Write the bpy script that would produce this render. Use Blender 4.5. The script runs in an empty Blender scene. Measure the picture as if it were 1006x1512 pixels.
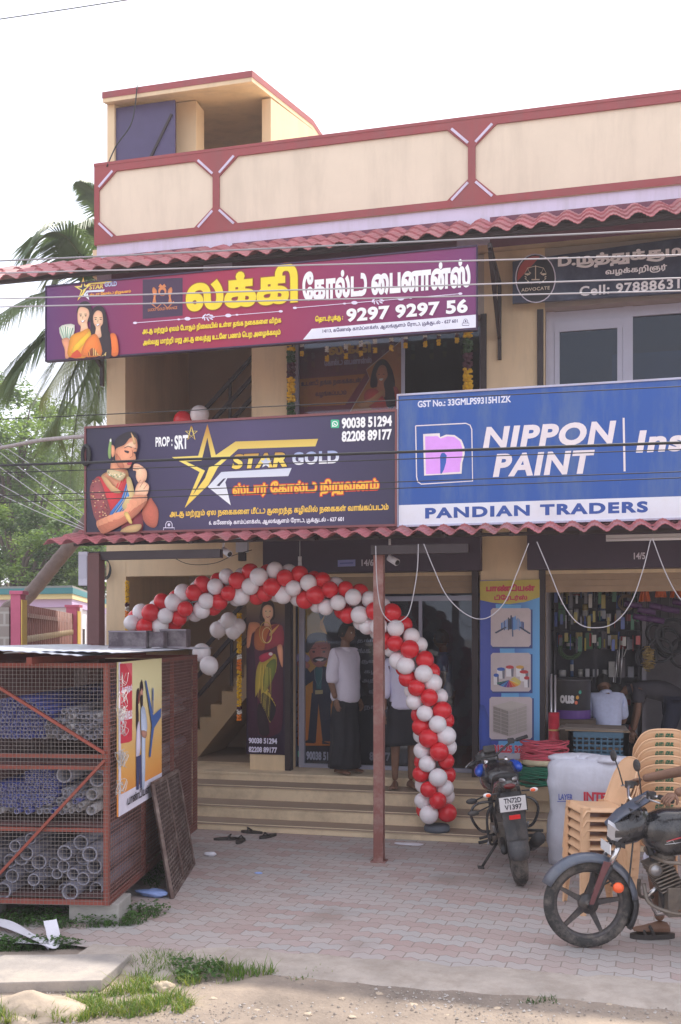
import bpy, bmesh, math, random
import numpy as np
from mathutils import Vector, Matrix, noise as mnoise
from mathutils.geometry import tessellate_polygon, delaunay_2d_cdt
random.seed(7)
PI = math.pi
S = bpy.context.scene
COL = S.collection

# ---------------------------------------------------------------- camera, sky, sun, exposure
F, TH = 1467.0, math.radians(14.1)
CX, CY, CZ = 2.43, -11.558, 2.15
cam = bpy.data.cameras.new('camera')
cam.sensor_fit = 'AUTO'; cam.sensor_width = 36.0
cam.lens = F / 1512.0 * 36.0
cam.shift_y = 179.0 / 1512.0
cam.clip_end = 2000; cam.clip_start = 0.05
camo = bpy.data.objects.new('camera', cam); COL.objects.link(camo)
camo.location = (CX, CY, CZ); camo.rotation_euler = (PI / 2, 0, TH)
S.camera = camo

SUNV = Vector((2.0, 5.3, 7.9)).normalized()
w = bpy.data.worlds.new('World'); S.world = w; w.use_nodes = True
nt = w.node_tree; bg = nt.nodes['Background']
sky = nt.nodes.new('ShaderNodeTexSky'); sky.sky_type = 'NISHITA'; sky.sun_disc = False
sky.sun_elevation = math.asin(SUNV.z); sky.sun_rotation = math.atan2(SUNV.x, SUNV.y)
sky.air_density = 1.0; sky.dust_density = 4.0; sky.ozone_density = 1.0; sky.altitude = 0
# thin bright overcast veil with a few bluer gaps, mixed into the sky colour by direction
tcw = nt.nodes.new('ShaderNodeTexCoord'); nz = nt.nodes.new('ShaderNodeTexNoise')
nz.inputs['Scale'].default_value = 2.2; nz.inputs['Detail'].default_value = 4
rmp = nt.nodes.new('ShaderNodeValToRGB')
rmp.color_ramp.elements[0].position = .38; rmp.color_ramp.elements[0].color = (.55, .55, .55, 1)
rmp.color_ramp.elements[1].position = .6; rmp.color_ramp.elements[1].color = (.92, .92, .92, 1)
mxw = nt.nodes.new('ShaderNodeMix'); mxw.data_type = 'RGBA'
mxw.inputs['B'].default_value = (5.5, 5.55, 6.1, 1)
nt.links.new(tcw.outputs['Generated'], nz.inputs['Vector'])
nt.links.new(nz.outputs['Fac'], rmp.inputs['Fac'])
nt.links.new(rmp.outputs['Color'], mxw.inputs['Factor'])
nt.links.new(sky.outputs['Color'], mxw.inputs['A'])
nt.links.new(mxw.outputs['Result'], bg.inputs['Color'])
bg.inputs['Strength'].default_value = 0.15
sl = bpy.data.lights.new('sun', 'SUN'); sl.energy = 2.8; sl.angle = math.radians(.6); sl.color = (1, .93, .82)
so = bpy.data.objects.new('sun', sl); COL.objects.link(so)
so.rotation_euler = SUNV.to_track_quat('Z', 'Y').to_euler(); so.location = (0, 0, 30)
vs = S.view_settings
vs.view_transform = 'Standard'; vs.look = 'None'; vs.gamma = 1; vs.exposure = 1.06; vs.use_curve_mapping = False
S.cycles.max_bounces = 6; S.cycles.transparent_max_bounces = 12

# ---------------------------------------------------------------- helpers
RV = Vector((math.cos(TH), math.sin(TH), 0)); DV = Vector((-math.sin(TH), math.cos(TH), 0)); CP = Vector((CX, CY, CZ))
def ray(px, py): return RV * ((px - 503) / F) + DV + Vector((0, 0, -(py - 935) / F))
def onY(px, py, y):
    r = ray(px, py); return CP + r * ((y - CY) / r.y)
def onZ(px, py, z=0.0):
    r = ray(px, py); return CP + r * ((z - CZ) / r.z)
def onD(px, py, d): return CP + ray(px, py) * d
def xw(px, y): return onY(px, 935, y).x
def zw(px, py, y): return onY(px, py, y).z

def lin(c): return c / 12.92 if c <= .04045 else ((c + .055) / 1.055) ** 2.4
def hexc(h, k=1.0):
    h = h.lstrip('#')
    return tuple(min(.92, lin(int(h[i:i + 2], 16) / 255) * k) for i in (0, 2, 4))
_mats = {}
def M(key, col=None, rough=.65, var=.0, scale=6.0, bump=0.0, bscale=40.0, metal=0.0, spec=.5, dirt=None, coat=0.0, trans=0.0, k=1.0, streak=False):
    """procedural material: base colour broken up by noise, optional second stain colour, optional bump"""
    if key in _mats: return _mats[key]
    if isinstance(col, str): col = hexc(col, k)
    m = bpy.data.materials.new(key); m.use_nodes = True; t = m.node_tree; b = t.nodes['Principled BSDF']
    b.inputs['Roughness'].default_value = rough; b.inputs['Metallic'].default_value = metal
    b.inputs['Specular IOR Level'].default_value = spec; b.inputs['Coat Weight'].default_value = coat
    b.inputs['Base Color'].default_value = (*col, 1)
    if var or bump or dirt: 
        tc = t.nodes.new('ShaderNodeTexCoord')
    if var or dirt:
        n = t.nodes.new('ShaderNodeTexNoise'); n.inputs['Scale'].default_value = scale; n.inputs['Detail'].default_value = 8; n.inputs['Roughness'].default_value = .65
        t.links.new(tc.outputs['Object'], n.inputs['Vector'])
        r = t.nodes.new('ShaderNodeValToRGB')
        r.color_ramp.elements[0].position = .3; r.color_ramp.elements[1].position = .7
        r.color_ramp.elements[0].color = (*[c * (1 - var) for c in col], 1); r.color_ramp.elements[1].color = (*[min(1, c * (1 + var)) for c in col], 1)
        t.links.new(n.outputs['Fac'], r.inputs['Fac']); out = r.outputs['Color']
        if dirt:
            dc, amt, ds = dirt
            if isinstance(dc, str): dc = hexc(dc)
            n2 = t.nodes.new('ShaderNodeTexNoise'); n2.inputs['Scale'].default_value = ds; n2.inputs['Detail'].default_value = 10; n2.inputs['Roughness'].default_value = .7
            if streak:
                mp_ = t.nodes.new('ShaderNodeMapping'); mp_.inputs['Scale'].default_value = (1, 1, .16); t.links.new(tc.outputs['Object'], mp_.inputs['Vector']); t.links.new(mp_.outputs[0], n2.inputs['Vector'])
            else: t.links.new(tc.outputs['Object'], n2.inputs['Vector'])
            r2 = t.nodes.new('ShaderNodeValToRGB'); r2.color_ramp.elements[0].position = .46; r2.color_ramp.elements[1].position = .72
            r2.color_ramp.elements[0].color = (0, 0, 0, 1); r2.color_ramp.elements[1].color = (amt, amt, amt, 1)
            t.links.new(n2.outputs['Fac'], r2.inputs['Fac'])
            mx = t.nodes.new('ShaderNodeMix'); mx.data_type = 'RGBA'; mx.inputs['B'].default_value = (*dc, 1)
            t.links.new(r2.outputs['Color'], mx.inputs['Factor']); t.links.new(out, mx.inputs['A']); out = mx.outputs['Result']
        t.links.new(out, b.inputs['Base Color'])
    if bump:
        n3 = t.nodes.new('ShaderNodeTexNoise'); n3.inputs['Scale'].default_value = bscale; n3.inputs['Detail'].default_value = 6
        t.links.new(tc.outputs['Object'], n3.inputs['Vector'])
        bp = t.nodes.new('ShaderNodeBump'); bp.inputs['Strength'].default_value = bump; bp.inputs['Distance'].default_value = .01
        t.links.new(n3.outputs['Fac'], bp.inputs['Height']); t.links.new(bp.outputs['Normal'], b.inputs['Normal'])
    if trans:
        tl_ = t.nodes.new('ShaderNodeBsdfTranslucent'); mxs = t.nodes.new('ShaderNodeMixShader'); mxs.inputs[0].default_value = trans; o_ = [q for q in t.nodes if q.type == 'OUTPUT_MATERIAL'][0]
        tl_.inputs['Color'].default_value = (min(1, col[0] * 1.5), min(1, col[1] * 1.4), col[2] * .8, 1)
        t.links.new(b.outputs[0], mxs.inputs[1]); t.links.new(tl_.outputs[0], mxs.inputs[2]); t.links.new(mxs.outputs[0], o_.inputs['Surface'])
    _mats[key] = m; return m
def ink(h, k=1.15): return M('ink_' + h.lstrip('#') + ('' if k == 1.15 else '_%d' % (k * 100)), hexc(h, k), rough=.45, var=.06, scale=9)
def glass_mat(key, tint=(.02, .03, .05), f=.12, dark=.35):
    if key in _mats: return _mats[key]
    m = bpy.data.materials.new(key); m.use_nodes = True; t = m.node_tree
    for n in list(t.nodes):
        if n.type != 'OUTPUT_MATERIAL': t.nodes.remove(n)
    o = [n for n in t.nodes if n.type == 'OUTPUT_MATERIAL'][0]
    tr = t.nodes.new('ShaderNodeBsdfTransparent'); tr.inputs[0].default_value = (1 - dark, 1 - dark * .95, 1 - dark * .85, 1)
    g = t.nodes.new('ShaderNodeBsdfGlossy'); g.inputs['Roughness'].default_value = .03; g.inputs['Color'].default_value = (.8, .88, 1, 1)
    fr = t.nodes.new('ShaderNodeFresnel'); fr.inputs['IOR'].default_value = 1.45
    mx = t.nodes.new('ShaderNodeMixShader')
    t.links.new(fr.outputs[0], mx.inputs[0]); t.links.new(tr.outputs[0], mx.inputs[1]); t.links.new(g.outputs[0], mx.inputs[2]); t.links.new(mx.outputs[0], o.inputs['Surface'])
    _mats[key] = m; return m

ORG = {}
def tag(o, label=None, cat=None, group=None, kind=None):
    if label: o['label'] = label
    if cat: o['category'] = cat
    if group: o['group'] = group
    if kind: o['kind'] = kind
    return o
def thing(name, label, cat, loc=(0, 0, 0), rot=(0, 0, 0), group=None):
    o = bpy.data.objects.new(name, None); COL.objects.link(o); o.empty_display_size = .1
    o.location = loc; o.rotation_euler = rot if not isinstance(rot, (int, float)) else (0, 0, rot)
    tag(o, label, cat, group); ORG[o.name] = Vector(loc); return o
def copy_tree(o, parent=None):
    c = o.copy(); COL.objects.link(c)
    if parent is not None: c.parent = parent
    for ch in list(o.children): copy_tree(ch, c)
    return c

class MB:
    """mesh builder: many primitives -> one mesh object"""
    def __init__(s): s.v = []; s.f = []; s.mi = []; s.sm = []; s.mats = []
    def slot(s, m):
        if m is None: return 0
        if m not in s.mats: s.mats.append(m)
        return s.mats.index(m)
    def add(s, verts, faces, m=None, smooth=False):
        n = len(s.v); k = s.slot(m)
        s.v.extend([tuple(v) for v in verts])
        for f in faces: s.f.append(tuple(i + n for i in f)); s.mi.append(k); s.sm.append(smooth)
        return s
    def obox(s, c, ax, ay, az, m=None):
        c, ax, ay, az = map(Vector, (c, ax, ay, az)); vs = []
        for i in (-1, 1):
            for j in (-1, 1):
                for k in (-1, 1): vs.append(c + ax * i + ay * j + az * k)
        return s.add(vs, [(0, 1, 3, 2), (4, 6, 7, 5), (0, 4, 5, 1), (2, 3, 7, 6), (0, 2, 6, 4), (1, 5, 7, 3)], m)
    def box(s, x0, x1, y0, y1, z0, z1, m=None):
        return s.obox(((x0 + x1) / 2, (y0 + y1) / 2, (z0 + z1) / 2), (abs(x1 - x0) / 2, 0, 0), (0, abs(y1 - y0) / 2, 0), (0, 0, abs(z1 - z0) / 2), m)
    def beam(s, p, q, wd, ht, m=None, up=(0, 0, 1)):
        p, q = Vector(p), Vector(q); d = q - p; L = d.length
        if L < 1e-6: return s
        d /= L; up = Vector(up)
        if abs(d.dot(up)) > .95: up = Vector((1, 0, 0)) if abs(d.x) < .9 else Vector((0, 1, 0))
        a = d.cross(up).normalized(); b = a.cross(d)
        return s.obox((p + q) / 2, d * (L / 2), a * (wd / 2), b * (ht / 2), m)
    def tube(s, pts, r, n=8, m=None, cap=True, smooth=True, closed=False):
        pts = [Vector(p) for p in pts]; N = len(pts); vs = []; fs = []
        prev = None
        for i, p in enumerate(pts):
            if closed: d = pts[(i + 1) % N] - pts[i - 1]
            else: d = pts[min(i + 1, N - 1)] - pts[max(i - 1, 0)]
            d = d.normalized() if d.length > 1e-9 else Vector((0, 0, 1))
            if prev is None:
                a = d.cross(Vector((0, 0, 1)))
                if a.length < .1: a = d.cross(Vector((1, 0, 0)))
            else: a = prev - d * prev.dot(d)
            if a.length < 1e-6: a = d.orthogonal()
            a.normalize(); prev = a; b = d.cross(a)
            rr = r[i] if isinstance(r, (list, tuple)) else r
            for k in range(n):
                t = 2 * PI * k / n; vs.append(p + a * (rr * math.cos(t)) + b * (rr * math.sin(t)))
        for i in range(N if closed else N - 1):
            j = (i + 1) % N
            for k in range(n):
                l = (k + 1) % n; fs.append((i * n + k, i * n + l, j * n + l, j * n + k))
        if cap and not closed: fs += [tuple(range(n - 1, -1, -1)), tuple(range((N - 1) * n, N * n))]
        return s.add(vs, fs, m, smooth)
    def lathe(s, prof, c=(0, 0, 0), axis=(0, 0, 1), n=16, m=None, smooth=True, sx=1, sy=1, capped=True):
        ax = Vector(axis).normalized(); a = ax.orthogonal().normalized()
        if abs(ax.z) > .99: a = Vector((1, 0, 0))
        b = ax.cross(a); c = Vector(c); vs = []; fs = []
        for r, z in prof:
            for k in range(n):
                t = 2 * PI * k / n; vs.append(c + a * (r * sx * math.cos(t)) + b * (r * sy * math.sin(t)) + ax * z)
        for i in range(len(prof) - 1):
            for k in range(n):
                l = (k + 1) % n; fs.append((i * n + k, i * n + l, (i + 1) * n + l, (i + 1) * n + k))
        if capped: fs += [tuple(range(n - 1, -1, -1)), tuple(range((len(prof) - 1) * n, len(prof) * n))]
        return s.add(vs, fs, m, smooth)
    def ball(s, c, r, m=None, n=12, sc=(1, 1, 1), rot=None):
        prof = []
        vs = []; fs = []; h = n // 2
        for i in range(h + 1):
            ph = PI * i / h
            for k in range(n):
                t = 2 * PI * k / n; v = Vector((math.sin(ph) * math.cos(t) * sc[0], math.sin(ph) * math.sin(t) * sc[1], -math.cos(ph) * sc[2])) * r
                if rot is not None: v = rot @ v
                vs.append(Vector(c) + v)
        for i in range(h):
            for k in range(n):
                l = (k + 1) % n; fs.append((i * n + k, i * n + l, (i + 1) * n + l, (i + 1) * n + k))
        return s.add(vs, fs, m, True)
    def loft(s, rings, m=None, smooth=True, cap=True):
        n = len(rings[0]); vs = [p for r in rings for p in r]; fs = []
        for i in range(len(rings) - 1):
            for k in range(n):
                l = (k + 1) % n; fs.append((i * n + k, i * n + l, (i + 1) * n + l, (i + 1) * n + k))
        if cap: fs += [tuple(range(n - 1, -1, -1)), tuple(range((len(rings) - 1) * n, len(rings) * n))]
        return s.add(vs, fs, m, smooth)
    def prism(s, poly, d, m=None, smooth=False):
        """poly: list of 3-D points (planar), d: extrusion vector"""
        P = [Vector(p) for p in poly]; d = Vector(d); n = len(P)
        tr = tessellate_polygon([P])
        vs = P + [p + d for p in P]; fs = [tuple(t) for t in tr] + [tuple(n + i for i in reversed(t)) for t in tr]
        fs += [(i, (i + 1) % n, n + (i + 1) % n, n + i) for i in range(n)]
        return s.add(vs, fs, m, smooth)
    def sheet(s, poly, m=None):
        P = [Vector(p) for p in poly]; return s.add(P, [tuple(t) for t in tessellate_polygon([P])], m)
    def build(s, name, mat=None, parent=None, bevel=0.0, world=None, recalc=True, merge=False):
        me = bpy.data.meshes.new(name)
        org = Vector((0, 0, 0))
        if parent is not None:
            q = parent
            while q.parent is not None: q = q.parent
            if world is None: world = abs(q.rotation_euler.x) + abs(q.rotation_euler.y) + abs(q.rotation_euler.z) < 1e-9
            if world: org = ORG.get(q.name, Vector(q.location))
        me.from_pydata([tuple(Vector(v) - org) for v in s.v], [], s.f)
        mats = s.mats if s.mats else ([mat] if mat else [])
        for m in mats: me.materials.append(m if m is not None else mat)
        me.polygons.foreach_set('material_index', s.mi if s.mats else [0] * len(s.f))
        me.polygons.foreach_set('use_smooth', s.sm)
        me.validate(); me.update()
        if bevel > 0 or recalc or merge:
            bm = bmesh.new(); bm.from_mesh(me)
            if merge: bmesh.ops.remove_doubles(bm, verts=bm.verts, dist=1e-4)
            if recalc: bmesh.ops.recalc_face_normals(bm, faces=bm.faces)
            if bevel > 0:
                ed = [e for e in bm.edges if len(e.link_faces) == 2 and e.calc_face_angle(0) > .5]
                bmesh.ops.bevel(bm, geom=ed, offset=bevel, segments=2, profile=.6, affect='EDGES', clamp_overlap=True)
            bm.to_mesh(me); bm.free()
        o = bpy.data.objects.new(name, me); COL.objects.link(o)
        if parent is not None: o.parent = parent
        else: ORG[o.name] = Vector((0, 0, 0))
        return o

def center_origin(o, base=True):
    """move a one-mesh thing's origin to its base"""
    me = o.data; n = len(me.vertices); a = np.zeros(n * 3); me.vertices.foreach_get('co', a); a = a.reshape(-1, 3)
    c = (a.max(0) + a.min(0)) / 2
    if base: c[2] = a[:, 2].min()
    a -= c; me.vertices.foreach_set('co', a.ravel()); me.update(); o.location = Vector(o.location) + Vector(c); return o

def catmull(pts, n=6, closed=True):
    P = [Vector(p) for p in pts]; N = len(P); out = []
    rng = range(N) if closed else range(N - 1)
    for i in rng:
        if closed: p0, p1, p2, p3 = P[i - 1], P[i], P[(i + 1) % N], P[(i + 2) % N]
        else: p0, p1, p2, p3 = P[max(i - 1, 0)], P[i], P[i + 1], P[min(i + 2, N - 1)]
        for k in range(n):
            t = k / n
            out.append(.5 * ((2 * p1) + (p2 - p0) * t + (2 * p0 - 5 * p1 + 4 * p2 - p3) * t * t + (3 * p1 - p0 - 3 * p2 + p3) * t ** 3))
    if not closed: out.append(P[-1])
    return out

# ---------------------------------------------------------------- lettering: glyph outlines laid out as flat meshes
_gl = {}
_tc = bpy.data.curves.new('lettering_source', 'FONT'); _tc.fill_mode = 'NONE'; _tc.resolution_u = 5
_to = bpy.data.objects.new('lettering_source', _tc); COL.objects.link(_to)
def _loops(body):
    _tc.body = body
    bpy.context.view_layer.update()
    dg = bpy.context.evaluated_depsgraph_get()
    me = bpy.data.meshes.new_from_object(_to.evaluated_get(dg))
    if len(me.vertices) == 0: return []
    co = np.zeros(len(me.vertices) * 3); me.vertices.foreach_get('co', co); co = co.reshape(-1, 3)[:, :2]
    nx = {}
    for e in me.edges:
        a, b = e.vertices; nx.setdefault(a, []).append(b); nx.setdefault(b, []).append(a)
    seen = set(); loops = []
    for st in range(len(co)):
        if st in seen or st not in nx: continue
        L = [st]; seen.add(st); c = nx[st]; cur = st + 1 if st + 1 in c else c[0]
        while cur not in seen:
            L.append(cur); seen.add(cur); q = [k for k in nx[cur] if k not in seen]
            if not q: break
            cur = q[0]
        loops.append(co[L])
    bpy.data.meshes.remove(me); return loops
def _area(P): return .5 * float(np.sum(P[:, 0] * np.roll(P[:, 1], -1) - np.roll(P[:, 0], -1) * P[:, 1]))
_bar = max(p[:, 0].max() for p in _loops('|')); _barmin = min(p[:, 0].min() for p in _loops('|'))
def glyph(ch):
    """(loops, advance); loops oriented so that solid has positive area"""
    if ch in _gl: return _gl[ch]
    if ch == ' ': g = ([], .28)
    else:
        L = _loops(ch)
        if L:
            tot = sum(_area(p) for p in L)
            if tot < 0: L = [p[::-1] for p in L]
        full = _loops(ch + '|'); adv = max(p[:, 0].max() for p in full) - _bar if full else .5
        g = (L, adv)
    _gl[ch] = g; return g
def _stroke(pts, wd):
    """closed outline of a round-cornered pen stroke"""
    P = catmull([(p[0], p[1], 0) for p in pts], 4, closed=False); l, r = [], []
    for i, p in enumerate(P):
        d = (P[min(i + 1, len(P) - 1)] - P[max(i - 1, 0)]).normalized(); nrm = Vector((-d.y, d.x, 0)) * wd / 2
        l.append(p + nrm); r.append(p - nrm)
    A = np.array([(q.x, q.y) for q in r + l[::-1]])
    return A if _area(A) > 0 else A[::-1]
PRE = {'\u0bc6', '\u0bc7', '\u0bc8'}
SPLIT = {'\u0bca': ('\u0bc6', '\u0bbe'), '\u0bcb': ('\u0bc7', '\u0bbe')}
HOOK = set('கரமழளட'); BAR = set('தறநனணலஞ'); TAIL = set('பயவசங')
_lay = {}
def layout(txt, space=0.0):
    loops = []; x = 0.0; wd = .085
    def put(g, dx):
        for p in g: loops.append(p + np.array([dx, 0]))
    i = 0
    while i < len(txt):
        ch = txt[i]; i += 1
        sign = ''
        if '\u0b85' <= ch <= '\u0bb9':
            while i < len(txt) and '\u0bbe' <= txt[i] <= '\u0bcd': sign += txt[i]; i += 1
        post = ''
        if sign in SPLIT: pre, post = SPLIT[sign]; sign = ''
        elif sign in PRE: pre = sign; sign = ''
        else: pre = ''
        if pre:
            g, a = glyph(pre); put(g, x); x += a + space
        if ch == '$':                                   # the 'sri' sign stand-in is not needed
            continue
        g, a = glyph(ch); put(g, x)
        if g: x0 = min(p[:, 0].min() for p in g); x1 = max(p[:, 0].max() for p in g); y1 = max(p[:, 1].max() for p in g)
        if sign == '\u0bcd':
            c = x + (x0 + x1) / 2; t = np.linspace(0, 2 * PI, 11)[:-1]
            loops.append(np.stack([c + .065 * np.cos(t), y1 + .13 + .065 * np.sin(t)], 1))
        elif sign in ('\u0bc1', '\u0bc2'):
            r = x + x1
            if ch in HOOK:
                if ch == 'ட': loops.append(_stroke([(r - .05, .042), (r + .12, .042), (r + .28, .12), (r + .33, .36), (r + .24, .56), (r + .06, .60)], wd)); a += .40
                else: loops.append(_stroke([(r - .03, .3), (r + .07, .1), (r + .03, -.12), (r - .2, -.24), (r - .45, -.2), (x + x0 + .02, -.1)], wd)); a += .1
            elif ch in BAR:
                loops.append(_stroke([(r - .3, -.2), (r - .02, -.21), (r + .16, -.2)], wd)); loops.append(np.array([(r + .09, -.24), (r + .18, -.24), (r + .18, .55), (r + .09, .55)])); a += .22
            else:
                loops.append(np.array([(r - .09, -.28), (r, -.28), (r, .1), (r - .09, .1)])); loops.append(_stroke([(r - .02, -.24), (r - .15, -.26), (r - .25, -.2)], wd))
        elif sign:
            g2, a2 = glyph(sign[0]); put(g2, x + a); a += a2
        x += a + space
        if post:
            g, a = glyph(post); put(g, x); x += a + space
    return loops
def text_mesh(txt, bold=0.0, space=0.0):
    """2-D triangles of a line of text (union of outlines, non-zero winding), cached"""
    key = (txt, bold, space)
    if key in _lay: return _lay[key]
    V = []; T = []
    loops = layout(txt, space)
    # group overlapping loops by x-interval so every small cluster is triangulated on its own
    loops.sort(key=lambda p: p[:, 0].min()); groups = []; hi = -9
    for p in loops:
        a, b = p[:, 0].min() - bold, p[:, 0].max() + bold
        if groups and a < hi: groups[-1].append(p); hi = max(hi, b)
        else: groups.append([p]); hi = b
    for G in groups:
        pts = []; eds = []; segs = []
        for p in G:
            if len(p) < 3: continue
            p = p[np.linalg.norm(p - np.roll(p, 1, 0), axis=1) > 1e-5]
            if len(p) < 3: continue
            if bold:
                d = np.roll(p, -1, 0) - p; d /= np.linalg.norm(d, axis=1)[:, None] + 1e-9
                nn = np.stack([d[:, 1], -d[:, 0]], 1); nb = nn + np.roll(nn, 1, 0); ln = np.linalg.norm(nb, axis=1)[:, None] + 1e-9
                p = p + nb / ln * np.minimum(2 / ln, 1.6) * bold
            s = len(pts); pts += [Vector((float(a), float(b))) for a, b in p]; n = len(p)
            eds += [(s + k, s + (k + 1) % n) for k in range(n)]; segs.append(np.concatenate([p, np.roll(p, -1, 0)], 1))
        if not pts: continue
        try: r = delaunay_2d_cdt(pts, eds, [], 0, 1e-5)
        except Exception: continue
        vv = np.array([(q.x, q.y) for q in r[0]]); tri = [f for f in r[2]]
        sg = np.concatenate(segs); base = len(V); keep = []
        for f in tri:
            c = vv[list(f)].mean(0)
            y0, y1 = sg[:, 1], sg[:, 3]; up = (y0 <= c[1]) & (y1 > c[1]); dn = (y1 <= c[1]) & (y0 > c[1])
            tt = (c[1] - y0) / np.where(y1 == y0, 1, y1 - y0); xx = sg[:, 0] + tt * (sg[:, 2] - sg[:, 0]) > c[0]
            if (up & xx).sum() - (dn & xx).sum() != 0: keep.append(tuple(base + k for k in f))
        V += [tuple(q) for q in vv]; T += keep
    A = np.array(V) if V else np.zeros((0, 2))
    _lay[key] = (A, T); return _lay[key]

class Face:
    """a flat face in the place (sign board, poster): traces given in photograph pixels land on it; prints stack in front of it"""
    def __init__(s, p0, ex, parent=None, ez=(0, 0, 1)):
        s.p0 = Vector(p0); s.ex = Vector(ex).normalized(); s.ez = Vector(ez).normalized(); s.n = s.ex.cross(s.ez); s.off = .0015; s.mb = MB(); s.parent = parent
    def uv(s, px, py):
        r = ray(px, py); t = (s.p0 - CP).dot(s.n) / r.dot(s.n); q = CP + r * t - s.p0
        return q.dot(s.ex), q.dot(s.ez)
    def pt(s, u, v, o=None): return s.p0 + s.ex * u + s.ez * v + s.n * (s.off if o is None else o)
    def uvpoly(s, m, P):
        if isinstance(m, str): m = ink(m)
        Q = [s.pt(u, v) for u, v in P]; s.mb.sheet(Q, m); s.off += .00016
    def poly(s, m, P, smooth=0):
        U = [s.uv(*p) for p in P]
        if smooth:
            U = [(q.x, q.y) for q in catmull([(a, b, 0) for a, b in U], smooth)]
            if isinstance(m, str) and len(P) > 3:            # photographic print: tones run from the rim of a shape to its middle
                n = len(U); ca = sum(u for u, v in U) / n; cb = sum(v for u, v in U) / n; hb = (max(v for u, v in U) - min(v for u, v in U)) * .10
                for sc, tone in ((1, .74), (.9, .86), (.76, .97), (.58, 1.07), (.36, 1.16)):
                    k = (1 - sc); s.uvpoly(ink(m, 1.15 * tone), [(ca + (u - ca) * sc - .2 * hb * k, cb + (v - cb) * sc + hb * k) for u, v in U])
                return
        s.uvpoly(m, U)
    def ell(s, m, cx, cy, rx, ry, n=20, ang=0):
        c, q = math.cos(ang), math.sin(ang)
        s.poly(m, [(cx + rx * math.cos(t) * c - ry * math.sin(t) * q, cy + rx * math.cos(t) * q + ry * math.sin(t) * c) for t in [2 * PI * k / n for k in range(n)]])
    def ring(s, m, cx, cy, rx, ry, wd, n=28):
        A = [s.uv(cx + rx * math.cos(2 * PI * k / n), cy + ry * math.sin(2 * PI * k / n)) for k in range(n)]
        B = [s.uv(cx + (rx - wd) * math.cos(2 * PI * k / n), cy + (ry - wd) * math.sin(2 * PI * k / n)) for k in range(n)]
        if isinstance(m, str): m = ink(m)
        s.mb.add([s.pt(*a) for a in A] + [s.pt(*b) for b in B], [(k, (k + 1) % n, n + (k + 1) % n, n + k) for k in range(n)], m); s.off += .00016
    def line(s, m, P, wd, closed=False):
        """polyline, width in photo pixels"""
        if isinstance(m, str): m = ink(m)
        P = [Vector((a, b)) for a, b in P]; N = len(P)
        if closed: P = P + [P[0]]; N += 1
        L = []; R = []
        for i in range(N):
            d = (P[min(i + 1, N - 1)] - P[max(i - 1, 0)]);  d = d.normalized() if d.length else Vector((1, 0)); n = Vector((-d.y, d.x)) * wd / 2
            L.append(s.pt(*s.uv(*(P[i] + n)))); R.append(s.pt(*s.uv(*(P[i] - n))))
        s.mb.add(L + R, [(i, i + 1, N + i + 1, N + i) for i in range(N - 1)], m); s.off += .00016
    def text(s, txt, x0, yt, yb, x1, col, bold=.02, italic=0.0, space=0.0, outline=None, ow=.03):
        """x0, yt, yb at the line's left end, x1 at its right end, all in photo pixels"""
        u0, v0 = s.uv(x0, yb); _, v1 = s.uv(x0, yt); u1, _ = s.uv(x1, (yt + yb) / 2)
        A, T = text_mesh(txt, bold, space)
        if len(A) == 0: return
        mn, mx = A.min(0), A.max(0); sx = (u1 - u0) / (mx[0] - mn[0]); sy = (v1 - v0) / (mx[1] - mn[1])
        for (c, b) in ([(outline, bold + ow)] if outline else []) + [(col, bold)]:
            A, T = text_mesh(txt, b, space)
            m = ink(c) if isinstance(c, str) else c
            s.mb.add([s.pt(u0 + (a[0] - mn[0]) * sx + italic * (a[1] - mn[1]) * sy, v0 + (a[1] - mn[1]) * sy) for a in A], T, m); s.off += .00016
    def flush(s, name, parent=None, label=None, **k):
        if not s.mb.f: return None
        o = s.mb.build(name, None, parent or s.parent, recalc=False, **k); s.mb = MB(); s.off += .0001
        if label: o['label'] = label
        return o
def gradient(key, c0, c1, axis=0, a=0.0, b=1.0, mid=None):
    """printed colour gradient across a board's own (generated) coordinates"""
    if key in _mats: return _mats[key]
    m = bpy.data.materials.new(key); m.use_nodes = True; t = m.node_tree; p = t.nodes['Principled BSDF']; p.inputs['Roughness'].default_value = .4
    tc = t.nodes.new('ShaderNodeTexCoord'); sx = t.nodes.new('ShaderNodeSeparateXYZ'); r = t.nodes.new('ShaderNodeValToRGB')
    t.links.new(tc.outputs['Generated'], sx.inputs[0]); t.links.new(sx.outputs[axis], r.inputs['Fac']); t.links.new(r.outputs['Color'], p.inputs['Base Color'])
    e = r.color_ramp.elements; e[0].position = a; e[0].color = (*hexc(c0, 1.15), 1); e[1].position = b; e[1].color = (*hexc(c1, 1.15), 1)
    if mid: q = e.new(mid[0]); q.color = (*hexc(mid[1], 1.15), 1)
    _mats[key] = m; return m
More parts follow.
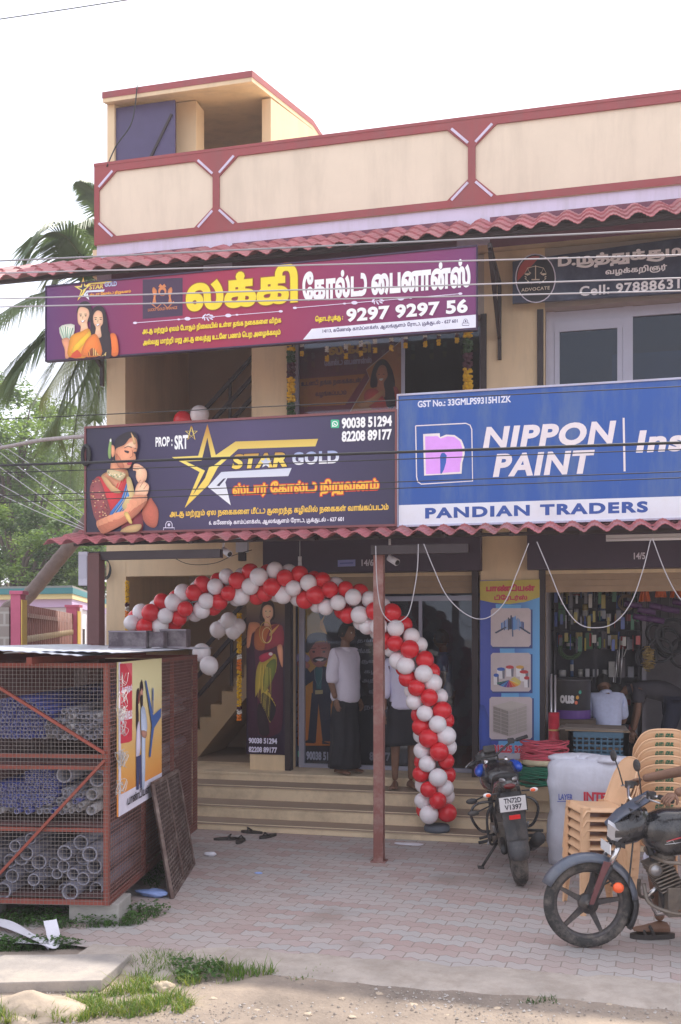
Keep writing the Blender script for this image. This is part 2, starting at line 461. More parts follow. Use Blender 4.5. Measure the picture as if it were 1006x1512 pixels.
# ---------------------------------------------------------------- ground
def paver_material():
    m = bpy.data.materials.new('pavers'); m.use_nodes = True; t = m.node_tree; b = t.nodes['Principled BSDF']; b.inputs['Roughness'].default_value = .8
    L = t.links.new
    tc = t.nodes.new('ShaderNodeTexCoord')
    mp = t.nodes.new('ShaderNodeMapping'); mp.inputs['Rotation'].default_value = (0, 0, math.radians(4)); L(tc.outputs['Object'], mp.inputs['Vector'])
    # zig-zag edges of interlocking blocks
    wv = t.nodes.new('ShaderNodeTexWave'); wv.wave_type = 'BANDS'; wv.bands_direction = 'X'; wv.wave_profile = 'TRI'; wv.inputs['Scale'].default_value = 2.9
    L(mp.outputs[0], wv.inputs['Vector'])
    sp = t.nodes.new('ShaderNodeSeparateXYZ'); L(mp.outputs[0], sp.inputs[0])
    ma = t.nodes.new('ShaderNodeMath'); ma.operation = 'MULTIPLY_ADD'; ma.inputs[1].default_value = .035; L(wv.outputs['Fac'], ma.inputs[0]); L(sp.outputs['Y'], ma.inputs[2])
    cb = t.nodes.new('ShaderNodeCombineXYZ'); L(sp.outputs['X'], cb.inputs['X']); L(ma.outputs[0], cb.inputs['Y'])
    br = t.nodes.new('ShaderNodeTexBrick'); br.offset = .5; br.inputs['Scale'].default_value = 1; br.inputs['Brick Width'].default_value = .225; br.inputs['Row Height'].default_value = .115
    br.inputs['Mortar Size'].default_value = .005; br.inputs['Mortar Smooth'].default_value = .3; br.inputs['Bias'].default_value = 0
    br.inputs['Color1'].default_value = (0, 0, 0, 1); br.inputs['Color2'].default_value = (1, 1, 1, 1); br.inputs['Mortar'].default_value = (.5, .5, .5, 1)
    L(cb.outputs[0], br.inputs['Vector'])
    # rows alternate red and grey with strays
    rw = t.nodes.new('ShaderNodeMath'); rw.operation = 'MULTIPLY'; rw.inputs[1].default_value = 1 / .46; L(ma.outputs[0], rw.inputs[0])
    fr = t.nodes.new('ShaderNodeMath'); fr.operation = 'FRACT'; L(rw.outputs[0], fr.inputs[0])
    gt = t.nodes.new('ShaderNodeMath'); gt.operation = 'GREATER_THAN'; gt.inputs[1].default_value = .5; L(fr.outputs[0], gt.inputs[0])
    mixf = t.nodes.new('ShaderNodeMath'); mixf.operation = 'MULTIPLY_ADD'; mixf.inputs[1].default_value = .3; L(gt.outputs[0], mixf.inputs[0])
    sc = t.nodes.new('ShaderNodeMath'); sc.operation = 'MULTIPLY'; sc.inputs[1].default_value = .75; L(br.outputs['Color'], sc.inputs[0]); L(sc.outputs[0], mixf.inputs[2])
    rp = t.nodes.new('ShaderNodeValToRGB'); L(mixf.outputs[0], rp.inputs['Fac'])
    e = rp.color_ramp.elements; e[0].position = .2; e[0].color = (.37, .35, .35, 1); e[1].position = .95; e[1].color = (.35, .235, .215, 1)
    q = e.new(.48); q.color = (.42, .36, .35, 1); q = e.new(.62); q.color = (.39, .285, .265, 1)
    # dusty film
    n = t.nodes.new('ShaderNodeTexNoise'); n.inputs['Scale'].default_value = 1.3; n.inputs['Detail'].default_value = 10; n.inputs['Roughness'].default_value = .7; L(tc.outputs['Object'], n.inputs['Vector'])
    nr = t.nodes.new('ShaderNodeValToRGB'); nr.color_ramp.elements[0].position = .35; nr.color_ramp.elements[1].position = .7; nr.color_ramp.elements[0].color = (.15, .15, .15, 1); nr.color_ramp.elements[1].color = (.8, .8, .8, 1); L(n.outputs['Fac'], nr.inputs['Fac'])
    mx = t.nodes.new('ShaderNodeMix'); mx.data_type = 'RGBA'; mx.inputs['B'].default_value = (.385, .343, .322, 1); L(nr.outputs['Color'], mx.inputs['Factor']); L(rp.outputs['Color'], mx.inputs['A'])
    # dark wet stains
    n2 = t.nodes.new('ShaderNodeTexNoise'); n2.inputs['Scale'].default_value = .9; n2.inputs['Detail'].default_value = 7; L(tc.outputs['Object'], n2.inputs['Vector'])
    n2r = t.nodes.new('ShaderNodeValToRGB'); n2r.color_ramp.elements[0].position = .6; n2r.color_ramp.elements[1].position = .68; n2r.color_ramp.elements[0].color = (0, 0, 0, 1); n2r.color_ramp.elements[1].color = (.55, .55, .55, 1); L(n2.outputs['Fac'], n2r.inputs['Fac'])
    mx2 = t.nodes.new('ShaderNodeMix'); mx2.data_type = 'RGBA'; mx2.inputs['B'].default_value = (.24, .19, .16, 1); L(n2r.outputs['Color'], mx2.inputs['Factor']); L(mx.outputs['Result'], mx2.inputs['A'])
    mo = t.nodes.new('ShaderNodeMix'); mo.data_type = 'RGBA'; mo.inputs['B'].default_value = (.25, .205, .18, 1); L(br.outputs['Fac'], mo.inputs['Factor']); L(mx2.outputs['Result'], mo.inputs['A'])
    L(mo.outputs['Result'], b.inputs['Base Color'])
    n3 = t.nodes.new('ShaderNodeTexNoise'); n3.inputs['Scale'].default_value = 60; n3.inputs['Detail'].default_value = 5; L(tc.outputs['Object'], n3.inputs['Vector'])
    hs = t.nodes.new('ShaderNodeMath'); hs.operation = 'MULTIPLY_ADD'; hs.inputs[1].default_value = -1.2; L(br.outputs['Fac'], hs.inputs[0]); L(n3.outputs['Fac'], hs.inputs[2])
    bp = t.nodes.new('ShaderNodeBump'); bp.inputs['Strength'].default_value = .5; bp.inputs['Distance'].default_value = .006; L(hs.outputs[0], bp.inputs['Height']); L(bp.outputs['Normal'], b.inputs['Normal'])
    return m
def dirt_material():
    m = bpy.data.materials.new('dirt'); m.use_nodes = True; t = m.node_tree; b = t.nodes['Principled BSDF']; b.inputs['Roughness'].default_value = .95; L = t.links.new
    tc = t.nodes.new('ShaderNodeTexCoord')
    n = t.nodes.new('ShaderNodeTexNoise'); n.inputs['Scale'].default_value = 1.1; n.inputs['Detail'].default_value = 12; n.inputs['Roughness'].default_value = .72; L(tc.outputs['Object'], n.inputs['Vector'])
    r = t.nodes.new('ShaderNodeValToRGB'); e = r.color_ramp.elements; e[0].position = .33; e[0].color = (.17, .138, .115, 1); e[1].position = .68; e[1].color = (.38, .305, .235, 1); q = e.new(.5); q.color = (.275, .222, .18, 1)
    L(n.outputs['Fac'], r.inputs['Fac'])
    v = t.nodes.new('ShaderNodeTexVoronoi'); v.inputs['Scale'].default_value = 55; L(tc.outputs['Object'], v.inputs['Vector'])
    vr = t.nodes.new('ShaderNodeValToRGB'); vr.color_ramp.elements[0].position = .0; vr.color_ramp.elements[0].color = (.25, .25, .25, 1); vr.color_ramp.elements[1].position = .35; vr.color_ramp.elements[1].color = (0, 0, 0, 1); L(v.outputs['Distance'], vr.inputs['Fac'])
    mx = t.nodes.new('ShaderNodeMix'); mx.data_type = 'RGBA'; mx.inputs['B'].default_value = (.36, .31, .28, 1); L(vr.outputs['Color'], mx.inputs['Factor']); L(r.outputs['Color'], mx.inputs['A']); L(mx.outputs['Result'], b.inputs['Base Color'])
    n3 = t.nodes.new('ShaderNodeTexNoise'); n3.inputs['Scale'].default_value = 38; n3.inputs['Detail'].default_value = 9; L(tc.outputs['Object'], n3.inputs['Vector'])
    bp = t.nodes.new('ShaderNodeBump'); bp.inputs['Strength'].default_value = .8; bp.inputs['Distance'].default_value = .012; L(n3.outputs['Fac'], bp.inputs['Height']); L(bp.outputs['Normal'], b.inputs['Normal'])
    return m
def ground_h(x, y):
    if -11 < y < -5.25 and -6 < x < 7:
        d = min(1, (-5.25 - y) / .5)
        return -.03 + d * (.035 * mnoise.noise(Vector((x * 1.1, y * 1.1, 3))) + .014 * mnoise.noise(Vector((x * 4.5, y * 4.5, 7))) + .006 * mnoise.noise(Vector((x * 15, y * 15, 1))))
    return -.03
xs = [-400, -150, -60, -30, -15, -9] + [-6 + .06 * i for i in range(0, 217)] + [9, 15, 30, 60, 150, 400]
ys = [-300, -120, -50, -25, -14] + [-11 + .4 * i for i in range(6)] + [-8.6 + .045 * i for i in range(76)] + [-5.0, -2, 2, 8, 16, 30, 60, 150, 400]
g = MB(); nx = len(xs)
gv = [(x, y, ground_h(x, y)) for y in ys for x in xs]
gf = [(j * nx + i, j * nx + i + 1, (j + 1) * nx + i + 1, (j + 1) * nx + i) for j in range(len(ys) - 1) for i in range(nx - 1)]
g.add(gv, gf, dirt_material(), True)
tag(g.build('ground', recalc=False), kind='structure')
# paved forecourt: one sheet with a slightly ragged front edge
edge = []
for i in range(121):
    x = -1.75 + i * .085
    edge.append((x, -5.2 + .05 * (x - 1) * .3 + .05 * mnoise.noise(Vector((x * 3, 0, 0))) + .03 * mnoise.noise(Vector((x * 11, 4, 0))) + (-.14 if x < -.2 else 0)))
pv = MB(); n = len(edge)
pv.add([(x, y, 0) for x, y in edge] + [(x, -1.2, 0) for x, y in edge], [(i, i + 1, n + i + 1, n + i) for i in range(n - 1)], paver_material())
tag(pv.build('pavement', recalc=False), kind='structure')
kb = MB(); mk = M('kerb_concrete', (.40, .345, .30), .9, var=.18, scale=3, bump=.5, bscale=50, dirt=((.25, .2, .16), .7, 4))
kv = []
for x, y in edge:
    if x < -.9: continue
    kv.append((x, y + .05 + .06 * mnoise.noise(Vector((x * 4, 9, 0))) + .03 * mnoise.noise(Vector((x * 15, 3, 0))), .0035)); kv.append((x, y - .12, .002)); kv.append((x, y - .3 + .07 * mnoise.noise(Vector((x * 2.1, 5, 0))), -.016)); kv.append((x, y - .42 + .09 * mnoise.noise(Vector((x * 2.1, 5, 0))), -.06))
kb.add(kv, [(4 * i + k, 4 * i + 4 + k, 4 * i + 5 + k, 4 * i + 1 + k) for i in range(len(kv) // 4 - 1) for k in range(3)], mk)
tag(kb.build('concrete_strip', recalc=True), kind='structure')

# ---------------------------------------------------------------- grass, weeds
mg = M('grass_green', (.10, .19, .028), .6, var=.4, scale=3, trans=.4); mgy = M('grass_yellow', (.22, .27, .06), .6, var=.4, scale=3, trans=.4); mg2 = M('weed_green', (.05, .115, .022), .6, var=.35, scale=4, trans=.3)
def px_region(poly, n, rnd):
    xs_ = [p[0] for p in poly]; ys_ = [p[1] for p in poly]; out = []
    while len(out) < n:
        x = rnd.uniform(min(xs_), max(xs_)); y = rnd.uniform(min(ys_), max(ys_)); c = False; j = len(poly) - 1
        for i in range(len(poly)):
            (xi, yi), (xj, yj) = poly[i], poly[j]
            if (yi > y) != (yj > y) and x < (xj - xi) * (y - yi) / (yj - yi) + xi: c = not c
            j = i
        if c: q = onZ(x, y, -.03); out.append(q)
    return out
rg = random.Random(3)
gb = MB()
def blade(q, h, wd, lean, a, m):
    d = Vector((math.cos(a), math.sin(a), 0)); s_ = Vector((-d.y, d.x, 0)) * wd
    p1 = q + d * lean * .35 + Vector((0, 0, h * .6)); p2 = q + d * lean + Vector((0, 0, h))
    gb.add([q - s_, q + s_, p1 + s_ * .7, p1 - s_ * .7, p2], [(0, 1, 2, 3), (3, 2, 4)], m)
for poly, n, hm, mt in [([(175, 1425), (250, 1408), (330, 1428), (420, 1440), (340, 1452), (215, 1468), (150, 1462), (148, 1445)], 4200, .085, mg),
                        ([(60, 1512), (70, 1495), (150, 1468), (240, 1455), (290, 1480), (270, 1495), (110, 1512)], 5000, .08, mg),
                        ([(0, 1512), (0, 1500), (60, 1490), (90, 1512)], 700, .09, mg),
                        ([(0, 1362), (60, 1350), (170, 1362), (200, 1345), (260, 1352), (200, 1375), (90, 1378), (0, 1375)], 2000, .05, mg2),
                        ([(0, 1392), (60, 1393), (130, 1400), (60, 1404), (0, 1403)], 900, .05, mg2),
                        ([(200, 1300), (240, 1250), (262, 1280), (230, 1325)], 500, .06, mg2),
                        ([(420, 1440), (470, 1430), (500, 1440), (430, 1452)], 120, .04, mg), ([(765, 1478), (820, 1472), (830, 1482), (770, 1486)], 120, .05, mg2)]:
    for q in px_region(poly, n, rg):
        q.z = ground_h(q.x, q.y) if q.y < -5.25 else 0
        if mnoise.noise(Vector((q.x * 5, q.y * 5, 9))) < -.12 or (q.x > -.55 and rg.random() < .45): continue
        h = hm * rg.uniform(.25, 1.25) * (1 + .6 * mnoise.noise(Vector((q.x * 7, q.y * 7, 4)))); mt_ = mgy if mt is mg and rg.random() < (.55 if q.y < -5.75 else .12) else mt  # more yellow blades in the sunny front: sunlight put partly into the colour
        blade(q, h * .8, rg.uniform(.0016, .0042), h * rg.uniform(.1, 1.4), rg.uniform(0, 6.28), mt_)
tag(gb.build('grass', recalc=False), 'tufts of green grass growing along the edge of the forecourt', kind='stuff')
# broad-leaved ground weeds
gb = MB()
for poly, n in [([(0, 1362), (60, 1345), (170, 1358), (210, 1343), (255, 1352), (200, 1375), (90, 1378), (0, 1375)], 1500), ([(0, 1392), (60, 1393), (130, 1400), (60, 1404), (0, 1403)], 700), ([(200, 1305), (240, 1250), (262, 1280), (230, 1325)], 500), ([(250, 1420), (330, 1430), (330, 1450), (260, 1450)], 400)]:
    for q in px_region(poly, n, rg):
        q.z = (ground_h(q.x, q.y) if q.y < -5.25 else 0) + rg.uniform(.005, .075); r = rg.uniform(.008, .02); a = rg.uniform(0, 6.28)
        d = Vector((math.cos(a), math.sin(a), rg.uniform(-.3, .5))) * r; s_ = Vector((-d.y, d.x, rg.uniform(-.01, .01))) * .6
        gb.add([q - d, q + s_, q + d, q - s_], [(0, 1, 2, 3)], mg2)
tag(gb.build('weeds', recalc=False), 'low leafy weeds growing around and under the pipe cage', kind='stuff')

# slab, stones
s0, s1, s2, s3 = onZ(-60, 1410, .03), onZ(195, 1408, .03), onZ(150, 1447, .03), onZ(-60, 1452, .03)
b_ = MB(); b_.prism([s0, s1, s2, s3], (0, 0, -.07), M('slab', (.32, .29, .27), .9, var=.15, scale=4, bump=.4, dirt=((.5, .42, .33), .6, 2)))
tag(center_origin(b_.build('concrete_slab', bevel=.008)), 'flat grey concrete slab lying in front of the pipe cage', 'slab')
def rock(name, label, c, r, sc, mat, seed, cat='stone', group=None):
    bm = bmesh.new(); bmesh.ops.create_icosphere(bm, subdivisions=4, radius=1)
    for v in bm.verts:
        p = v.co.copy(); k = 1 + .3 * mnoise.noise(p * 1.3 + Vector((seed, 0, 0))) + .1 * mnoise.noise(p * 4 + Vector((seed, 3, 0)))
        v.co = Vector((p.x * sc[0], p.y * sc[1], p.z * sc[2])) * (r * k)
    me = bpy.data.meshes.new(name); bm.to_mesh(me); bm.free(); me.materials.append(mat)
    for p in me.polygons: p.use_smooth = True
    o = bpy.data.objects.new(name, me); COL.objects.link(o); o.location = c; tag(o, label, cat, group); return o
ms = M('sand_stone', (.46, .37, .28), .95, var=.2, scale=5, bump=.8, bscale=25)
q = onZ(30, 1500, -.03); rock('boulder', 'wide low sandy boulder beside the grass at the road edge', q + Vector((.05, .05, -.02)), .3, (1, .55, .42), ms, 1)
q = onZ(240, 1458, -.02); rock('stone', 'fist sized tan stone sitting in the grass tuft', q, .062, (1.2, .8, .6), ms, 5)
q = onZ(315, 1475, -.03); rock('stone', 'small pale pebble on the bare sand right of the grass', q, .022, (1.3, .9, .5), ms, 9)
q = onZ(420, 1452, -.03); rock('stone', 'small white chip of stone on the grey silt', q, .025, (1.4, .9, .4), M('chip', (.6, .57, .55), .9), 12)
for i, (px, py, r) in enumerate([(560, 1468, .02), (690, 1462, .018), (505, 1475, .016), (850, 1470, .02), (610, 1485, .024), (735, 1490, .02), (900, 1484, .016), (455, 1498, .02), (380, 1492, .015), (660, 1500, .017), (520, 1502, .02)]):
    q = onZ(px, py, -.03); rock('pebble', 'small rounded pebble loose on the bare sandy road edge', q, r, (1.2, .9, .6), ms, 20 + i, 'pebble', 'pebbles on the sandy road edge')

# loose gravel and soil crumbs along the road edge: nobody could count them
gb = MB(); rgv = random.Random(77); gms = [M('gravel_a', (.33, .29, .25), .95), M('gravel_b', (.24, .2, .17), .95), M('gravel_c', (.44, .4, .37), .95)]
for k in range(5200):
    px = rgv.uniform(-20, 1026); py = rgv.uniform(1440, 1512) if rgv.random() < .9 else rgv.uniform(1415, 1445)
    q = onZ(px, py, -.03)
    if mnoise.noise(Vector((q.x * 1.7, q.y * 2.5, 2))) < rgv.uniform(-.35, .35): continue
    q.z = ground_h(q.x, q.y) + .002; r = .003 + .011 * rgv.random() ** 3; a = rgv.uniform(0, 6.28); e1 = Vector((math.cos(a), math.sin(a), 0)) * r; e2 = Vector((-e1.y, e1.x, 0)) * rgv.uniform(.6, 1); up_ = Vector((0, 0, r * rgv.uniform(.5, .9)))
    gb.add([q - e1, q - e2, q + e1, q + e2, q + up_], [(0, 1, 4), (1, 2, 4), (2, 3, 4), (3, 0, 4)], gms[k % 3])
tag(gb.build('gravel', recalc=False), 'loose gravel and soil crumbs scattered along the road edge', kind='stuff')
# ---------------------------------------------------------------- the two-storey shop building
cream = M('cream_paint', '#dfc6a2', .8, var=.06, scale=1.2, bump=.08, bscale=90, dirt=((.36, .29, .2), .4, 3.2), streak=True)
cream_up = M('parapet_cream', '#e2d3be', .85, var=.05, scale=1.5, bump=.08, bscale=90, dirt=((.40, .33, .26), .27, 3.5), streak=True)
cream_y = M('cream_yellow', '#e0c8a4', .8, var=.06, scale=1.5, dirt=((.4, .3, .18), .3, 1.5))
trim = M('trim_maroon', '#9a4b4e', .75, var=.08, scale=2, dirt=((.2, .1, .1), .45, 4), streak=True)
lilac = M('lilac_white', '#d5cbe2', .8, var=.04, scale=2, dirt=((.4, .36, .38), .4, 5), streak=True)
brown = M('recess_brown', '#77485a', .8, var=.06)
darkp = M('dark_purple_metal', '#43354a', .55, var=.1, scale=3)
darkb = M('dark_brown_metal', '#33272b', .6, var=.15, scale=4)
alu = M('aluminium', '#a7a6b8', .4, var=.05, metal=.3)
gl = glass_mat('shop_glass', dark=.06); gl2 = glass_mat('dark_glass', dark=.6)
B = thing('shop_building', 'two storey cream shop building with maroon trimmed parapet and tiled canopies', 'building', (1.8, 2, 0))
XL, XR = -3.55, 6.2
def part(name, mb, mat=None, label=None, **k):
    o = mb.build(name, mat, B, **k)
    if label: o['label'] = label
    return o
# ground-floor and first-floor piers, walls
for x0, x1 in ((XL, -3.28), (-1.62, -1.13), (1.2, 1.93), (4.9, 5.5)):
    part('pillar', MB().box(x0, x1, 0, .32, 0, 3.45), cream)
for x0, x1 in ((XL, -3.29), (-1.60, -1.12), (1.24, 1.93), (4.9, 5.5)):
    part('pillar', MB().box(x0, x1, .004, .32, 3.7, 6.55), cream)
part('side_wall', MB().box(XL, XL + .2, .325, 9, 0, 6.55), cream)
part('side_wall', MB().box(XR - .2, XR, .0, 9, 0, 6.55), cream)
part('back_wall', MB().box(XL + .2, XR - .2, 8.8, 9, 0, 6.55), cream)
part('lintel', MB().box(-3.28, -1.62, .003, .3, 2.87, 3.44), cream)
part('lintel', MB().box(-1.13, 1.2, .1, .32, 2.83, 3.44), cream)
part('lintel', MB().box(1.93, 4.9, .1, .32, 2.83, 3.44), cream)
part('floor_slab', MB().box(XL + .004, XR, -.05, .5, 3.455, 3.695).box(-1.5, XR - .2, .5, 8.8, 3.455, 3.695), cream)
part('upper_lintel', MB().box(-3.29, -1.6, .01, .3, 5.95, 6.54).box(-1.12, 1.24, .01, .3, 5.84, 6.54).box(1.93, 4.9, .01, .3, 5.86, 6.54), M('upper_wall_grey', '#aca19a', .8, var=.05))
part('roof_slab', MB().box(XL, XR, -.36, 9, 6.56, 6.9), cream)
# plinth and front steps
stepm = M('step_cream', '#dac5a6', .8, var=.08, scale=2, bump=.15, bscale=60, dirt=((.26, .2, .14), .6, 2.2))
tread = M('step_tread', '#9c8876', .85, var=.15, scale=3, dirt=((.2, .16, .13), .6, 3))
for k, (yf, yb, z0, z1) in enumerate(((-1.36, -1.05, 0, .085), (-1.05, -.66, 0, .225), (-.66, -.27, 0, .385), (-.27, .6, 0, .48))):
    m_ = MB().box(XL + .3, XR, yf, yb - .001, z0, z1 - .03, stepm); m_.box(XL + .295, XR, yf - .008, yb - .001, z1 - .03, z1, tread if k < 3 else stepm)
    part('step', m_, label='low front step of the plinth' if k == 0 else None, bevel=.006)
part('plinth_floor', MB().box(XL + .2, XR - .2, .6, 8.8, 0, .478), tread)
# parapet with octagon panels in raised maroon border
part('parapet', MB().box(-3.475, XR, -.4, -.25, 6.93, 7.88), cream_up)
bays = [(-3.475, -1.9), (-1.9, 1.146), (1.146, 4.19), (4.19, 6.2)]
z0, z1 = 6.932, 7.90
tb = MB()
for xa, xb in bays:
    o_ = [(xa, z0), (xb, z0), (xb, z1), (xa, z1)]
    l, r, d, u, c = xa + .042, xb - .042, z0 + .085, z1 - .085, .235
    i_ = [(l + c, d), (r - c, d), (r, d + c * .92), (r, u - c * .92), (r - c, u), (l + c, u), (l, u - c * .92), (l, d + c * .92)]
    V = [(x, -.425, z) for x, z in o_ + i_] + [(x, -.402, z) for x, z in i_]
    tb.add(V, [(0, 1, 5, 4), (1, 6, 5), (1, 2, 7, 6), (2, 8, 7), (2, 3, 9, 8), (3, 10, 9), (3, 0, 11, 10), (0, 4, 11)] + [(4 + k, 4 + (k + 1) % 8, 12 + (k + 1) % 8, 12 + k) for k in range(8)], trim)
tb.box(-3.50, XR, -.43, -.22, 7.90, 7.935, trim); tb.box(-3.497, -3.477, -.424, -.22, 6.932, 7.899, trim)
part('parapet_border', tb, label='maroon raised border of the parapet', recalc=False)
for xa, xb in bays:
    for sx, xx in ((1, xa), (-1, xb)):
        for sz, zz in ((1, z0), (-1, z1)):
            p = Vector((xx + sx * .042, -.43, zz + sz * .262)); q = Vector((xx + sx * .228, -.43, zz + sz * .082))
            part('parapet_stripe', MB().obox((p + q) / 2, (q - p) / 2, (0, .004, 0), Vector((-(q - p).z, 0, (q - p).x)).normalized() * .014, lilac), label='white diagonal stripe in a corner of the parapet border')
for x0, x1 in ((-3.475, -3.33), (XR - .15, XR)): part('side_parapet', MB().box(x0, x1, -.245, 9, 6.93, 7.88), cream_up)
fw = MB().box(-3.475, XR, -.395, -.361, 6.5, 6.931, lilac)
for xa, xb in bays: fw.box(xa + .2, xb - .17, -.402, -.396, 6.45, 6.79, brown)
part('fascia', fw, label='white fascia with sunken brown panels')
# stair head room on the roof
hx = -1.546
hr = MB()
hr.prism([(-3.53, y, z) for y, z in ((-.02, 6.905), (3, 6.905), (3, 9.62), (2.6, 9.59), (-.02, 8.87))], (.1, 0, 0), cream_y); hr.box(-3.43, hx - .1, 2.9, 3, 6.905, 9.6, cream_y)
part('stairhead_wall', hr)
prof = [(.6, 6.905), (3.2, 6.905), (3.2, 9.66), (2.6, 9.60), (.6, 9.02)]
part('stairhead_wall', MB().prism([(hx - .12, y, z) for y, z in prof], (.12, 0, 0), cream), label='wide plastered right wall of the roof stair head')
part('stairhead_pillar', MB().box(-2.72, -2.45, .3, .57, 6.905, 8.955), cream_y)
top = [(-.13, 8.845), (2.6, 9.61), (3.3, 9.67), (3.3, 9.79), (2.6, 9.735), (-.13, 8.955)]
part('stairhead_roof', MB().prism([(-3.533, y, z - .0) for y, z in top], (1.983, 0, 0), cream))
topt = [(-.137, 8.895), (2.6, 9.665), (3.305, 9.72), (3.305, 9.80), (2.6, 9.745), (-.137, 8.975)]
part('stairhead_roof_edge', MB().prism([(-3.54, y, z) for y, z in topt], (1.997, 0, 0), trim), label='maroon band round the roof edge')
dn = MB().box(-3.425, -2.62, .02, .05, 6.905, 8.84, M('roof_door_purple', '#4a4068', .5, var=.12, scale=3)); dn.beam((-3.2, .012, 7.7), (-2.66, .012, 8.66), .02, .03, darkb)
part('roof_door', dn, label='dark purple sheet metal door leaning in the stair head')
# shop openings: shutter boxes, tracks, rolled shutters
for x0, x1, zt in ((-1.40, 1.22, 3.42), (1.74, 5.1, 3.42)):
    part('shutter_box', MB().box(x0, x1, -.16, .095, 2.87, zt), darkp, bevel=.006)
for x0, x1 in ((-1.125, 1.195), (1.935, 4.895)):
    sh = MB()
    for k in range(3): sh.box(x0, x1, .102 + .004 * (k % 2), .13, 2.62 + k * .07, 2.688 + k * .07)
    part('rolling_shutter', sh, M('shutter_beige', '#a48a70', .6, var=.1))
for x in (-1.13, 1.135, 1.9, 4.86):
    part('shutter_track', MB().box(x - .035, x + .035, -.02, .098, .482, 2.868), darkb)
# shop 6: aluminium glazing
part('window_frame', MB().box(-1.09, -1.02, .32, .38, .481, 2.82, alu).box(-1.02, 1.15, .325, .375, 2.54, 2.60, alu).box(-1.02, 1.15, .325, .375, .4815, .53, alu).box(.42, .46, .325, .375, .53, 2.54, alu).box(1.10, 1.15, .325, .375, .53, 2.54, alu), alu)
part('window_pane', MB().box(-1.02, .42, .345, .353, .53, 2.54), gl)
dr = part('glass_door', MB().box(.46, 1.10, .345, .353, .53, 2.54), gl)
hd = MB().tube([(.52, .30, 1.1), (.52, .30, 1.75)], .012, 8).build('handle', alu, B); hd.parent = dr
part('window_pane', MB().box(-1.02, 1.15, .347, .353, 2.60, 2.82), gl)
inw = M('interior_blue_grey', '#7f86a8', .8, var=.1)
part('interior_wall', MB().box(-1.15, 1.25, 3.2, 3.25, .48, 3.44, inw).box(-1.2, -1.14, .34, 3.2, .48, 3.44, inw).box(1.25, 1.31, .34, 3.2, .48, 3.44, inw))
# shop 5 interior shell
gw = M('interior_grey', '#8f8a92', .85, var=.1)
part('interior_wall', MB().box(1.95, 4.9, 2.9, 2.95, .48, 3.44, gw).box(1.9, 1.95, .34, 2.9, .48, 3.44, gw).box(4.9, 4.95, .34, 2.9, .48, 3.44, gw))
part('partition', MB().box(3.05, 3.10, 1.2, 2.9, .48, 3.44), gw)
# stairwell
sw = M('stairwell_cream_shaded', '#a58a72', .85, var=.08, scale=1)  # cream wall, with the dimness of the stairwell put into its colour
part('stairwell_wall', MB().box(XL + .205, -1.3, 2.2, 2.3, .48, 6.54, sw).box(-1.62, -1.5, .325, 2.2, .48, 3.44, sw).box(-1.6, -1.5, .325, 2.2, 3.7, 6.54, sw))
def flight(x0, z0, rise, run, n, ya, yb, name):
    P = [(x0, z0)]
    for k in range(n): P += [(x0 + k * run, z0 + (k + 1) * rise), (x0 + (k + 1) * run, z0 + (k + 1) * rise)]
    P += [(x0 + n * run, z0 + n * rise - .25), (x0 + .3, z0 - .05 if z0 > 1 else z0)]
    return part(name, MB().prism([(x, ya, z) for x, z in P], (0, yb - ya, 0)), M('stair_cream', '#b79d7b', .85, var=.1, dirt=((.25, .2, .15), .5, 3)))
flight(-3.0, .48, .178, .158, 9, 1.0, 2.0, 'staircase')
part('landing', MB().box(-1.62, -1.5, 1.0, 2.0, 1.9, 2.08), cream)
flight(-3.1, 3.7, .178, .19, 9, 1.0, 2.0, 'staircase')
def railing(x0, z0, x1, z1, y, nm='stair_railing'):
    r = MB()
    for dz in (.28, .55, .82): r.beam((x0, y, z0 + dz), (x1, y, z1 + dz), .04, .05, darkb)
    for t in (.05, .55, .97): r.beam((x0 + (x1 - x0) * t, y, z0 + (z1 - z0) * t - .1), (x0 + (x1 - x0) * t, y, z0 + (z1 - z0) * t + .86), .035, .035, darkb)
    return part(nm, r)
railing(-2.95, .75, -1.62, 2.2, .97); railing(-3.0, 3.95, -1.62, 5.3, .97)
# upper windows
uf = MB()
for x in (-1.085, .25, 1.19): uf.box(x - .022, x + .022, .2, .26, 3.7, 5.84)
uf.box(-1.11, 1.23, .205, .255, 5.78, 5.838); part('upper_window_frame', uf, alu)
part('upper_window_pane', MB().box(-1.063, .228, .228, .234, 3.7, 5.78), gl)
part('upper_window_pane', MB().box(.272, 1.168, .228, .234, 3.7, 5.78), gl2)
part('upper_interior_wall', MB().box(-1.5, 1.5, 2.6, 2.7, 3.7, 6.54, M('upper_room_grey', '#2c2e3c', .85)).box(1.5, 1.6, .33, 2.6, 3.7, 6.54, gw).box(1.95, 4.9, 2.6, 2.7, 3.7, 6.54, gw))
aw = MB()
for x0, x1 in ((1.935, 2.03), (2.79, 2.90), (3.75, 3.86), (4.7, 4.8)): aw.box(x0, x1, .16, .24, 3.7, 5.86)
aw.box(2.03, 4.7, .165, .235, 5.74, 5.855); aw.box(2.03, 2.79, .15, .2, 5.62, 5.735)
aw.box(2.033, 2.09, .15, .2, 3.7, 5.62); aw.box(2.73, 2.787, .15, .2, 3.7, 5.62)
part('upper_window_frame', aw, M('aluminium_light', '#b4b3c4', .4, var=.04), label='pale aluminium sliding window frame')
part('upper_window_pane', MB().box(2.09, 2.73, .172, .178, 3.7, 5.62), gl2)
part('upper_window_pane', MB().box(2.9, 3.75, .195, .2, 3.7, 5.74), gl2); part('upper_window_pane', MB().box(3.86, 4.7, .195, .2, 3.7, 5.74), gl2)
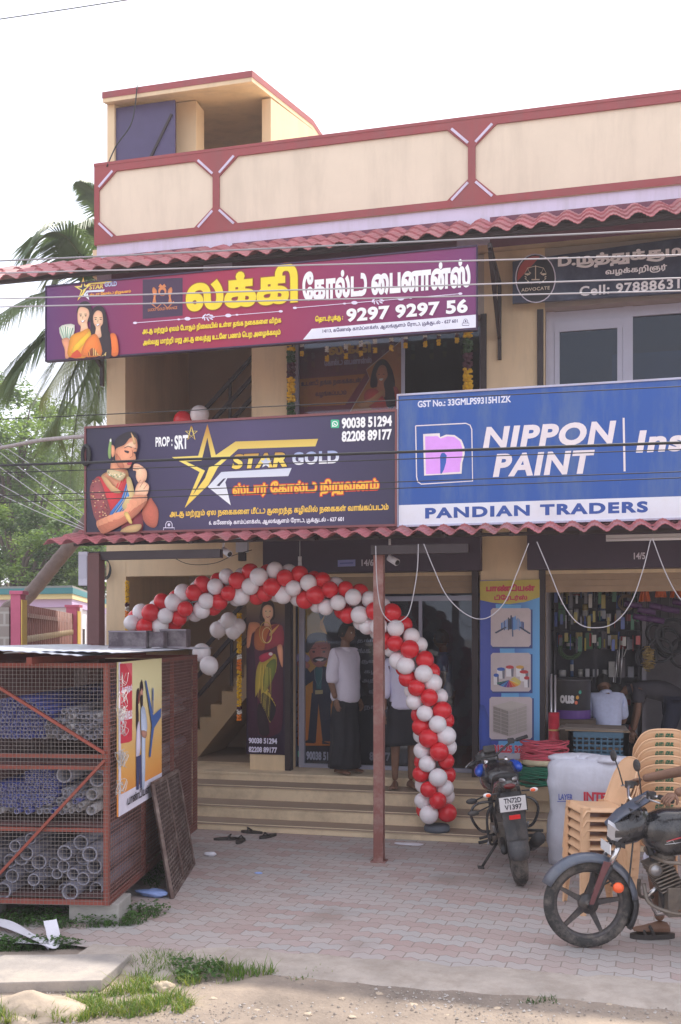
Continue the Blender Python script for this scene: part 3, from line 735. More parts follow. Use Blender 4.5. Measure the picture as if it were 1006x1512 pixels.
part('window_blind', MB().box(2.88, 4.7, .5, .51, 3.7, zw(960, 520, .5)).box(2.68, 2.86, .5, .51, 3.7, zw(960, 520, .5)), M('blind_blue', '#8093b8', .7, var=.05))
for x in (1.235, 1.88, -1.1):
    part('shutter_track', MB().box(x - .035, x + .035, -.03, .003, 3.7, 5.84), darkb)
# ---------------------------------------------------------------- tiled canopies on steel frames
tile = M('pink_red_tile', '#ad676d', .6, var=.24, scale=2.2, dirt=((.26, .17, .16), .8, 3), spec=.4)
def canopy(name, label, x0, x1, yf, zf, yb, zb, pitch, course, loc):
    R = thing(name, label, 'canopy', loc)
    nt_ = int(round((x1 - x0) / pitch)); SPT = 22; d = Vector((0, yb - yf, zb - zf)); Ld = d.length; d /= Ld; nrm = Vector((0, -d.z, d.y))
    cr = max(2, int(round(Ld / course))); V = []; Fc = []; nu = nt_ * SPT + 1
    rows = []
    for c in range(cr):
        a = c * Ld / cr; b = (c + 1) * Ld / cr
        rows += [(a, .022), (b - .003, .002)]
    def prof(t):
        h = .055 * max(0, (0.5 - .5 * math.cos(2 * PI * min(1, (t ** .8))))) ** .85
        return h + .0028 * math.cos(2 * PI * 7 * t)
    for off in (0, -.008):
        for a, h in rows:
            for i in range(nu):
                t = (i % SPT) / SPT; p = Vector((x0 + (x1 - x0) * i / (nu - 1), yf, zf)) + d * a + nrm * (prof(t) + h + off)
                V.append(p)
    nr = len(rows); 
    for j in range(nr - 1):
        for i in range(nu - 1): Fc.append((j * nu + i, j * nu + i + 1, (j + 1) * nu + i + 1, (j + 1) * nu + i))
    base = nr * nu
    for j in range(nr - 1):
        for i in range(nu - 1): Fc.append((base + j * nu + i, base + (j + 1) * nu + i, base + (j + 1) * nu + i + 1, base + j * nu + i + 1))
    for i in range(nu - 1): Fc.append((i, base + i, base + i + 1, i + 1))
    for j in range(nr - 1): Fc.append((j * nu, (j + 1) * nu, base + (j + 1) * nu, base + j * nu)); Fc.append((j * nu + nu - 1, base + j * nu + nu - 1, base + (j + 1) * nu + nu - 1, (j + 1) * nu + nu - 1))
    MB().add(V, Fc, tile, False).build('tile_sheet', None, R, recalc=False)
    f = MB()
    for t in (.1, .5, .93):
        p = Vector((0, yf, zf)) + Vector((0, yb - yf, zb - zf)) * t - nrm * .022
        f.beam((x0 + .25, p.y, p.z), (x1, p.y, p.z), .05, .03, darkb)
    k = x0 + .3
    while k < x1:
        f.beam((k, yf + .1, zf + .02), (k, yb, zb - .03), .04, .03, darkb); k += .62
    f.build('steel_frame', None, R); return R
LC = canopy('tiled_canopy', 'lower pink red tiled canopy on two posts in front of the shops', -2.9, 6.3, -2.6, 3.02, -.06, 3.64, .195, .33, (1.5, -1.3, 3.0))
for x0, x1 in ((-2.45, -1.05), (.45, 1.35)): MB().box(x0, x1, -2.5, -2.42, 2.885, 2.968, darkb).build('edge_beam', None, LC)
UC = canopy('tiled_canopy', 'upper pink red tiled canopy above the first floor signs', -5.4, 6.3, -1.32, 6.235, -.42, 6.72, .235, .34, (.5, -.8, 6.2))
for x in (-3.6, 1.42, 4.7):
    br = MB(); br.beam((x, -1.2, 6.17), (x, -.02, 6.17), .04, .05); br.beam((x, -1.15, 6.13), (x, -.045, 5.55), .04, .05); br.beam((x, -.55, 6.14), (x, -.55, 5.86), .03, .03); br.beam((x, -.02, 5.3), (x, -.02, 6.2), .05, .04)
    br.build('bracket', darkb, UC)
postm = M('post_red', '#7d4d46', .6, var=.15, scale=4, dirt=((.42, .36, .33), .45, 6))
def post(px, py, label, wd, gm, ztop=2.93):
    q = onZ(px, py, 0) if py else onY(px, 935, -2.5); x, y = q.x, q.y if py else -2.47
    R = thing('canopy_post', label, 'post', (x, y, 0), group='posts holding up the lower canopy')
    MB().box(x - wd / 2, x + wd / 2, y - wd / 2, y + wd / 2, 0, ztop).build('shaft', gm, R, bevel=.008)
    MB().box(x - .07, x + .07, y - .07, y + .07, 0, .012).build('base_plate', gm, R); MB().box(x - .06, x + .06, y - .06, y + .06, ztop, ztop + .02).build('cap_plate', gm, R); return R
post(560, 1272, 'pale red square steel post in front of the glass shop, balloon arch behind it', .095, postm)
post(140, None, 'dark brown steel post at the left end beside the pipe cage', .13, M('post_dark', '#5d3a38', .6, var=.15, scale=4))
# ---------------------------------------------------------------- sign boards and posters
def board(name, label, cat, x0, x1, y, z0, z1, mat, depth=.05, frame=None, fw=.02, group=None):
    R = thing(name, label, cat, ((x0 + x1) / 2, y + depth / 2, z0), group=group)
    MB().box(x0, x1, y, y + depth, z0, z1, mat).build('panel', None, R)
    if frame:
        f = MB()
        f.box(x0 - .004, x1 + .004, y - .012, y + depth + .004, z1, z1 + fw); f.box(x0 - .004, x1 + .004, y - .012, y + depth + .004, z0 - fw, z0)
        f.box(x0 - fw, x0 - .004, y - .01, y + depth, z0 - fw, z1 + fw); f.box(x1 + .004, x1 + fw, y - .01, y + depth, z0 - fw, z1 + fw)
        f.build('frame', frame, R)
    return R, Face((0, y, 0), (1, 0, 0), R)
gold = gradient('gold_print', '#f2c14a', '#a86a1e', 2, 0, 1, (.55, '#f7d36a')); silver = gradient('silver_print', '#f2f2fa', '#8f9dc6', 2)
def star_logo(f, mp, txt=True):
    """gold outline star with a swoosh bar; mp maps sketch pixels of the big board to photograph pixels"""
    P = lambda L: [mp(*p) for p in L]
    f.poly(gold, P([(306.5, 626), (319, 672), (348, 652), (470, 648), (466, 659), (352, 663), (322, 690), (308, 716), (273, 750), (295, 697), (254, 675), (293, 673)]))
    f.poly(ink('#2f2845'), P([(306.5, 646), (312.5, 676.5), (330, 676.5), (315, 688), (309, 690), (303, 706), (285, 731), (303, 695), (275, 681.5), (298, 680)]))
    f.poly(silver, P([(327, 697), (431, 691), (426, 703), (336, 706), (333, 712), (341, 746), (307, 719)]))
    f.poly(ink('#2f2845'), P([(330, 707), (334, 706), (324, 718), (320, 717)]))
    f.flush('emblem')
def whatsapp(f, x, y, s):
    f.poly(ink('#3fae83'), [(x - s, y - s * .8), (x - s * .8, y - s), (x + s * .8, y - s), (x + s, y - s * .8), (x + s, y + s * .8), (x + s * .8, y + s), (x - s * .8, y + s), (x - s, y + s * .8)])
    f.ring(ink('#f2f6f2'), x, y, s * .68, s * .68, s * .18); f.poly(ink('#f2f6f2'), [(x - s * .7, y + s * .72), (x - s * .6, y + s * .25), (x - s * .25, y + s * .6)])
    f.line(ink('#f2f6f2'), [(x - s * .25, y - s * .2), (x - s * .1, y + s * .12), (x + s * .25, y + s * .25)], s * .2)
    f.flush('chat_symbol')
def printer_mark(f, x, y, s, c='#cfcadd'):
    f.line(c, [(x - s, y + s), (x + s, y + s), (x + s, y + .3 * s), (x - s, y + .3 * s)], s * .16, True); f.line(c, [(x - .6 * s, y + .3 * s), (x - .6 * s, y - .4 * s), (x - .3 * s, y - .85 * s), (x + .3 * s, y - .85 * s), (x + .6 * s, y - .4 * s), (x + .6 * s, y + .3 * s)], s * .14); f.ell(c, x, y - .25 * s, .25 * s, .3 * s); f.flush('printer_mark')
skin_a, skin_b, skin_hi = '#d99470', '#b86f52', '#edb894'
# --- star gold board
R, f = board('sign_board', 'dark blue board with a gold star and a woman in a red and blue sari', 'sign board', xw(128, -2.3), xw(583, -2.3), -2.3, 3.185, 4.25,
             gradient('navy_print', '#221c36', '#2c2542', 0, 0, 1, (.55, '#473c62')), .06, M('sign_frame_maroon', '#7d4a4c', .6), .022)
star_logo(f, lambda x, y: (x, y))
f.text('PROP :', 230, 645.5, 660, 255, '#f0eef8', .035); f.text('SRT', 258, 643, 664, 278, '#f0eef8', .04); f.flush('lettering')
sx, sy = 283, 640
f.line(gold, [(sx + 9 * math.sin(2 * PI * k * 2 / 5), sy - 11 * math.cos(2 * PI * k * 2 / 5)) for k in range(5)], 1.7, True); f.flush('small_star')
f.text('STAR', 342, 671, 693, 424, gold, .05, .18, .04, '#2b2336', .035); f.flush('lettering')
f.text('GOLD', 432, 668, 687, 501, silver, .05, 0, .06); f.flush('lettering')
f.poly(silver, [(393 + (9 if k % 2 == 0 else 4) * math.sin(PI * k / 5), 683 - (9 if k % 2 == 0 else 4) * math.cos(PI * k / 5)) for k in range(10)]); f.flush('small_star')
f.text('ஸ்டார் கோல்டு நிறுவனம்', 344, 713, 737, 560, '#f6b23a', .04, 0, .0, '#c23b2c', .075); f.flush('lettering')
f.text('அடகு மற்றும் ஏல நகைகளை மீட்டு குறைந்த கழிவில் நகைகள் வாங்கப்படும்', 251, 753, 766, 574, '#e9bc4c', .035); f.flush('lettering')
f.text('6. கணேஷ் காம்ப்ளக்ஸ், ஆலங்குளம் ரோடு, முக்கூடல் - 627 601', 309, 768, 777.5, 508, '#e2e0f0', .03); f.flush('lettering')
whatsapp(f, 495, 626, 6.2)
f.text('90038 51294', 505, 617.5, 633.5, 579, '#f2f2fa', .045); f.text('82208 89177', 505, 637, 653, 579, '#f2f2fa', .045); f.flush('lettering')
printer_mark(f, 250, 777, 8)
# woman in sari, traced
def zz(L, x0, y0, k): return [(x0 + a / k, y0 + b / k) for a, b in L]
Q = lambda L: zz(L, 125, 620, 7.186)
f.poly('#b5604a', Q([(640, 900), (700, 830), (730, 860), (785, 960), (780, 1090), (740, 1145), (660, 1110), (610, 1010)]), 4)
f.poly('#7f2f3a', Q([(450, 1000), (600, 960), (610, 1190), (400, 1195)]), 3)
f.poly('#b98a5a', Q([(270, 545), (440, 520), (470, 640), (400, 760), (260, 680), (180, 600)]), 4)
f.poly(skin_a, Q([(290, 440), (350, 440), (440, 545), (440, 600), (380, 740), (250, 640), (200, 600), (270, 540)]), 4)
f.poly('#c6333a', Q([(120, 620), (190, 610), (300, 720), (390, 760), (460, 610), (480, 640), (400, 830), (330, 960), (270, 960), (150, 700)]), 3)
f.poly('#8d4a4c', Q([(120, 620), (65, 710), (70, 850), (135, 1080), (285, 1030), (230, 800), (170, 640)]), 3)
rz = random.Random(2)
for k in range(90):
    x, y = rz.uniform(75, 260), rz.uniform(640, 1050)
    if x > 75 + (y - 800) * .25 and x < 170 + (y - 640) * .28: f.ell(rz.choice(['#c79a70', '#a53a3e', '#d9b48a', '#6d3038']), 125 + x / 7.186, 620 + y / 7.186, rz.uniform(.7, 1.6), rz.uniform(.6, 1.3), 7)
f.poly('#c7a070', Q([(190, 610), (240, 610), (330, 720), (400, 760), (380, 780), (290, 760)]), 3)
f.poly('#3a72b4', Q([(470, 640), (520, 700), (545, 860), (400, 1010), (300, 1040), (285, 980), (400, 840)]), 3)
for k in range(9): f.line(rz.choice(['#6ea7d8', '#274f8c', '#b8a878']), Q([(470 + k * 6, 660 + k * 20), (420 + k * 8, 850 + k * 5), (310 + k * 12, 1000)]), .8)
f.poly('#c8b078', Q([(455, 640), (500, 620), (545, 800), (530, 930), (460, 980), (410, 920), (440, 870), (510, 850)]), 4)
f.poly(skin_a, Q([(140, 1080), (290, 1030), (420, 1000), (540, 900), (545, 780), (660, 790), (670, 870), (560, 1010), (420, 1110), (240, 1200), (180, 1190)]), 4)
f.poly(skin_b, Q([(160, 1130), (330, 1110), (500, 1010), (650, 870), (660, 900), (520, 1050), (250, 1200), (190, 1195)]), 3)
f.poly('#d8b66a', Q([(430, 1000), (470, 980), (520, 1090), (490, 1100)]), 2)
f.poly(skin_hi, Q([(545, 790), (570, 690), (620, 650), (690, 690), (695, 740), (670, 800), (600, 800)]), 4)
f.poly(skin_hi, Q([(550, 470), (600, 480), (670, 545), (665, 640), (600, 680), (560, 620), (560, 550), (530, 540), (530, 490)]), 4)
for a, b, c, d in ((575, 690, 610, 640), (600, 720, 650, 640), (640, 740, 685, 680), (530, 495, 600, 500), (540, 535, 590, 530)): f.line('#b8765a', Q([(a, b), (c, d)]), .9)
f.poly('#c9b48a', Q([(255, 540), (300, 530), (440, 570), (440, 610), (390, 650), (300, 610), (260, 585)]), 4)
for k in range(16): f.ell(rz.choice(['#f0ead0', '#5f8a60', '#e2cfa0']), 125 + (270 + k * 11) / 7.186, 620 + (560 + 30 * math.sin(k * .2) + (k % 2) * 22) / 7.186, 1, 1, 7)
f.poly('#241a24', Q([(330, 300), (350, 210), (430, 150), (520, 130), (570, 170), (580, 260), (520, 300), (430, 320), (370, 440), (320, 430), (300, 330)]), 4)
f.poly(skin_a, Q([(355, 310), (440, 270), (500, 200), (560, 200), (578, 300), (555, 370), (560, 420), (520, 450), (510, 490), (480, 520), (420, 530), (360, 480), (340, 380)]), 4)
f.poly(skin_hi, Q([(440, 290), (500, 240), (550, 240), (560, 300), (520, 300)]), 4)
f.poly(skin_b, Q([(350, 360), (400, 420), (440, 500), (420, 530), (360, 480)]), 3)
f.line('#2b1c1c', Q([(440, 305), (480, 285), (520, 300)]), .9); f.line('#2b1c1c', Q([(545, 315), (560, 310), (575, 318)]), .8)
f.poly('#3d2a2c', Q([(440, 330), (490, 340), (480, 360), (450, 350)]), 3); f.poly('#3d2a2c', Q([(535, 350), (565, 345), (555, 370)]), 3)
f.line('#9b5a48', Q([(525, 330), (530, 390), (500, 410)]), .7); f.poly('#b03a44', Q([(470, 465), (520, 455), (515, 475), (480, 485)]), 3)
f.poly(skin_a, Q([(300, 280), (335, 290), (340, 370), (310, 400)]), 3); f.poly('#7e9a5a', Q([(285, 230), (305, 210), (300, 400), (275, 410), (268, 340)]), 3); f.ell('#e8e4d8', 125 + 296 / 7.186, 620 + 225 / 7.186, 1.2, 2.4)
f.poly('#c9a070', Q([(510, 140), (540, 180), (565, 250), (540, 265), (525, 200)]), 3)
f.poly('#b99a6a', Q([(400, 1190), (480, 1130), (610, 1110), (620, 1150), (560, 1195)]), 3)
f.flush('portrait')
# --- purple board
y = -1.36
R, f = board('sign_board', 'long purple board with large yellow lettering and two smiling women, under the upper canopy', 'sign board', xw(69, y), xw(703, y), y, zw(703, 485, y), zw(440, 389, y),
             gradient('purple_print', '#55225f', '#6b2260', 0, 0, 1, (.42, '#9a1a40')), .05, M('sign_frame_purple', '#3d2a4a', .6), .015)
f.poly(ink('#3b2040'), [(211, 413), (270, 410), (270, 466), (211, 471)]); f.flush('emblem_ground')
orange = '#c97a45'
f.line(orange, [(222, 447), (232, 455), (240, 447), (248, 455), (257, 445)], 1.4); f.ell(orange, 240, 430, 6, 7); f.ell('#3b2040', 240, 432, 3.4, 4.4); f.poly(orange, [(234, 424), (237, 419), (240, 422), (243, 419), (246, 424)])
for s in (-1, 1):
    f.poly(orange, [(240 + s * 8, 430), (240 + s * 13, 424), (240 + s * 15, 430), (240 + s * 12, 440), (240 + s * 15, 449), (240 + s * 9, 448), (240 + s * 10, 440)], 3)
f.text('LUCKY GOLD FINANCE', 219, 456, 460, 262, orange, .02); f.flush('emblem')
k = .42; star_logo(f, lambda x, y: (110 + (x - 254) * k * 1.02, 414 + (y - 626) * k * .62 - (x - 254) * .02) if False else (110 + (x - 254) * .255, 409 + (y - 626) * .285))
f.text('STAR', 132, 421, 428, 153, gold, .04, .15); f.text('GOLD', 155, 417, 424, 173, silver, .04); f.text('ஸ்டார் கோல்டு நிறுவனம்', 133, 433, 439, 194, '#e8a03a', .04); f.flush('lettering')
f.text('லக்கி', 275, 403, 461, 440, '#f3cf2b', .05, 0, .01, '#8a4a14', .025); f.flush('lettering')
f.text('கோல்டு பைனான்ஸ்', 447, 402, 446, 695, '#e6e6fa', .05); f.flush('lettering')
ln = '#dcd2e6'
for x0, y0, x1, y1, cx in ((200, 477, 415, 460, 312), (436, 455, 680, 434, 557)):
    f.line(ln, [(x0, y0), (x1, y1)], .9)
    for t, r in ((0, 2), (.36, 3), (.3, 1.5), (.64, 3), (.7, 1.5), (1, 2)): f.ell(ln, x0 + (x1 - x0) * t, y0 + (y1 - y0) * t, r * 1.6, r * .9, 10)
    for a in range(8): f.ell(ln, x0 + (x1 - x0) * .5 + 7 * math.cos(a * PI / 4), y0 + (y1 - y0) * .5 + 3.4 * math.sin(a * PI / 4), 3.2, 1.1, 8, a * PI / 4 * .6)
f.flush('ornament')
f.text('அடகு மற்றும் ஏலம் போகும் நிலையில் உள்ள தங்க நகைகளை விற்க', 211, 484.5, 496, 416, '#efcb2e', .045); f.flush('lettering')
f.text('அல்லது மாற்றி மறு அடகு வைத்து உடனே பணம் பெற அழைக்கவும்', 212, 501, 513, 415, '#efcb2e', .045); f.flush('lettering')
f.text('தொடர்புக்கு :', 466, 467, 478.5, 507, '#efcb2e', .045); f.flush('lettering')
f.text('9297 9297 56', 512, 456, 476.5, 691, '#ece8fa', .045, 0, .03); f.flush('lettering')
f.poly(ink('#dcdcf6'), [(461, 486), (703, 465), (703, 484), (448, 502)]); f.flush('white_strip')
f.text('14/13, கணேஷ் காம்ப்ளக்ஸ், ஆலங்குளம் ரோடு, முக்கூடல் - 627 601', 477, 486, 494, 676, '#3a2a5c', .03); f.flush('lettering'); printer_mark(f, 688, 476, 5, '#4a3a66')
Q = lambda L: zz(L, 80, 400, 4.79)
f.poly('#d8d8c8', Q([(40, 405), (90, 380), (150, 385), (140, 460), (110, 500), (60, 480)]), 2)
for k in range(6): f.line(['#7da88a', '#a9c4b0', '#5f8a72'][k % 3], Q([(48 + k * 18, 400 - 6 * math.sin(k)), (75 + k * 8, 480)]), 1.4)
f.poly(skin_a, Q([(60, 490), (110, 480), (115, 560), (110, 615), (85, 618), (80, 560)]), 4)
f.poly('#2a1a22', Q([(165, 290), (190, 230), (240, 220), (270, 260), (268, 340), (240, 360), (180, 310)]), 4)
f.poly(skin_hi, Q([(172, 300), (190, 260), (240, 270), (255, 310), (240, 370), (250, 450), (190, 460), (195, 400), (175, 370)]), 4)
f.poly('#e0932a', Q([(130, 460), (200, 430), (260, 420), (260, 600), (110, 612), (110, 520)]), 3)
f.poly('#e8b832', Q([(140, 540), (255, 430), (262, 470), (180, 560), (140, 590)]), 2); f.poly('#c94a2a', Q([(120, 614), (170, 560), (200, 612)]), 2); f.poly('#d0522e', Q([(190, 600), (240, 540), (250, 606)]), 2)
f.poly('#2a1820', Q([(265, 440), (272, 300), (300, 255), (345, 255), (372, 300), (390, 420), (410, 590), (330, 600), (300, 470)]), 4)
f.poly(skin_hi, Q([(284, 320), (310, 285), (345, 300), (352, 370), (335, 405), (340, 470), (295, 470), (302, 410), (286, 370)]), 4)
f.poly('#e07a30', Q([(255, 470), (300, 450), (330, 500), (340, 600), (205, 606), (220, 520)]), 3); f.poly('#e0702c', Q([(400, 460), (440, 450), (460, 520), (458, 596), (412, 598)]), 3); f.poly('#2a1820', Q([(350, 420), (400, 440), (412, 600), (360, 602)]), 3)
for cx, cy, dx in ((213, 330, 1), (320, 355, 1)):
    for s in (-1, 1): f.ell('#2c1c1e', 80 + (cx + s * 18) / 4.79, 400 + (cy - 8) / 4.79, 1.5, .7, 8); f.line('#2c1c1e', Q([(cx + s * 18 - 9, cy - 20), (cx + s * 18 + 9, cy - 20)]), .7)
    f.line('#b07058', Q([(cx, cy - 5), (cx - 4, cy + 12)]), .8); f.poly('#f6f0ea', Q([(cx - 16, cy + 28), (cx + 14, cy + 24), (cx + 4, cy + 38), (cx - 8, cy + 40)]), 2); f.line('#a83a3a', Q([(cx - 18, cy + 27), (cx - 4, cy + 42), (cx + 16, cy + 23)]), .7)
for k in range(22): f.line(rz.choice(['#d8a850', '#6a3a2a', '#e8cc80']), Q([(250 + k * 6, 580 - 30 * math.sin(k * .3)), (255 + k * 5.6, 606 - 2 * (k % 3))]), .8)
f.flush('portrait')
# --- blue paint board
x0 = xw(589, -2.28)
R, f = board('sign_board', 'large blue paint shop board with white strip along its bottom, right of the star board', 'sign board', x0, 5.2, -2.28, 3.175, 4.40, M('blue_enamel', '#1f51a2', .4, var=.06, scale=.8, dirt=((.2, .26, .26), .4, 4), streak=True), .12, M('sign_frame_white', '#b9bcd6', .6, var=.1, dirt=((.35, .2, .12), .7, 3)), .018)
f.uvpoly(M('white_enamel', '#e2e4ee', .45, var=.05, dirt=((.45, .4, .36), .35, 3)), [(x0, 3.176), (5.19, 3.176), (5.19, zw(589, 746, -2.28)), (x0, zw(589, 746, -2.28))]); f.flush('white_strip')
wp = '#d9cfd3'
f.text('GST No.: 33GMLPS9315H1ZK', 617, 592, 602, 755, '#cfd0e0', .035); f.flush('lettering')
f.text('NIPPON', 713, 630.5, 663.5, 904, wp, .045, .18, .06); f.text('PAINT', 728, 670.5, 704.5, 872, wp, .045, .18, .06); f.flush('lettering')
f.text('Ins', 939, 636, 669, 1008, wp, .04, .18, .05); f.text('talled', 1013, 632, 666, 1090, wp, .04, .18, .05) if False else None; f.flush('lettering')
f.line(wp, [(921, 617), (922.5, 696)], 3); f.flush('divider')
f.text('PANDIAN TRADERS', 628, 750, 766, 957, '#2a4a92', .05, 0, .1); f.flush('lettering')
Q = lambda L: zz(L, 590, 560, 4.79)
f.line(wp, Q([(115, 330), (470, 312), (500, 325), (512, 355), (518, 720), (155, 742), (130, 725), (122, 690)]), 1.6, True); f.flush('emblem_border')
f.poly(ink('#dcd2d2'), Q([(168, 388), (285, 382), (288, 410), (330, 392), (390, 395), (440, 430), (460, 480), (462, 530), (445, 590), (440, 668), (175, 682)]))
f.poly(ink('#d193e2'), Q([(182, 405), (270, 402), (290, 420), (340, 404), (390, 408), (430, 440), (446, 490), (446, 540), (430, 600), (428, 655), (310, 662), (290, 668), (188, 672)]), )
f.poly(ink('#2f57a8'), Q([(290, 668), (288, 545), (298, 522), (318, 520), (335, 540), (330, 590), (315, 640), (300, 668)])); f.flush('emblem')
# --- advocate board
y = -.2
R = thing('sign_board', 'small dark navy lawyer board with round red emblem, under the upper canopy on the right', 'sign board', (xw(1006, y), y, 5.86)); f = Face((0, y, 0), (1, 0, 0), R)
q4 = [onY(757, 448, y), onY(1006, 432, y), onY(1006, 351, y), onY(757, 386, y)]; k_ = (4.6 - q4[0].x) / (q4[1].x - q4[0].x); q4[1] = q4[0].lerp(q4[1], k_); q4[2] = q4[3].lerp(q4[2], k_)
MB().prism(q4, (0, .035, 0), M('navy_board', '#2a2f4a', .4, var=.08, dirt=((.14, .18, .28), .5, 2))).build('panel', None, R)
f.ell(ink('#23222e'), 791, 411, 29, 35.5, 30); f.poly(ink('#a5403c'), [(791 + 27 * math.cos(t), 411 - 33 * math.sin(t)) for t in [PI * .42 + k * PI * .62 / 10 for k in range(11)]]); f.ring('#cfc9d8', 791, 411, 30, 36.5, 1.6)
f.flush('emblem_ground')
c = '#d3c6b4'
f.line(c, [(791, 392), (791, 412)], 1.4); f.line(c, [(779, 396), (791, 393), (803, 396)], 1); f.line(c, [(785, 413), (797, 413)], 1.8)
for s in (-1, 1):
    f.line(c, [(791 + s * 12, 396), (791 + s * 8, 404), (791 + s * 16, 404)], .6, True); f.ell(c, 791 + s * 12, 405, 4.2, 1.4, 10)
    for k in range(6): f.ell(c, 791 + s * (7 + 2.6 * math.sin(k * .6) * 3), 418 - k * 3, 1.9, .8, 7, -s * .6)
f.text('ADVOCATE', 770, 426, 431, 812, c, .02, 0, .05); f.flush('emblem')
wt = '#e6e2f0'
f.text('D.முத்துக்குமார்', 824, 378.5, 400, 1046, wt, .05); f.flush('lettering')
f.text('வழக்கறிஞர்', 894, 396.5, 409, 985, wt, .035); f.flush('lettering')
f.text('Cell: 9788863124', 856, 423, 438, 1033, wt, .03, 0, .06); f.flush('lettering')
# --- vertical banner of the paint shop
y = -.03
R, f = board('banner', 'tall narrow blue banner with three square product pictures, on the pillar between the shops', 'banner', 1.197, 1.873, y, .72, 2.76, gradient('blue_banner', '#3b4ea8', '#5fa3d8', 0, .0, 1, (.35, '#2b3f9c')), .02, None)
f.poly(ink('#b8a548'), [(709, 858), (797, 855.5), (797, 882), (775, 889), (752, 892), (728, 890), (709, 886)]); f.flush('yellow_top')
f.text('பாண்டியன்', 718, 863, 873.5, 790, '#b8284a', .06); f.text('டிரேடர்ஸ்', 730, 878, 888, 779, '#b8284a', .05); f.flush('lettering')
f.poly('#5f9fd0', [(732, 892), (770, 893), (760, 960), (775, 1118), (735, 1118), (742, 1000)]); f.poly('#2c48a0', [(709, 1040), (722, 1060), (726, 1118), (709, 1118)], 2); f.flush('light_band')
for y0, y1, x0_, x1_ in ((898, 955, 725, 784), (964, 1021, 725, 784), (1029, 1091.5, 723, 786)):
    f.poly(ink('#2f3f7c'), [(x0_ + 2, y0 + 2), (x1_ + 2.5, y0 + 2), (x1_ + 2.5, y1 + 2.5), (x0_ + 2, y1 + 2.5)])
    f.poly(ink('#bdb0b2'), [(x0_, y0 + 3), (x0_ + 3, y0), (x1_ - 3, y0), (x1_, y0 + 3), (x1_, y1 - 3), (x1_ - 3, y1), (x0_ + 3, y1), (x0_, y1 - 3)])
for k in range(17):
    x = 741 + k * 2; h = 9 + 9 * math.exp(-((k - 8) / 6) ** 2) * rz.uniform(.6, 1.2); f.line(rz.choice(['#3f6fae', '#27304a', '#5f8fc8', '#2f4f8c']), [(x, 927 - h + abs(k - 8) * .3), (x, 929 + rz.uniform(-1, 2))], rz.uniform(1.2, 2.4))
for k in range(7):
    f.ell('#38425c', 733 + k * 2.2, 934 - k * 1.2, 2, 1.2, 8); f.ell('#38425c', 782 - k * 2.2, 935 - k * 1.4, 1.8, 1.3, 8)
f.line('#4a5a7a', [(757, 929), (757.5, 940)], 2); f.flush('pipe_picture')
for x, yy, r, col in ((740, 988, 6, '#2f56a8'), (753, 985, 6, '#b8323a'), (768, 985, 6, '#c89a4a'), (774, 992, 6.5, '#b8323a'), (778, 1001, 4, '#b02a36'), (733, 997, 4, '#2f56a8')):
    f.poly('#d8d4d8', [(x - r, yy), (x + r, yy), (x + r * .9, yy + 14), (x - r * .9, yy + 14)]); f.poly('#6f6c78', [(x + r * .3, yy), (x + r, yy), (x + r * .9, yy + 14), (x + r * .4, yy + 14)]); f.ell(col, x, yy, r, 2.6, 14)
for k in range(9):
    a = 2.9 - k * .28; f.poly(['#2f6a5a', '#27406c', '#3f7fb8', '#4f4f9c', '#8a3a7a', '#c23a3a', '#d86a2a', '#e0a03a', '#d8c85a'][k], [(752, 1004), (752 + 19 * math.cos(a), 1006 + 9 * math.sin(a)), (752 + 19 * math.cos(a - .26), 1006 + 9 * math.sin(a - .26))])
f.poly('#c8b868', [(754, 1003), (760, 999), (770, 1006), (768, 1010)]); f.flush('paint_picture')
for rrow in range(7):
    for s, xa, xb in ((-1, 729, 752), (1, 752, 779)):
        n_ = 2
        for k in range(n_):
            t0, t1 = k / n_, (k + 1) / n_ - .04
            xx0, xx1 = xa + (xb - xa) * t0, xa + (xb - xa) * t1; yb = lambda x: (1043 + rrow * 5.3) + (x - 729) * .33 if s < 0 else (1043 + rrow * 5.3) + 7.6 - (x - 752) * .33
            f.poly('#8a817c' if s < 0 else '#a89e98', [(xx0, yb(xx0)), (xx1, yb(xx1)), (xx1, yb(xx1) + 4.5), (xx0, yb(xx0) + 4.5)])
f.poly('#b5aca6', [(729, 1042), (755, 1035), (779, 1040), (752, 1050)]); f.flush('block_picture')
f.text('81225 32874', 727, 1099.5, 1111, 790, '#c8304a', .07, 0, 0, '#d8c8d8', .03); f.ring('#c8304a', 719, 1106, 4, 4.5, 1.2); f.flush('lettering')
f.poly(ink('#b8b4c0'), [(709, 1111), (797, 1113), (797, 1121), (709, 1119)]); f.flush('white_strip')
# --- tall poster of a woman in a dark silk sari, on the pillar left of the glass
y = -.012
R, f = board('poster', 'tall dark poster of a woman in a green and maroon silk sari on the pillar', 'poster', xw(364, y), xw(421, y), y, zw(392, 1114, y), zw(392, 878, y), gradient('poster_dark', '#2a1c30', '#8a7048', 2, .55, 1, (.8, '#4a3440')), .01, None)
Q = lambda L: zz(L, 355, 860, 5.3)
f.poly('#4f1c34', Q([(60, 400), (120, 340), (330, 340), (335, 700), (330, 1100), (280, 1190), (140, 1190), (70, 900)]), 3)
f.poly('#3a1830', Q([(60, 560), (110, 520), (140, 1190), (60, 1180)]), 2)
f.poly(skin_a, Q([(62, 340), (90, 310), (150, 320), (150, 370), (95, 400), (75, 500), (50, 500)]), 3)
f.poly('#b9683a', Q([(140, 350), (250, 330), (300, 330), (250, 400), (200, 520), (120, 520), (110, 420)]), 3)
f.poly('#9a3040', Q([(240, 350), (330, 340), (338, 490), (280, 500), (240, 520), (190, 520)]), 3); f.poly('#d8a060', Q([(290, 340), (305, 335), (240, 420), (228, 400)]), 2)
f.poly(skin_a, Q([(290, 500), (330, 495), (335, 640), (325, 660), (300, 580)]), 3)
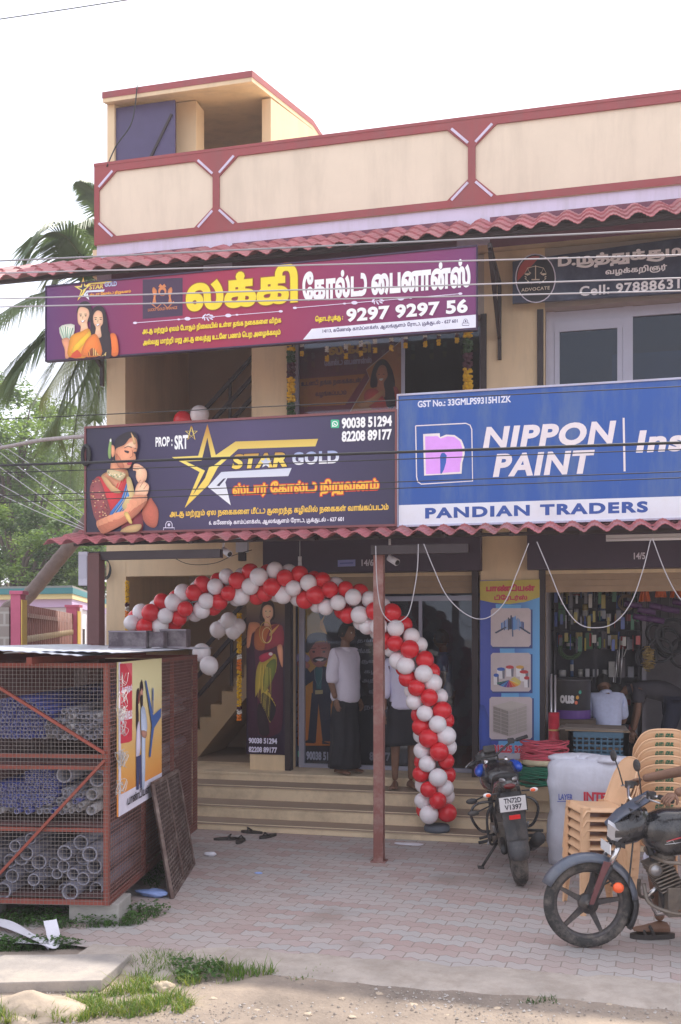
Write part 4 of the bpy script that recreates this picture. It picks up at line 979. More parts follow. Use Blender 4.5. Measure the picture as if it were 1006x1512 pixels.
f.poly('#b8a040', Q([(170, 600), (275, 560), (280, 700), (200, 860), (280, 960), (240, 1010), (235, 1100), (180, 950), (150, 800), (120, 900), (125, 700)]), 3)
f.poly('#6f7a34', Q([(210, 640), (278, 600), (272, 720), (220, 820), (190, 860), (180, 760)]), 3); f.poly('#211820', Q([(180, 860), (250, 920), (280, 1000), (240, 1090), (200, 1010), (165, 920)]), 3); f.poly('#2a1a24', Q([(140, 960), (190, 980), (230, 1180), (150, 1180)]), 3)
for k in range(12): f.line(rz.choice(['#d8c058', '#8a7a34', '#5a3a2a']), Q([(165 + k * 7, 640 + k * 3), (150 + k * 9, 800), (140 + k * 8, 900 + k * 15)]), .5)
f.poly('#b02848', Q([(150, 580), (200, 550), (255, 545), (250, 580), (190, 620), (160, 620)]), 3); f.ell('#d8c8c8', 355 + 240 / 5.3, 860 + 560 / 5.3, 3, 2.5)
f.poly('#3a2a24', Q([(165, 200), (190, 150), (250, 150), (270, 200), (265, 290), (160, 300)]), 3); f.poly(skin_hi, Q([(180, 200), (215, 175), (255, 195), (258, 260), (235, 300), (240, 340), (190, 340), (195, 295), (178, 260)]), 4)
f.ell('#3a2420', 355 + 203 / 5.3, 860 + 225 / 5.3, 1.2, .6, 8); f.ell('#3a2420', 355 + 236 / 5.3, 860 + 225 / 5.3, 1.2, .6, 8); f.line('#a83a44', Q([(205, 268), (220, 274), (236, 266)]), .9)
f.ring('#e0c890', 395, 938, 7.5, 12, 1.2); f.ring('#c8a850', 393, 934, 9.5, 16, 1)
f.flush('portrait')
f.text('90038 51294', 368, 1089, 1097.5, 410, '#cfcbe0', .05); f.text('82208 89177', 368, 1102, 1110.5, 410, '#cfcbe0', .05); f.flush('lettering')
# --- cartoon banker poster behind the glass
y = .40
R, f = board('poster', 'orange and black poster of a cartoon man with moustache, standing behind the shop glass', 'poster', xw(440, y), xw(618, y), y, zw(440, 1127, y), zw(440, 882, y), M('poster_black', '#23222e', .6, var=.08), .006, None)
f.poly(gradient('poster_orange', '#c8702e', '#b8a048', 2, 0, 1), [(440, 883), (463, 883), (482, 940), (500, 1000), (500, 1101), (440, 1101)]); f.flush('orange_ground')
for k in range(8):
    for x in (437 + 1.5, 449): f.ell('#3a2a2c', x, 1022 + k * 9.7, 1.6, 1.8, 8)
f.flush('dot_row')
Q = lambda L: zz(L, 425, 870, 5.03)
f.poly('#e0a83a', Q([(275, 195), (240, 240), (240, 290), (300, 350), (262, 240)]))
f.ell('#8a7aa8', 425 + 105 / 5.03, 870 + 515 / 5.03, 12, 7.5); f.poly('#a89ac0', Q([(45, 510), (105, 470), (165, 515), (110, 560)]), 2)
f.poly('#b87064', Q([(70, 545), (110, 520), (165, 560), (150, 590), (95, 595)]), 3)
f.poly('#27324c', Q([(98, 595), (150, 590), (150, 640), (215, 575), (300, 580), (330, 640), (325, 850), (190, 800), (190, 680), (110, 740), (95, 690)]), 2)
f.poly('#2a6a72', Q([(205, 580), (260, 580), (250, 740), (215, 740)]))
f.poly('#232a40', Q([(180, 770), (320, 770), (322, 1130), (260, 1130), (230, 850), (210, 1140), (150, 1140)])); f.poly('#1a1d2c', Q([(105, 1140), (160, 1115), (205, 1145)])); f.poly('#1a1d2c', Q([(255, 1125), (325, 1150), (258, 1150)]))
f.poly('#b8a878', Q([(205, 750), (262, 748), (262, 778), (205, 780)])); f.line('#8fa0a8', Q([(200, 590), (205, 670), (230, 720), (255, 660), (258, 590)]), .6)
f.poly('#b87068', Q([(155, 430), (180, 400), (300, 395), (318, 440), (290, 540), (240, 580), (180, 540)]), 4); f.poly('#2e2a36', Q([(130, 450), (150, 350), (230, 320), (320, 350), (330, 420), (300, 380), (190, 400), (155, 470)]), 4)
f.poly('#2a2430', Q([(185, 520), (230, 500), (295, 515), (260, 540), (235, 530), (205, 545)]), 3); f.poly('#e8e4e8', Q([(205, 520), (270, 515), (245, 535)]), 2)
for s in (-1, 1): f.ell('#2a2226', 425 + (233 + s * 38) / 5.03, 870 + 465 / 5.03, 2.2, 1.6, 8); f.line('#2a2226', Q([(233 + s * 38 - 20, 440), (233 + s * 38 + 20, 436)]), 1.1)
f.ell('#a8322e', 425 + 233 / 5.03, 870 + 425 / 5.03, .9, 1.4, 8); f.flush('cartoon_man')
ly = [(528, 943, 950, 'தங்கள்'), (521, 957, 967, 'தங்க நகை'), (534, 973, 981, 'குறைந்த'), (538, 988, 996, 'கழிவில்'), (535, 1001, 1009, 'அதிக'), (545, 1017, 1024, 'விலை'), (538, 1040, 1049, 'நாடவும்')]
for x, y0_, y1_, t in ly: f.text(t, x, y0_, y1_, x + 8 * len(t) * .9, '#8a8a98', .03)
f.text('90038 51294', 453, 1109, 1122, 500, '#b8b8c8', .05); f.text('89177', 546, 1110, 1123, 577, '#8a8a98', .05); f.flush('lettering'); whatsapp(f, 445, 1113, 4.6)
# --- upstairs window poster
y = .262
R, f = board('window_poster', 'maroon and orange poster with a woman pasted inside the left upper window', 'poster', xw(441, y), xw(596, y), y, zw(441, 625, y), zw(441, 500, y), gradient('win_poster', '#7a2f3c', '#4a2436', 2, .35, .9), .004, None)
f.poly('#a8682e', [(441, 560), (540, 552), (510, 598), (441, 601)]); f.flush('orange_band')
f.poly('#a86a34', [(596, 500), (541, 546), (546, 559), (510, 620), (596, 620)]); f.line('#b8a090', [(596, 500), (541, 546), (546, 559), (510, 620)], 1.2); f.flush('orange_ground')
f.text('லக்கி', 485, 508, 525, 548, '#c89a3a', .06); f.text('கோல்டு பைனான்ஸ்', 479, 531, 541, 549, '#a89ab0', .05); f.text('உடனடி தங்க நகைக்கடன்', 445, 562, 573, 534, '#4a2030', .05); f.text('வழங்கப்படும்', 466, 578, 588, 512, '#4a2030', .05); f.flush('lettering')
Q = lambda L: zz(L, 425, 480, 3.593)
f.poly('#241620', Q([(440, 330), (450, 240), (480, 190), (520, 185), (555, 240), (570, 320), (560, 430), (520, 430), (500, 330)]), 4); f.poly('#b87a5c', Q([(470, 260), (490, 215), (520, 220), (530, 270), (510, 310), (520, 380), (470, 370), (478, 300)]), 4)
f.poly('#b8443a', Q([(405, 390), (420, 345), (470, 340), (520, 400), (560, 440), (450, 445)]), 3); f.poly('#c08a60', Q([(370, 420), (440, 390), (500, 345), (510, 365), (450, 420), (400, 440)]), 3); f.poly('#a83f38', Q([(560, 330), (590, 350), (585, 430), (540, 440)]), 3); f.poly('#241620', Q([(520, 330), (560, 330), (570, 430), (525, 430)]), 3)
for x in (485, 510): f.ell('#241620', 425 + x / 3.593, 480 + 262 / 3.593, 1.4, .7, 8)
f.poly('#efe6e0', Q([(484, 287), (508, 284), (497, 297)]), 2); f.flush('portrait')
# --- unit numbers painted on the shutter boxes
for (x, y0_, y1_, x1_, t) in ((534, 826, 836, 552, '14/6'), (936, 816, 826, 953, '14/5')):
    f = Face((0, -.161, 0), (1, 0, 0), B); f.text(t, x, y0_, y1_, x1_, '#c8c4d0', .03); f.flush('unit_number')
f = Face((0, -.161, 0), (1, 0, 0), B); f.poly('#8a90c8', [(499, 827), (525, 826), (525, 836), (499, 837)]); f.line('#5a62a8', [(502, 832), (522, 831)], 2); f.flush('sticker')
# ---------------------------------------------------------------- people
def skin_mesh(J, E, sub=2):
    """grow one continuous surface over joints J{name:(x,y,z,r)} joined by edges E; the first edge's first joint is the root"""
    names = list(J); me = bpy.data.meshes.new('skin_source'); idx = {n: i for i, n in enumerate(names)}
    me.from_pydata([J[n][:3] for n in names], [(idx[a], idx[b]) for a, b in E], [])
    o = bpy.data.objects.new('skin_source', me); COL.objects.link(o)
    o.modifiers.new('s', 'SKIN'); sv = me.skin_vertices[0].data
    for n in names:
        r = J[n][3]; sv[idx[n]].radius = (r, r) if not isinstance(r, tuple) else r
    sv[idx[E[0][0]]].use_root = True
    sb = o.modifiers.new('u', 'SUBSURF'); sb.levels = sub; sb.render_levels = sub
    bpy.context.view_layer.update()
    out = bpy.data.meshes.new_from_object(o.evaluated_get(bpy.context.evaluated_depsgraph_get()))
    bpy.data.objects.remove(o); bpy.data.meshes.remove(me)
    V = [tuple(v.co) for v in out.vertices]; Fs = [tuple(p.vertices) for p in out.polygons]; bpy.data.meshes.remove(out); return V, Fs
skin_m = M('skin_brown', (.19, .10, .065), .55, var=.12, scale=18, spec=.35); hair_m = M('hair_black', (.012, .010, .010), .55, var=.3, scale=60, bump=.6, bscale=160)
eye_w = M('eye_white', (.55, .5, .46), .3); eye_d = M('eye_dark', (.015, .01, .01), .3); lip_m = M('lip', (.14, .05, .045), .5)
def head_mb(mb, c, fwd, up, s=1.0):
    """head with nose, eyes, mouth, ears about centre c, looking along fwd"""
    f = Vector(fwd).normalized(); u = (Vector(up) - f * Vector(up).dot(f)).normalized(); r = u.cross(f); c = Vector(c)
    W = lambda a, b, h: c + f * (a * s) + r * (b * s) + u * (h * s)
    V = []; Fs = []; nu, nv = 24, 18
    for j in range(nv + 1):
        ph = PI * j / nv
        for i in range(nu):
            t = 2 * PI * i / nu; x = math.sin(ph) * math.cos(t); y = math.sin(ph) * math.sin(t); z = -math.cos(ph)
            a = .098 * x; b = .076 * y; h = .118 * z
            if z < 0: b *= 1 - .28 * z * z; a *= 1 - .12 * z * z
            if x > .3 and z < -.35: a += .014 * (x - .3)
            if x > .75: a += .026 * math.exp(-((y / .17) ** 2) - ((z + .13) / .16) ** 2) + .012 * math.exp(-((y / .3) ** 2) - ((z + .48) / .12) ** 2)
            if x > .6: a -= .012 * math.exp(-(((abs(y) - .38) / .17) ** 2) - ((z - .08) / .13) ** 2)
            if x > .5: a += .006 * math.exp(-((z - .28) / .12) ** 2)
            V.append(W(a, b, h))
    for j in range(nv):
        for i in range(nu): k = (i + 1) % nu; Fs.append((j * nu + i, j * nu + k, (j + 1) * nu + k, (j + 1) * nu + i))
    mb.add(V, Fs, skin_m, True)
    R3 = Matrix((f, r, u)).transposed()
    for sg in (-1, 1):
        mb.ball(W(-.005, sg * .077, -.005), .03 * s, skin_m, 8, (.6, .35, 1.1), R3)
        mb.ball(W(.082, sg * .03, .012), .013 * s, eye_w, 8, (.7, 1.1, .7), R3); mb.ball(W(.089, sg * .03, .012), .0065 * s, eye_d, 8)
        mb.ball(W(.092, sg * .031, .034), .016 * s, hair_m, 8, (.4, 1.2, .22), R3)
    mb.ball(W(.092, 0, -.058), .022 * s, lip_m, 8, (.35, 1.1, .34), R3)
    return W, R3
def hair_mb(c, fwd, up, s=1.0, thick=1.12, front=.05, low=-.02):
    f = Vector(fwd).normalized(); u = (Vector(up) - f * Vector(up).dot(f)).normalized(); r = u.cross(f); c = Vector(c); V = []; Fs = []; nu, nv = 28, 12
    for j in range(nv + 1):
        ph = PI * .62 * j / nv
        for i in range(nu):
            t = 2 * PI * i / nu; x = math.cos(t); lim = .62 if x < .2 else .62 - .34 * min(1, (x - .2) / .45)
            p = ph * lim / .62; k = thick + .035 * mnoise.noise(Vector((math.sin(p) * x * 5, math.sin(p) * math.sin(t) * 5, math.cos(p) * 5)) * 2)
            V.append(c + f * (.099 * math.sin(p) * x * k * s - .004) + r * (.078 * math.sin(p) * math.sin(t) * k * s) + u * (.119 * math.cos(p) * k * s))
    for j in range(nv):
        for i in range(nu): q = (i + 1) % nu; Fs.append((j * nu + i, j * nu + q, (j + 1) * nu + q, (j + 1) * nu + i))
    return MB().add(V, Fs, hair_m, True)
def hand_mb(mb, wrist, d, palm_n, side, curl=.5, s=1.0, mat=None):
    """palm, four bent fingers of different length and a thumb leaving the side of the palm"""
    mat = mat or skin_m; wrist = Vector(wrist); d = Vector(d).normalized(); n = Vector(palm_n); n = (n - d * n.dot(d)).normalized(); b = d.cross(n) * side
    J = {'w': (*wrist, .022 * s), 'p': (*(wrist + d * .045 * s), .026 * s), 'k': (*(wrist + d * .085 * s), .024 * s)}
    V, Fs = skin_mesh(J, [('w', 'p'), ('p', 'k')], 1)
    V = [tuple(wrist + (Vector(v) - wrist) + b * ((Vector(v) - wrist).dot(b) * .55) - n * ((Vector(v) - wrist).dot(n) * .35)) for v in V]; mb.add(V, Fs, mat, True)
    for k, L in enumerate((.068, .078, .073, .058)):
        q = wrist + d * (.08 * s) + b * ((k - 1.5) * .0185 * s); pts = [q - d * .02 * s]; a = 0
        for seg, fr in enumerate((.42, .33, .25)):
            pts.append(q.copy()); dd = d * math.cos(a) + n * math.sin(a); q = q + dd * (L * fr * s); a += curl * (1 + .12 * k)
        pts.append(q); mb.tube(pts, [.0085 * s, .009 * s, .0085 * s, .0078 * s, .0055 * s], 7, mat)
    q = wrist + d * .03 * s - b * .028 * s; t1 = (d * .6 - b * .7 + n * .35).normalized(); t2 = (d * .85 - b * .15 + n * (.4 + curl * .3)).normalized()
    mb.tube([q + b * .012 * s, q, q + t1 * .034 * s, q + t1 * .034 * s + t2 * .03 * s], [.012 * s, .012 * s, .010 * s, .007 * s], 7, mat)
def foot_mb(mb, ankle, d, mat=None, sandal=None):
    mat = mat or skin_m; a = Vector(ankle); d = Vector((d[0], d[1], 0)).normalized(); g = Vector((a.x, a.y, a.z - .075)); sd = Vector((-d.y, d.x, 0)); rings = []
    for t, wd, h in ((-.065, .026, .035), (-.05, .034, .06), (0, .037, .075), (.06, .04, .052), (.12, .047, .032), (.165, .045, .022), (.185, .03, .014)):
        rings.append([g + d * t + sd * (wd * math.cos(k * PI / 5)) + Vector((0, 0, max(0, math.sin(k * PI / 5)) * h + (.012 if math.sin(k * PI / 5) <= .01 else .012))) for k in range(10)])
    mb.loft(rings, mat)
    for k in range(5): mb.ball(g + d * (.19 - .009 * k) + sd * ((k - 2) * .018) + Vector((0, 0, .016)), .0105 - (.001 * k), mat, 7, (1.5, 1, .9))
    if sandal:
        ol = [g + d * (.055 + .155 * math.cos(t)) + sd * ((.05 if math.cos(t) > 0 else .042) * math.sin(t)) for t in [2 * PI * k / 20 for k in range(20)]]
        return MB().prism([p + Vector((0, 0, -.012)) for p in ol], (0, 0, .02), sandal)
def cloth(parent, name, J, E, mat, sub=2, label=None, keep=None, wr=.0):
    V, Fs = skin_mesh(J, E, sub)
    if wr: V = [tuple(Vector(v) + Vector((mnoise.noise(Vector(v) * 9), mnoise.noise(Vector(v) * 9 + Vector((5, 0, 0))), .3 * mnoise.noise(Vector(v) * 9 + Vector((0, 7, 0))))) * wr) for v in V]
    mb = MB().add(V, Fs, mat, True); o = mb.build(name, mat, parent, recalc=False)
    if label: o['label'] = label
    return o
def ringloft(cs, n=20):
    """cs: list of (centre, rx, ry) horizontal ellipses"""
    return [[Vector(c) + Vector((rx * math.cos(2 * PI * k / n), ry * math.sin(2 * PI * k / n), 0)) for k in range(n)] for c, rx, ry in cs]
white_shirt = M('white_shirt', '#d8d3e2', .85, var=.05, scale=7, bump=.8, bscale=9); black_cloth = M('black_cloth', '#23222a', .85, var=.2, scale=6, bump=.3, bscale=12)
shirt2 = M('white_shirt_2', '#d6d3ea', .85, var=.04, scale=7, bump=.8, bscale=9); dark_shirt = M('dark_grey_shirt', '#3d3a42', .85, var=.12, bump=.2, bscale=16); blue_shirt = M('blue_grey_shirt', '#55658a', .8, var=.1)
check = M('pale_check_shirt', '#b9c0dc', .85, var=.08, scale=30, bump=.2, bscale=20)
BODY = [('pel', 'bel'), ('bel', 'chest'), ('chest', 'neckb'), ('neckb', 'neck'), ('neck', 'head')]
for s_ in 'lr': BODY += [('chest', 'sh' + s_), ('sh' + s_, 'el' + s_), ('el' + s_, 'wr' + s_), ('pel', 'hip' + s_), ('hip' + s_, 'kn' + s_), ('kn' + s_, 'an' + s_)]
def stand(over={}):
    """upright figure facing local +x, 1.72 m"""
    J = {'pel': (0, 0, .95, .12), 'bel': (.015, 0, 1.08, .115), 'chest': (0, 0, 1.27, .125), 'neckb': (-.01, 0, 1.42, .07), 'neck': (.0, 0, 1.49, .052), 'head': (.012, 0, 1.56, .062)}
    for k, y in (('l', 1), ('r', -1)):
        J['sh' + k] = (-.01, .155 * y, 1.375, .062); J['el' + k] = (-.03, .215 * y, 1.10, .043); J['wr' + k] = (.05, .22 * y, .87, .030)
        J['hip' + k] = (0, .085 * y, .86, .085); J['kn' + k] = (.015, .09 * y, .48, .058); J['an' + k] = (-.01, .09 * y, .085, .036)
    J.update(over); return J
def fat(J, keys, d, extra={}):
    o = {k: (*J[k][:3], J[k][3] + d) for k in keys}; o.update(extra); return o
def person(label, loc, rotz, J, fwd=(1, 0, 0), up=(0, 0, 1), hands=None, feet=((1, .15, 0), (1, -.15, 0)), hair=True, nobody=False, s=1.0):
    P = thing('person', label, 'person', loc, (0, 0, rotz)); P.scale = (s, s, s)
    JB = dict(J)
    for k_ in ('bel', 'chest', 'pel'): JB[k_] = (*J[k_][:3], J[k_][3] - .028)
    for k_ in ('shl', 'shr'): JB[k_] = (*J[k_][:3], J[k_][3] - .024)
    V, Fs = skin_mesh(JB, BODY, 2); mb = MB().add(V, Fs, skin_m, True)
    hc = Vector(J['head'][:3]) + Vector(up).normalized() * .065 + Vector(fwd).normalized() * .02
    head_mb(mb, hc, fwd, up)
    for k, sg in (('l', 1), ('r', -1)):
        w = Vector(J['wr' + k][:3]); d = (w - Vector(J['el' + k][:3])).normalized(); cfg = (hands or {}).get(k, dict(n=(0, -sg, 0) if abs(d.z) > .5 else (0, 0, -1), curl=.35, side=-sg))
        hand_mb(mb, w, cfg.get('d', d), cfg['n'], cfg['side'], cfg['curl'])
        foot_mb(mb, J['an' + k][:3], feet[0 if k == 'l' else 1])
    mb.build('body', None, P, recalc=False, world=False)
    if hair: hair_mb(hc, fwd, up).build('hair', None, P, recalc=False, world=False)
    return P
cloth_ = lambda P, n, J, E, m, **k: cloth(P, n, J, E, m, **k)
def shirt(P, J, mat, d=.022, hem=.9, sleeve=1.0, label=None, hw=.0):
    K = fat(J, ['bel', 'chest', 'shl', 'shr'], d); K['hem'] = (J['pel'][0], J['pel'][1], hem, J['pel'][3] + d + hw); K['pel'] = (*J['pel'][:3], J['pel'][3] + d + .004 + hw * .5)
    E = [('hem', 'pel'), ('pel', 'bel'), ('bel', 'chest')]
    K['col'] = tuple(Vector(J['chest'][:3]).lerp(Vector(J['neckb'][:3]), .75)) + (.088,); E.append(('chest', 'col'))
    for k in 'lr':
        a = Vector(J['sh' + k][:3]); e = Vector(J['el' + k][:3]); w = Vector(J['wr' + k][:3])
        K['m' + k] = tuple(a.lerp(e, .55)) + (J['el' + k][3] + d + .006,); K['c' + k] = tuple(e.lerp(w, (sleeve - 1) * 1.0) if sleeve > 1 else a.lerp(e, sleeve)) + (J['el' + k][3] + d - .002,)
        E += [('chest', 'sh' + k), ('sh' + k, 'm' + k), ('m' + k, 'c' + k)]
    o = cloth(P, 'shirt', K, E, mat, wr=.006, label=label)
    # collar
    c = Vector(J['neckb'][:3]).lerp(Vector(J['neck'][:3]), .25); ax = (Vector(J['neck'][:3]) - Vector(J['chest'][:3])).normalized()
    cb = MB().lathe([(.072, -.03), (.076, .0), (.068, .022), (.064, .022), (.068, -.03)], c, ax, 16, mat, capped=False); q = cb.build('collar', mat, P, recalc=False); q.parent = o
    return o
# man in white shirt and black dhoti, in profile by the glass door
q = onZ(508, 1143, .482)
J = stand({'ell': (-.05, .20, 1.09, .043), 'wrl': (.04, .20, .86, .030), 'elr': (-.04, -.21, 1.10, .043), 'wrr': (.07, -.24, .875, .03), 'bel': (.035, 0, 1.08, .128), 'chest': (.01, 0, 1.27, .13)})
P = person('man in white shirt and long black wrap standing in profile beside the red post', (q.x, q.y + .06, .482), math.radians(-28), J, (1, .1, -.12), s=1.03)
shirt(P, J, white_shirt, .034, .78, 1.3, hw=.045)
lg = MB(); cs = []
for t in range(13):
    z = .97 - t * .075; k = 1 - .0 * t
    cs.append(((.0 + .01 * math.sin(t), 0, z), .125 + .004 * t, .155 + .004 * t))
rr = ringloft(cs, 40)
for i, ring in enumerate(rr):
    for k, v in enumerate(ring): a = 2 * PI * k / 40; amp = .012 * i / 12; v.x += amp * math.cos(a * 9 + .3 * i) * math.cos(a); v.y += amp * math.cos(a * 9 + .3 * i) * math.sin(a)
lg.loft(rr, black_cloth); lg.build('wrap_cloth', black_cloth, P, world=False)
# second man: white shirt, dark folded dhoti to the knee, face hidden by balloons
q = onZ(598, 1162, .387)
J = stand({'kn' + 'l': (.02, .1, .48, .055)})
P = person('man in white shirt with bare calves under a short dark wrap, half behind balloons', (q.x, -.44, .387), math.radians(-70), J, (1, .5, -.1), feet=((1, .25, 0), (1, -.3, 0)), s=1.02)
shirt(P, J, shirt2, .032, .86, 1.5, hw=.03)
cs = [((.0, 0, .97 - t * .055), .13 + .0035 * t, .165 + .004 * t) for t in range(10)]
rr = ringloft(cs, 36)
for i, ring in enumerate(rr):
    for k, v in enumerate(ring): a = 2 * PI * k / 36; amp = .01 * i / 9; v.x += amp * math.cos(a * 7) * math.cos(a); v.y += amp * math.cos(a * 7) * math.sin(a); v.z += .02 * math.sin(a + 1) * i / 9
MB().loft(rr, black_cloth).build('wrap_cloth', black_cloth, P, world=False)
# man inside the glass door
J = stand(); q = onY(648, 935, .9)
P = person('man with dark hair in bluish shirt standing inside the glass door', (q.x + .05, .95, .482), math.radians(180), J, (1, -.3, 0), s=.98)
shirt(P, J, blue_shirt, .022, .86, .6)
K = fat(J, ['pel', 'hipl', 'hipr', 'knl', 'knr', 'anl', 'anr'], .02); cloth(P, 'trousers', K, [('pel', 'hipl'), ('hipl', 'knl'), ('knl', 'anl'), ('pel', 'hipr'), ('hipr', 'knr'), ('knr', 'anr')], black_cloth)
# seated man seen from behind in the paint shop, head bowed
J = {'pel': (-.05, 0, .46, .13), 'bel': (-.03, 0, .60, .125), 'chest': (.03, 0, .78, .13), 'neckb': (.08, 0, .91, .07), 'neck': (.13, 0, .955, .055), 'head': (.19, 0, .98, .06)}
for k, y in (('l', 1), ('r', -1)):
    J['sh' + k] = (.05, .155 * y, .86, .062); J['el' + k] = (.14, .21 * y, .60, .043); J['wr' + k] = (.33, .14 * y, .56, .03); J['hip' + k] = (.03, .1 * y, .44, .088); J['kn' + k] = (.42, .13 * y, .45, .06); J['an' + k] = (.38, .13 * y, .085, .036)
q = onY(897, 1060, .55)
P = person('seated man in pale checked shirt seen from behind, head bowed, inside the paint shop', (q.x, .5, .48), math.radians(100), J, (.75, 0, -.66), (.66, 0, .75), hands={'l': dict(n=(0, 0, -1), curl=.5, side=1), 'r': dict(n=(0, 0, -1), curl=.5, side=-1)}, s=1.04)
shirt(P, J, check, .03, .42, .9); K = fat(J, ['pel', 'hipl', 'hipr', 'knl', 'knr', 'anl', 'anr'], .02); cloth(P, 'trousers', K, [('pel', 'hipl'), ('hipl', 'knl'), ('knl', 'anl'), ('pel', 'hipr'), ('hipr', 'knr'), ('knr', 'anr')], black_cloth)
R = thing('stool', 'low wooden stool under the seated man in the paint shop', 'stool', (q.x, .48, .48))
sm = M('stool_wood', (.2, .12, .07), .7, var=.2); MB().box(q.x - .17, q.x + .17, .32, .62, .80, .83).build('seat', sm, R)
for a in (-.14, .14):
    for b in (.35, .59): MB().box(q.x + a - .02, q.x + a + .02, b - .02, b + .02, .481, .80).build('leg', sm, R)
# bending man in dark shirt
J = {'pel': (-.22, 0, .90, .125), 'bel': (-.08, 0, .99, .12), 'chest': (.14, 0, 1.02, .13), 'neckb': (.30, 0, 1.0, .07), 'neck': (.36, 0, .97, .055), 'head': (.42, 0, .93, .06)}
for k, y in (('l', 1), ('r', -1)):
    J['sh' + k] = (.2, .155 * y, 1.0, .062); J['el' + k] = (.22, .19 * y, .73, .043); J['wr' + k] = (.27, .17 * y, .5, .03); J['hip' + k] = (-.22, .09 * y, .83, .09); J['kn' + k] = (-.12, .1 * y, .47, .06); J['an' + k] = (-.2, .1 * y, .085, .036)
q = onY(972, 1060, .9)
P = person('man in dark grey shirt bending forward inside the paint shop', (q.x - .02, .95, .48), math.radians(180), J, (.6, 0, -.8), (.8, 0, .6), s=1.0)
shirt(P, J, dark_shirt, .026, .84, .6); K = fat(J, ['pel', 'hipl', 'hipr', 'knl', 'knr', 'anl', 'anr'], .022); cloth(P, 'trousers', K, [('pel', 'hipl'), ('hipl', 'knl'), ('knl', 'anl'), ('pel', 'hipr'), ('hipr', 'knr'), ('knr', 'anr')], M('navy_cloth', '#23263a', .85, var=.15))
# ---------------------------------------------------------------- balloons, garlands
def balloon_mat(key, col):
    m = M(key, col, .2, var=.03, scale=3, spec=.5); b = m.node_tree.nodes['Principled BSDF']; b.inputs['Subsurface Weight'].default_value = .15; b.inputs['Subsurface Radius'].default_value = (.05, .02, .02); b.inputs['Subsurface Scale'].default_value = .3; return m
bal_r = balloon_mat('balloon_red', (.70, .022, .035)); bal_w = balloon_mat('balloon_white', (.82, .77, .80))
def balloon_mesh(mat):
    mb = MB(); prof = []
    for k in range(15):
        t = PI * k / 14; z = -math.cos(t); r = math.sin(t) * (1 + .06 * z); prof.append((max(r, .001) * .0925, z * .097))
    mb.lathe(prof, n=22, capped=False); mb.lathe([(.003, -.103), (.011, -.110), (.009, -.103), (.004, -.095)], n=8)
    o = mb.build('balloon', mat, None, recalc=False); me = o.data; bpy.data.objects.remove(o); return me
BR, BW = balloon_mesh(bal_r), balloon_mesh(bal_w)
def put_balloon(parent, p, red, axis, sc=1.0, label=None):
    o = bpy.data.objects.new('balloon', BR if red else BW); COL.objects.link(o); q = Vector(axis).to_track_quat('Z', 'Y'); o.rotation_mode = 'QUATERNION'; o.rotation_quaternion = q
    o.scale = (sc, sc, sc * random.uniform(.98, 1.06)); o.location = p
    if parent is not None: o.parent = parent; o.location = Vector(p) - ORG[parent.name]
    o['label'] = label or ('red balloon' if red else 'white balloon'); return o
path_px = [(205, 926), (240, 908), (275, 893), (310, 880), (345, 868), (385, 860), (425, 862), (460, 871), (495, 882), (525, 893), (555, 910), (582, 935), (603, 965), (620, 1000), (633, 1040), (641, 1080), (642, 1120), (642, 1160), (643, 1198)]
path = [onY(px, py, -1.3) for px, py in path_px]
base = onZ(645, 1228, .085)
path[-1].y = base.y + .02; path[-2].y = (path[-2].y + base.y) / 2
C_ = catmull(path, 12, closed=False); Ls = [0]
for a, b in zip(C_, C_[1:]): Ls.append(Ls[-1] + (b - a).length)
N = 40; pts = []; 
for i in range(N):
    d = Ls[-1] * (N - 1 - i) / (N - 1); k = max(j for j in range(len(Ls)) if Ls[j] <= d + 1e-9); k = min(k, len(C_) - 2)
    pts.append(C_[k].lerp(C_[k + 1], (d - Ls[k]) / max(1e-6, Ls[k + 1] - Ls[k])))
AR = thing('balloon_arch', 'arch of red and white balloons spiralling from a round base up over the doorway', 'balloon arch', (base.x, base.y, .085))
rb = random.Random(4)
todo = []
for i, p in enumerate(pts):
    t = (pts[min(i + 1, N - 1)] - pts[max(i - 1, 0)]).normalized(); n2 = Vector((0, 1, 0)); n2 = (n2 - t * n2.dot(t)).normalized(); n1 = t.cross(n2)
    for k in range(4):
        a = PI / 4 * i + PI / 2 * k + .35 + rb.uniform(-.12, .12); d = n1 * math.cos(a) + n2 * math.sin(a)
        todo.append((p + d * .132 * rb.uniform(.92, 1.1) + t * rb.uniform(-.018, .018), (k % 2 == 0) if rb.random() > .05 else rb.random() < .5, (d + t * rb.uniform(-.3, .3)).normalized(), rb.uniform(.9, 1.09), d.y))
todo.sort(key=lambda q: q[4])
for p, red_, d, sc, _ in todo[:100]: put_balloon(AR, p, red_, d, sc)
rest = MB()                                             # the ones behind, hardly seen, as one part
for p, red_, d, sc, _ in todo[100:]: rest.ball(p, .0925 * sc, bal_r if red_ else bal_w, 16)
tag(rest.build('balloons_behind', None, AR, recalc=False), 'red and white balloons at the back of the arch', kind='stuff')
ab = MB(); ab.lathe([(.12, 0), (.135, .015), (.135, .05), (.12, .07), (.03, .075)], (base.x, base.y + .02, .085), n=24, m=M('base_grey', '#5a5f68', .7, var=.1)); ab.build('base', None, AR)
MB().tube([p for p in pts], .012, 6, M('balloon_string', (.7, .7, .7), .6)).build('inner_line', None, AR)
def loose(px, py, y, red, label, sc=1.0, group=None):
    p = onY(px, py, y); o = put_balloon(None, p, red, (random.uniform(-.4, .4), -.3, 1), sc); tag(o, label, 'balloon', group); return o
loose(298, 964, -.9, False, 'loose white balloon floating by the stair railing just below the arch', 1.15)
loose(309, 983, -1.0, False, 'lower of two loose white balloons beside the stair railing', 1.15)
bunch = thing('balloon_bunch', 'bunch of small white balloons tied at the top of the stair railing', 'balloons', tuple(onY(335, 940, -.3)))
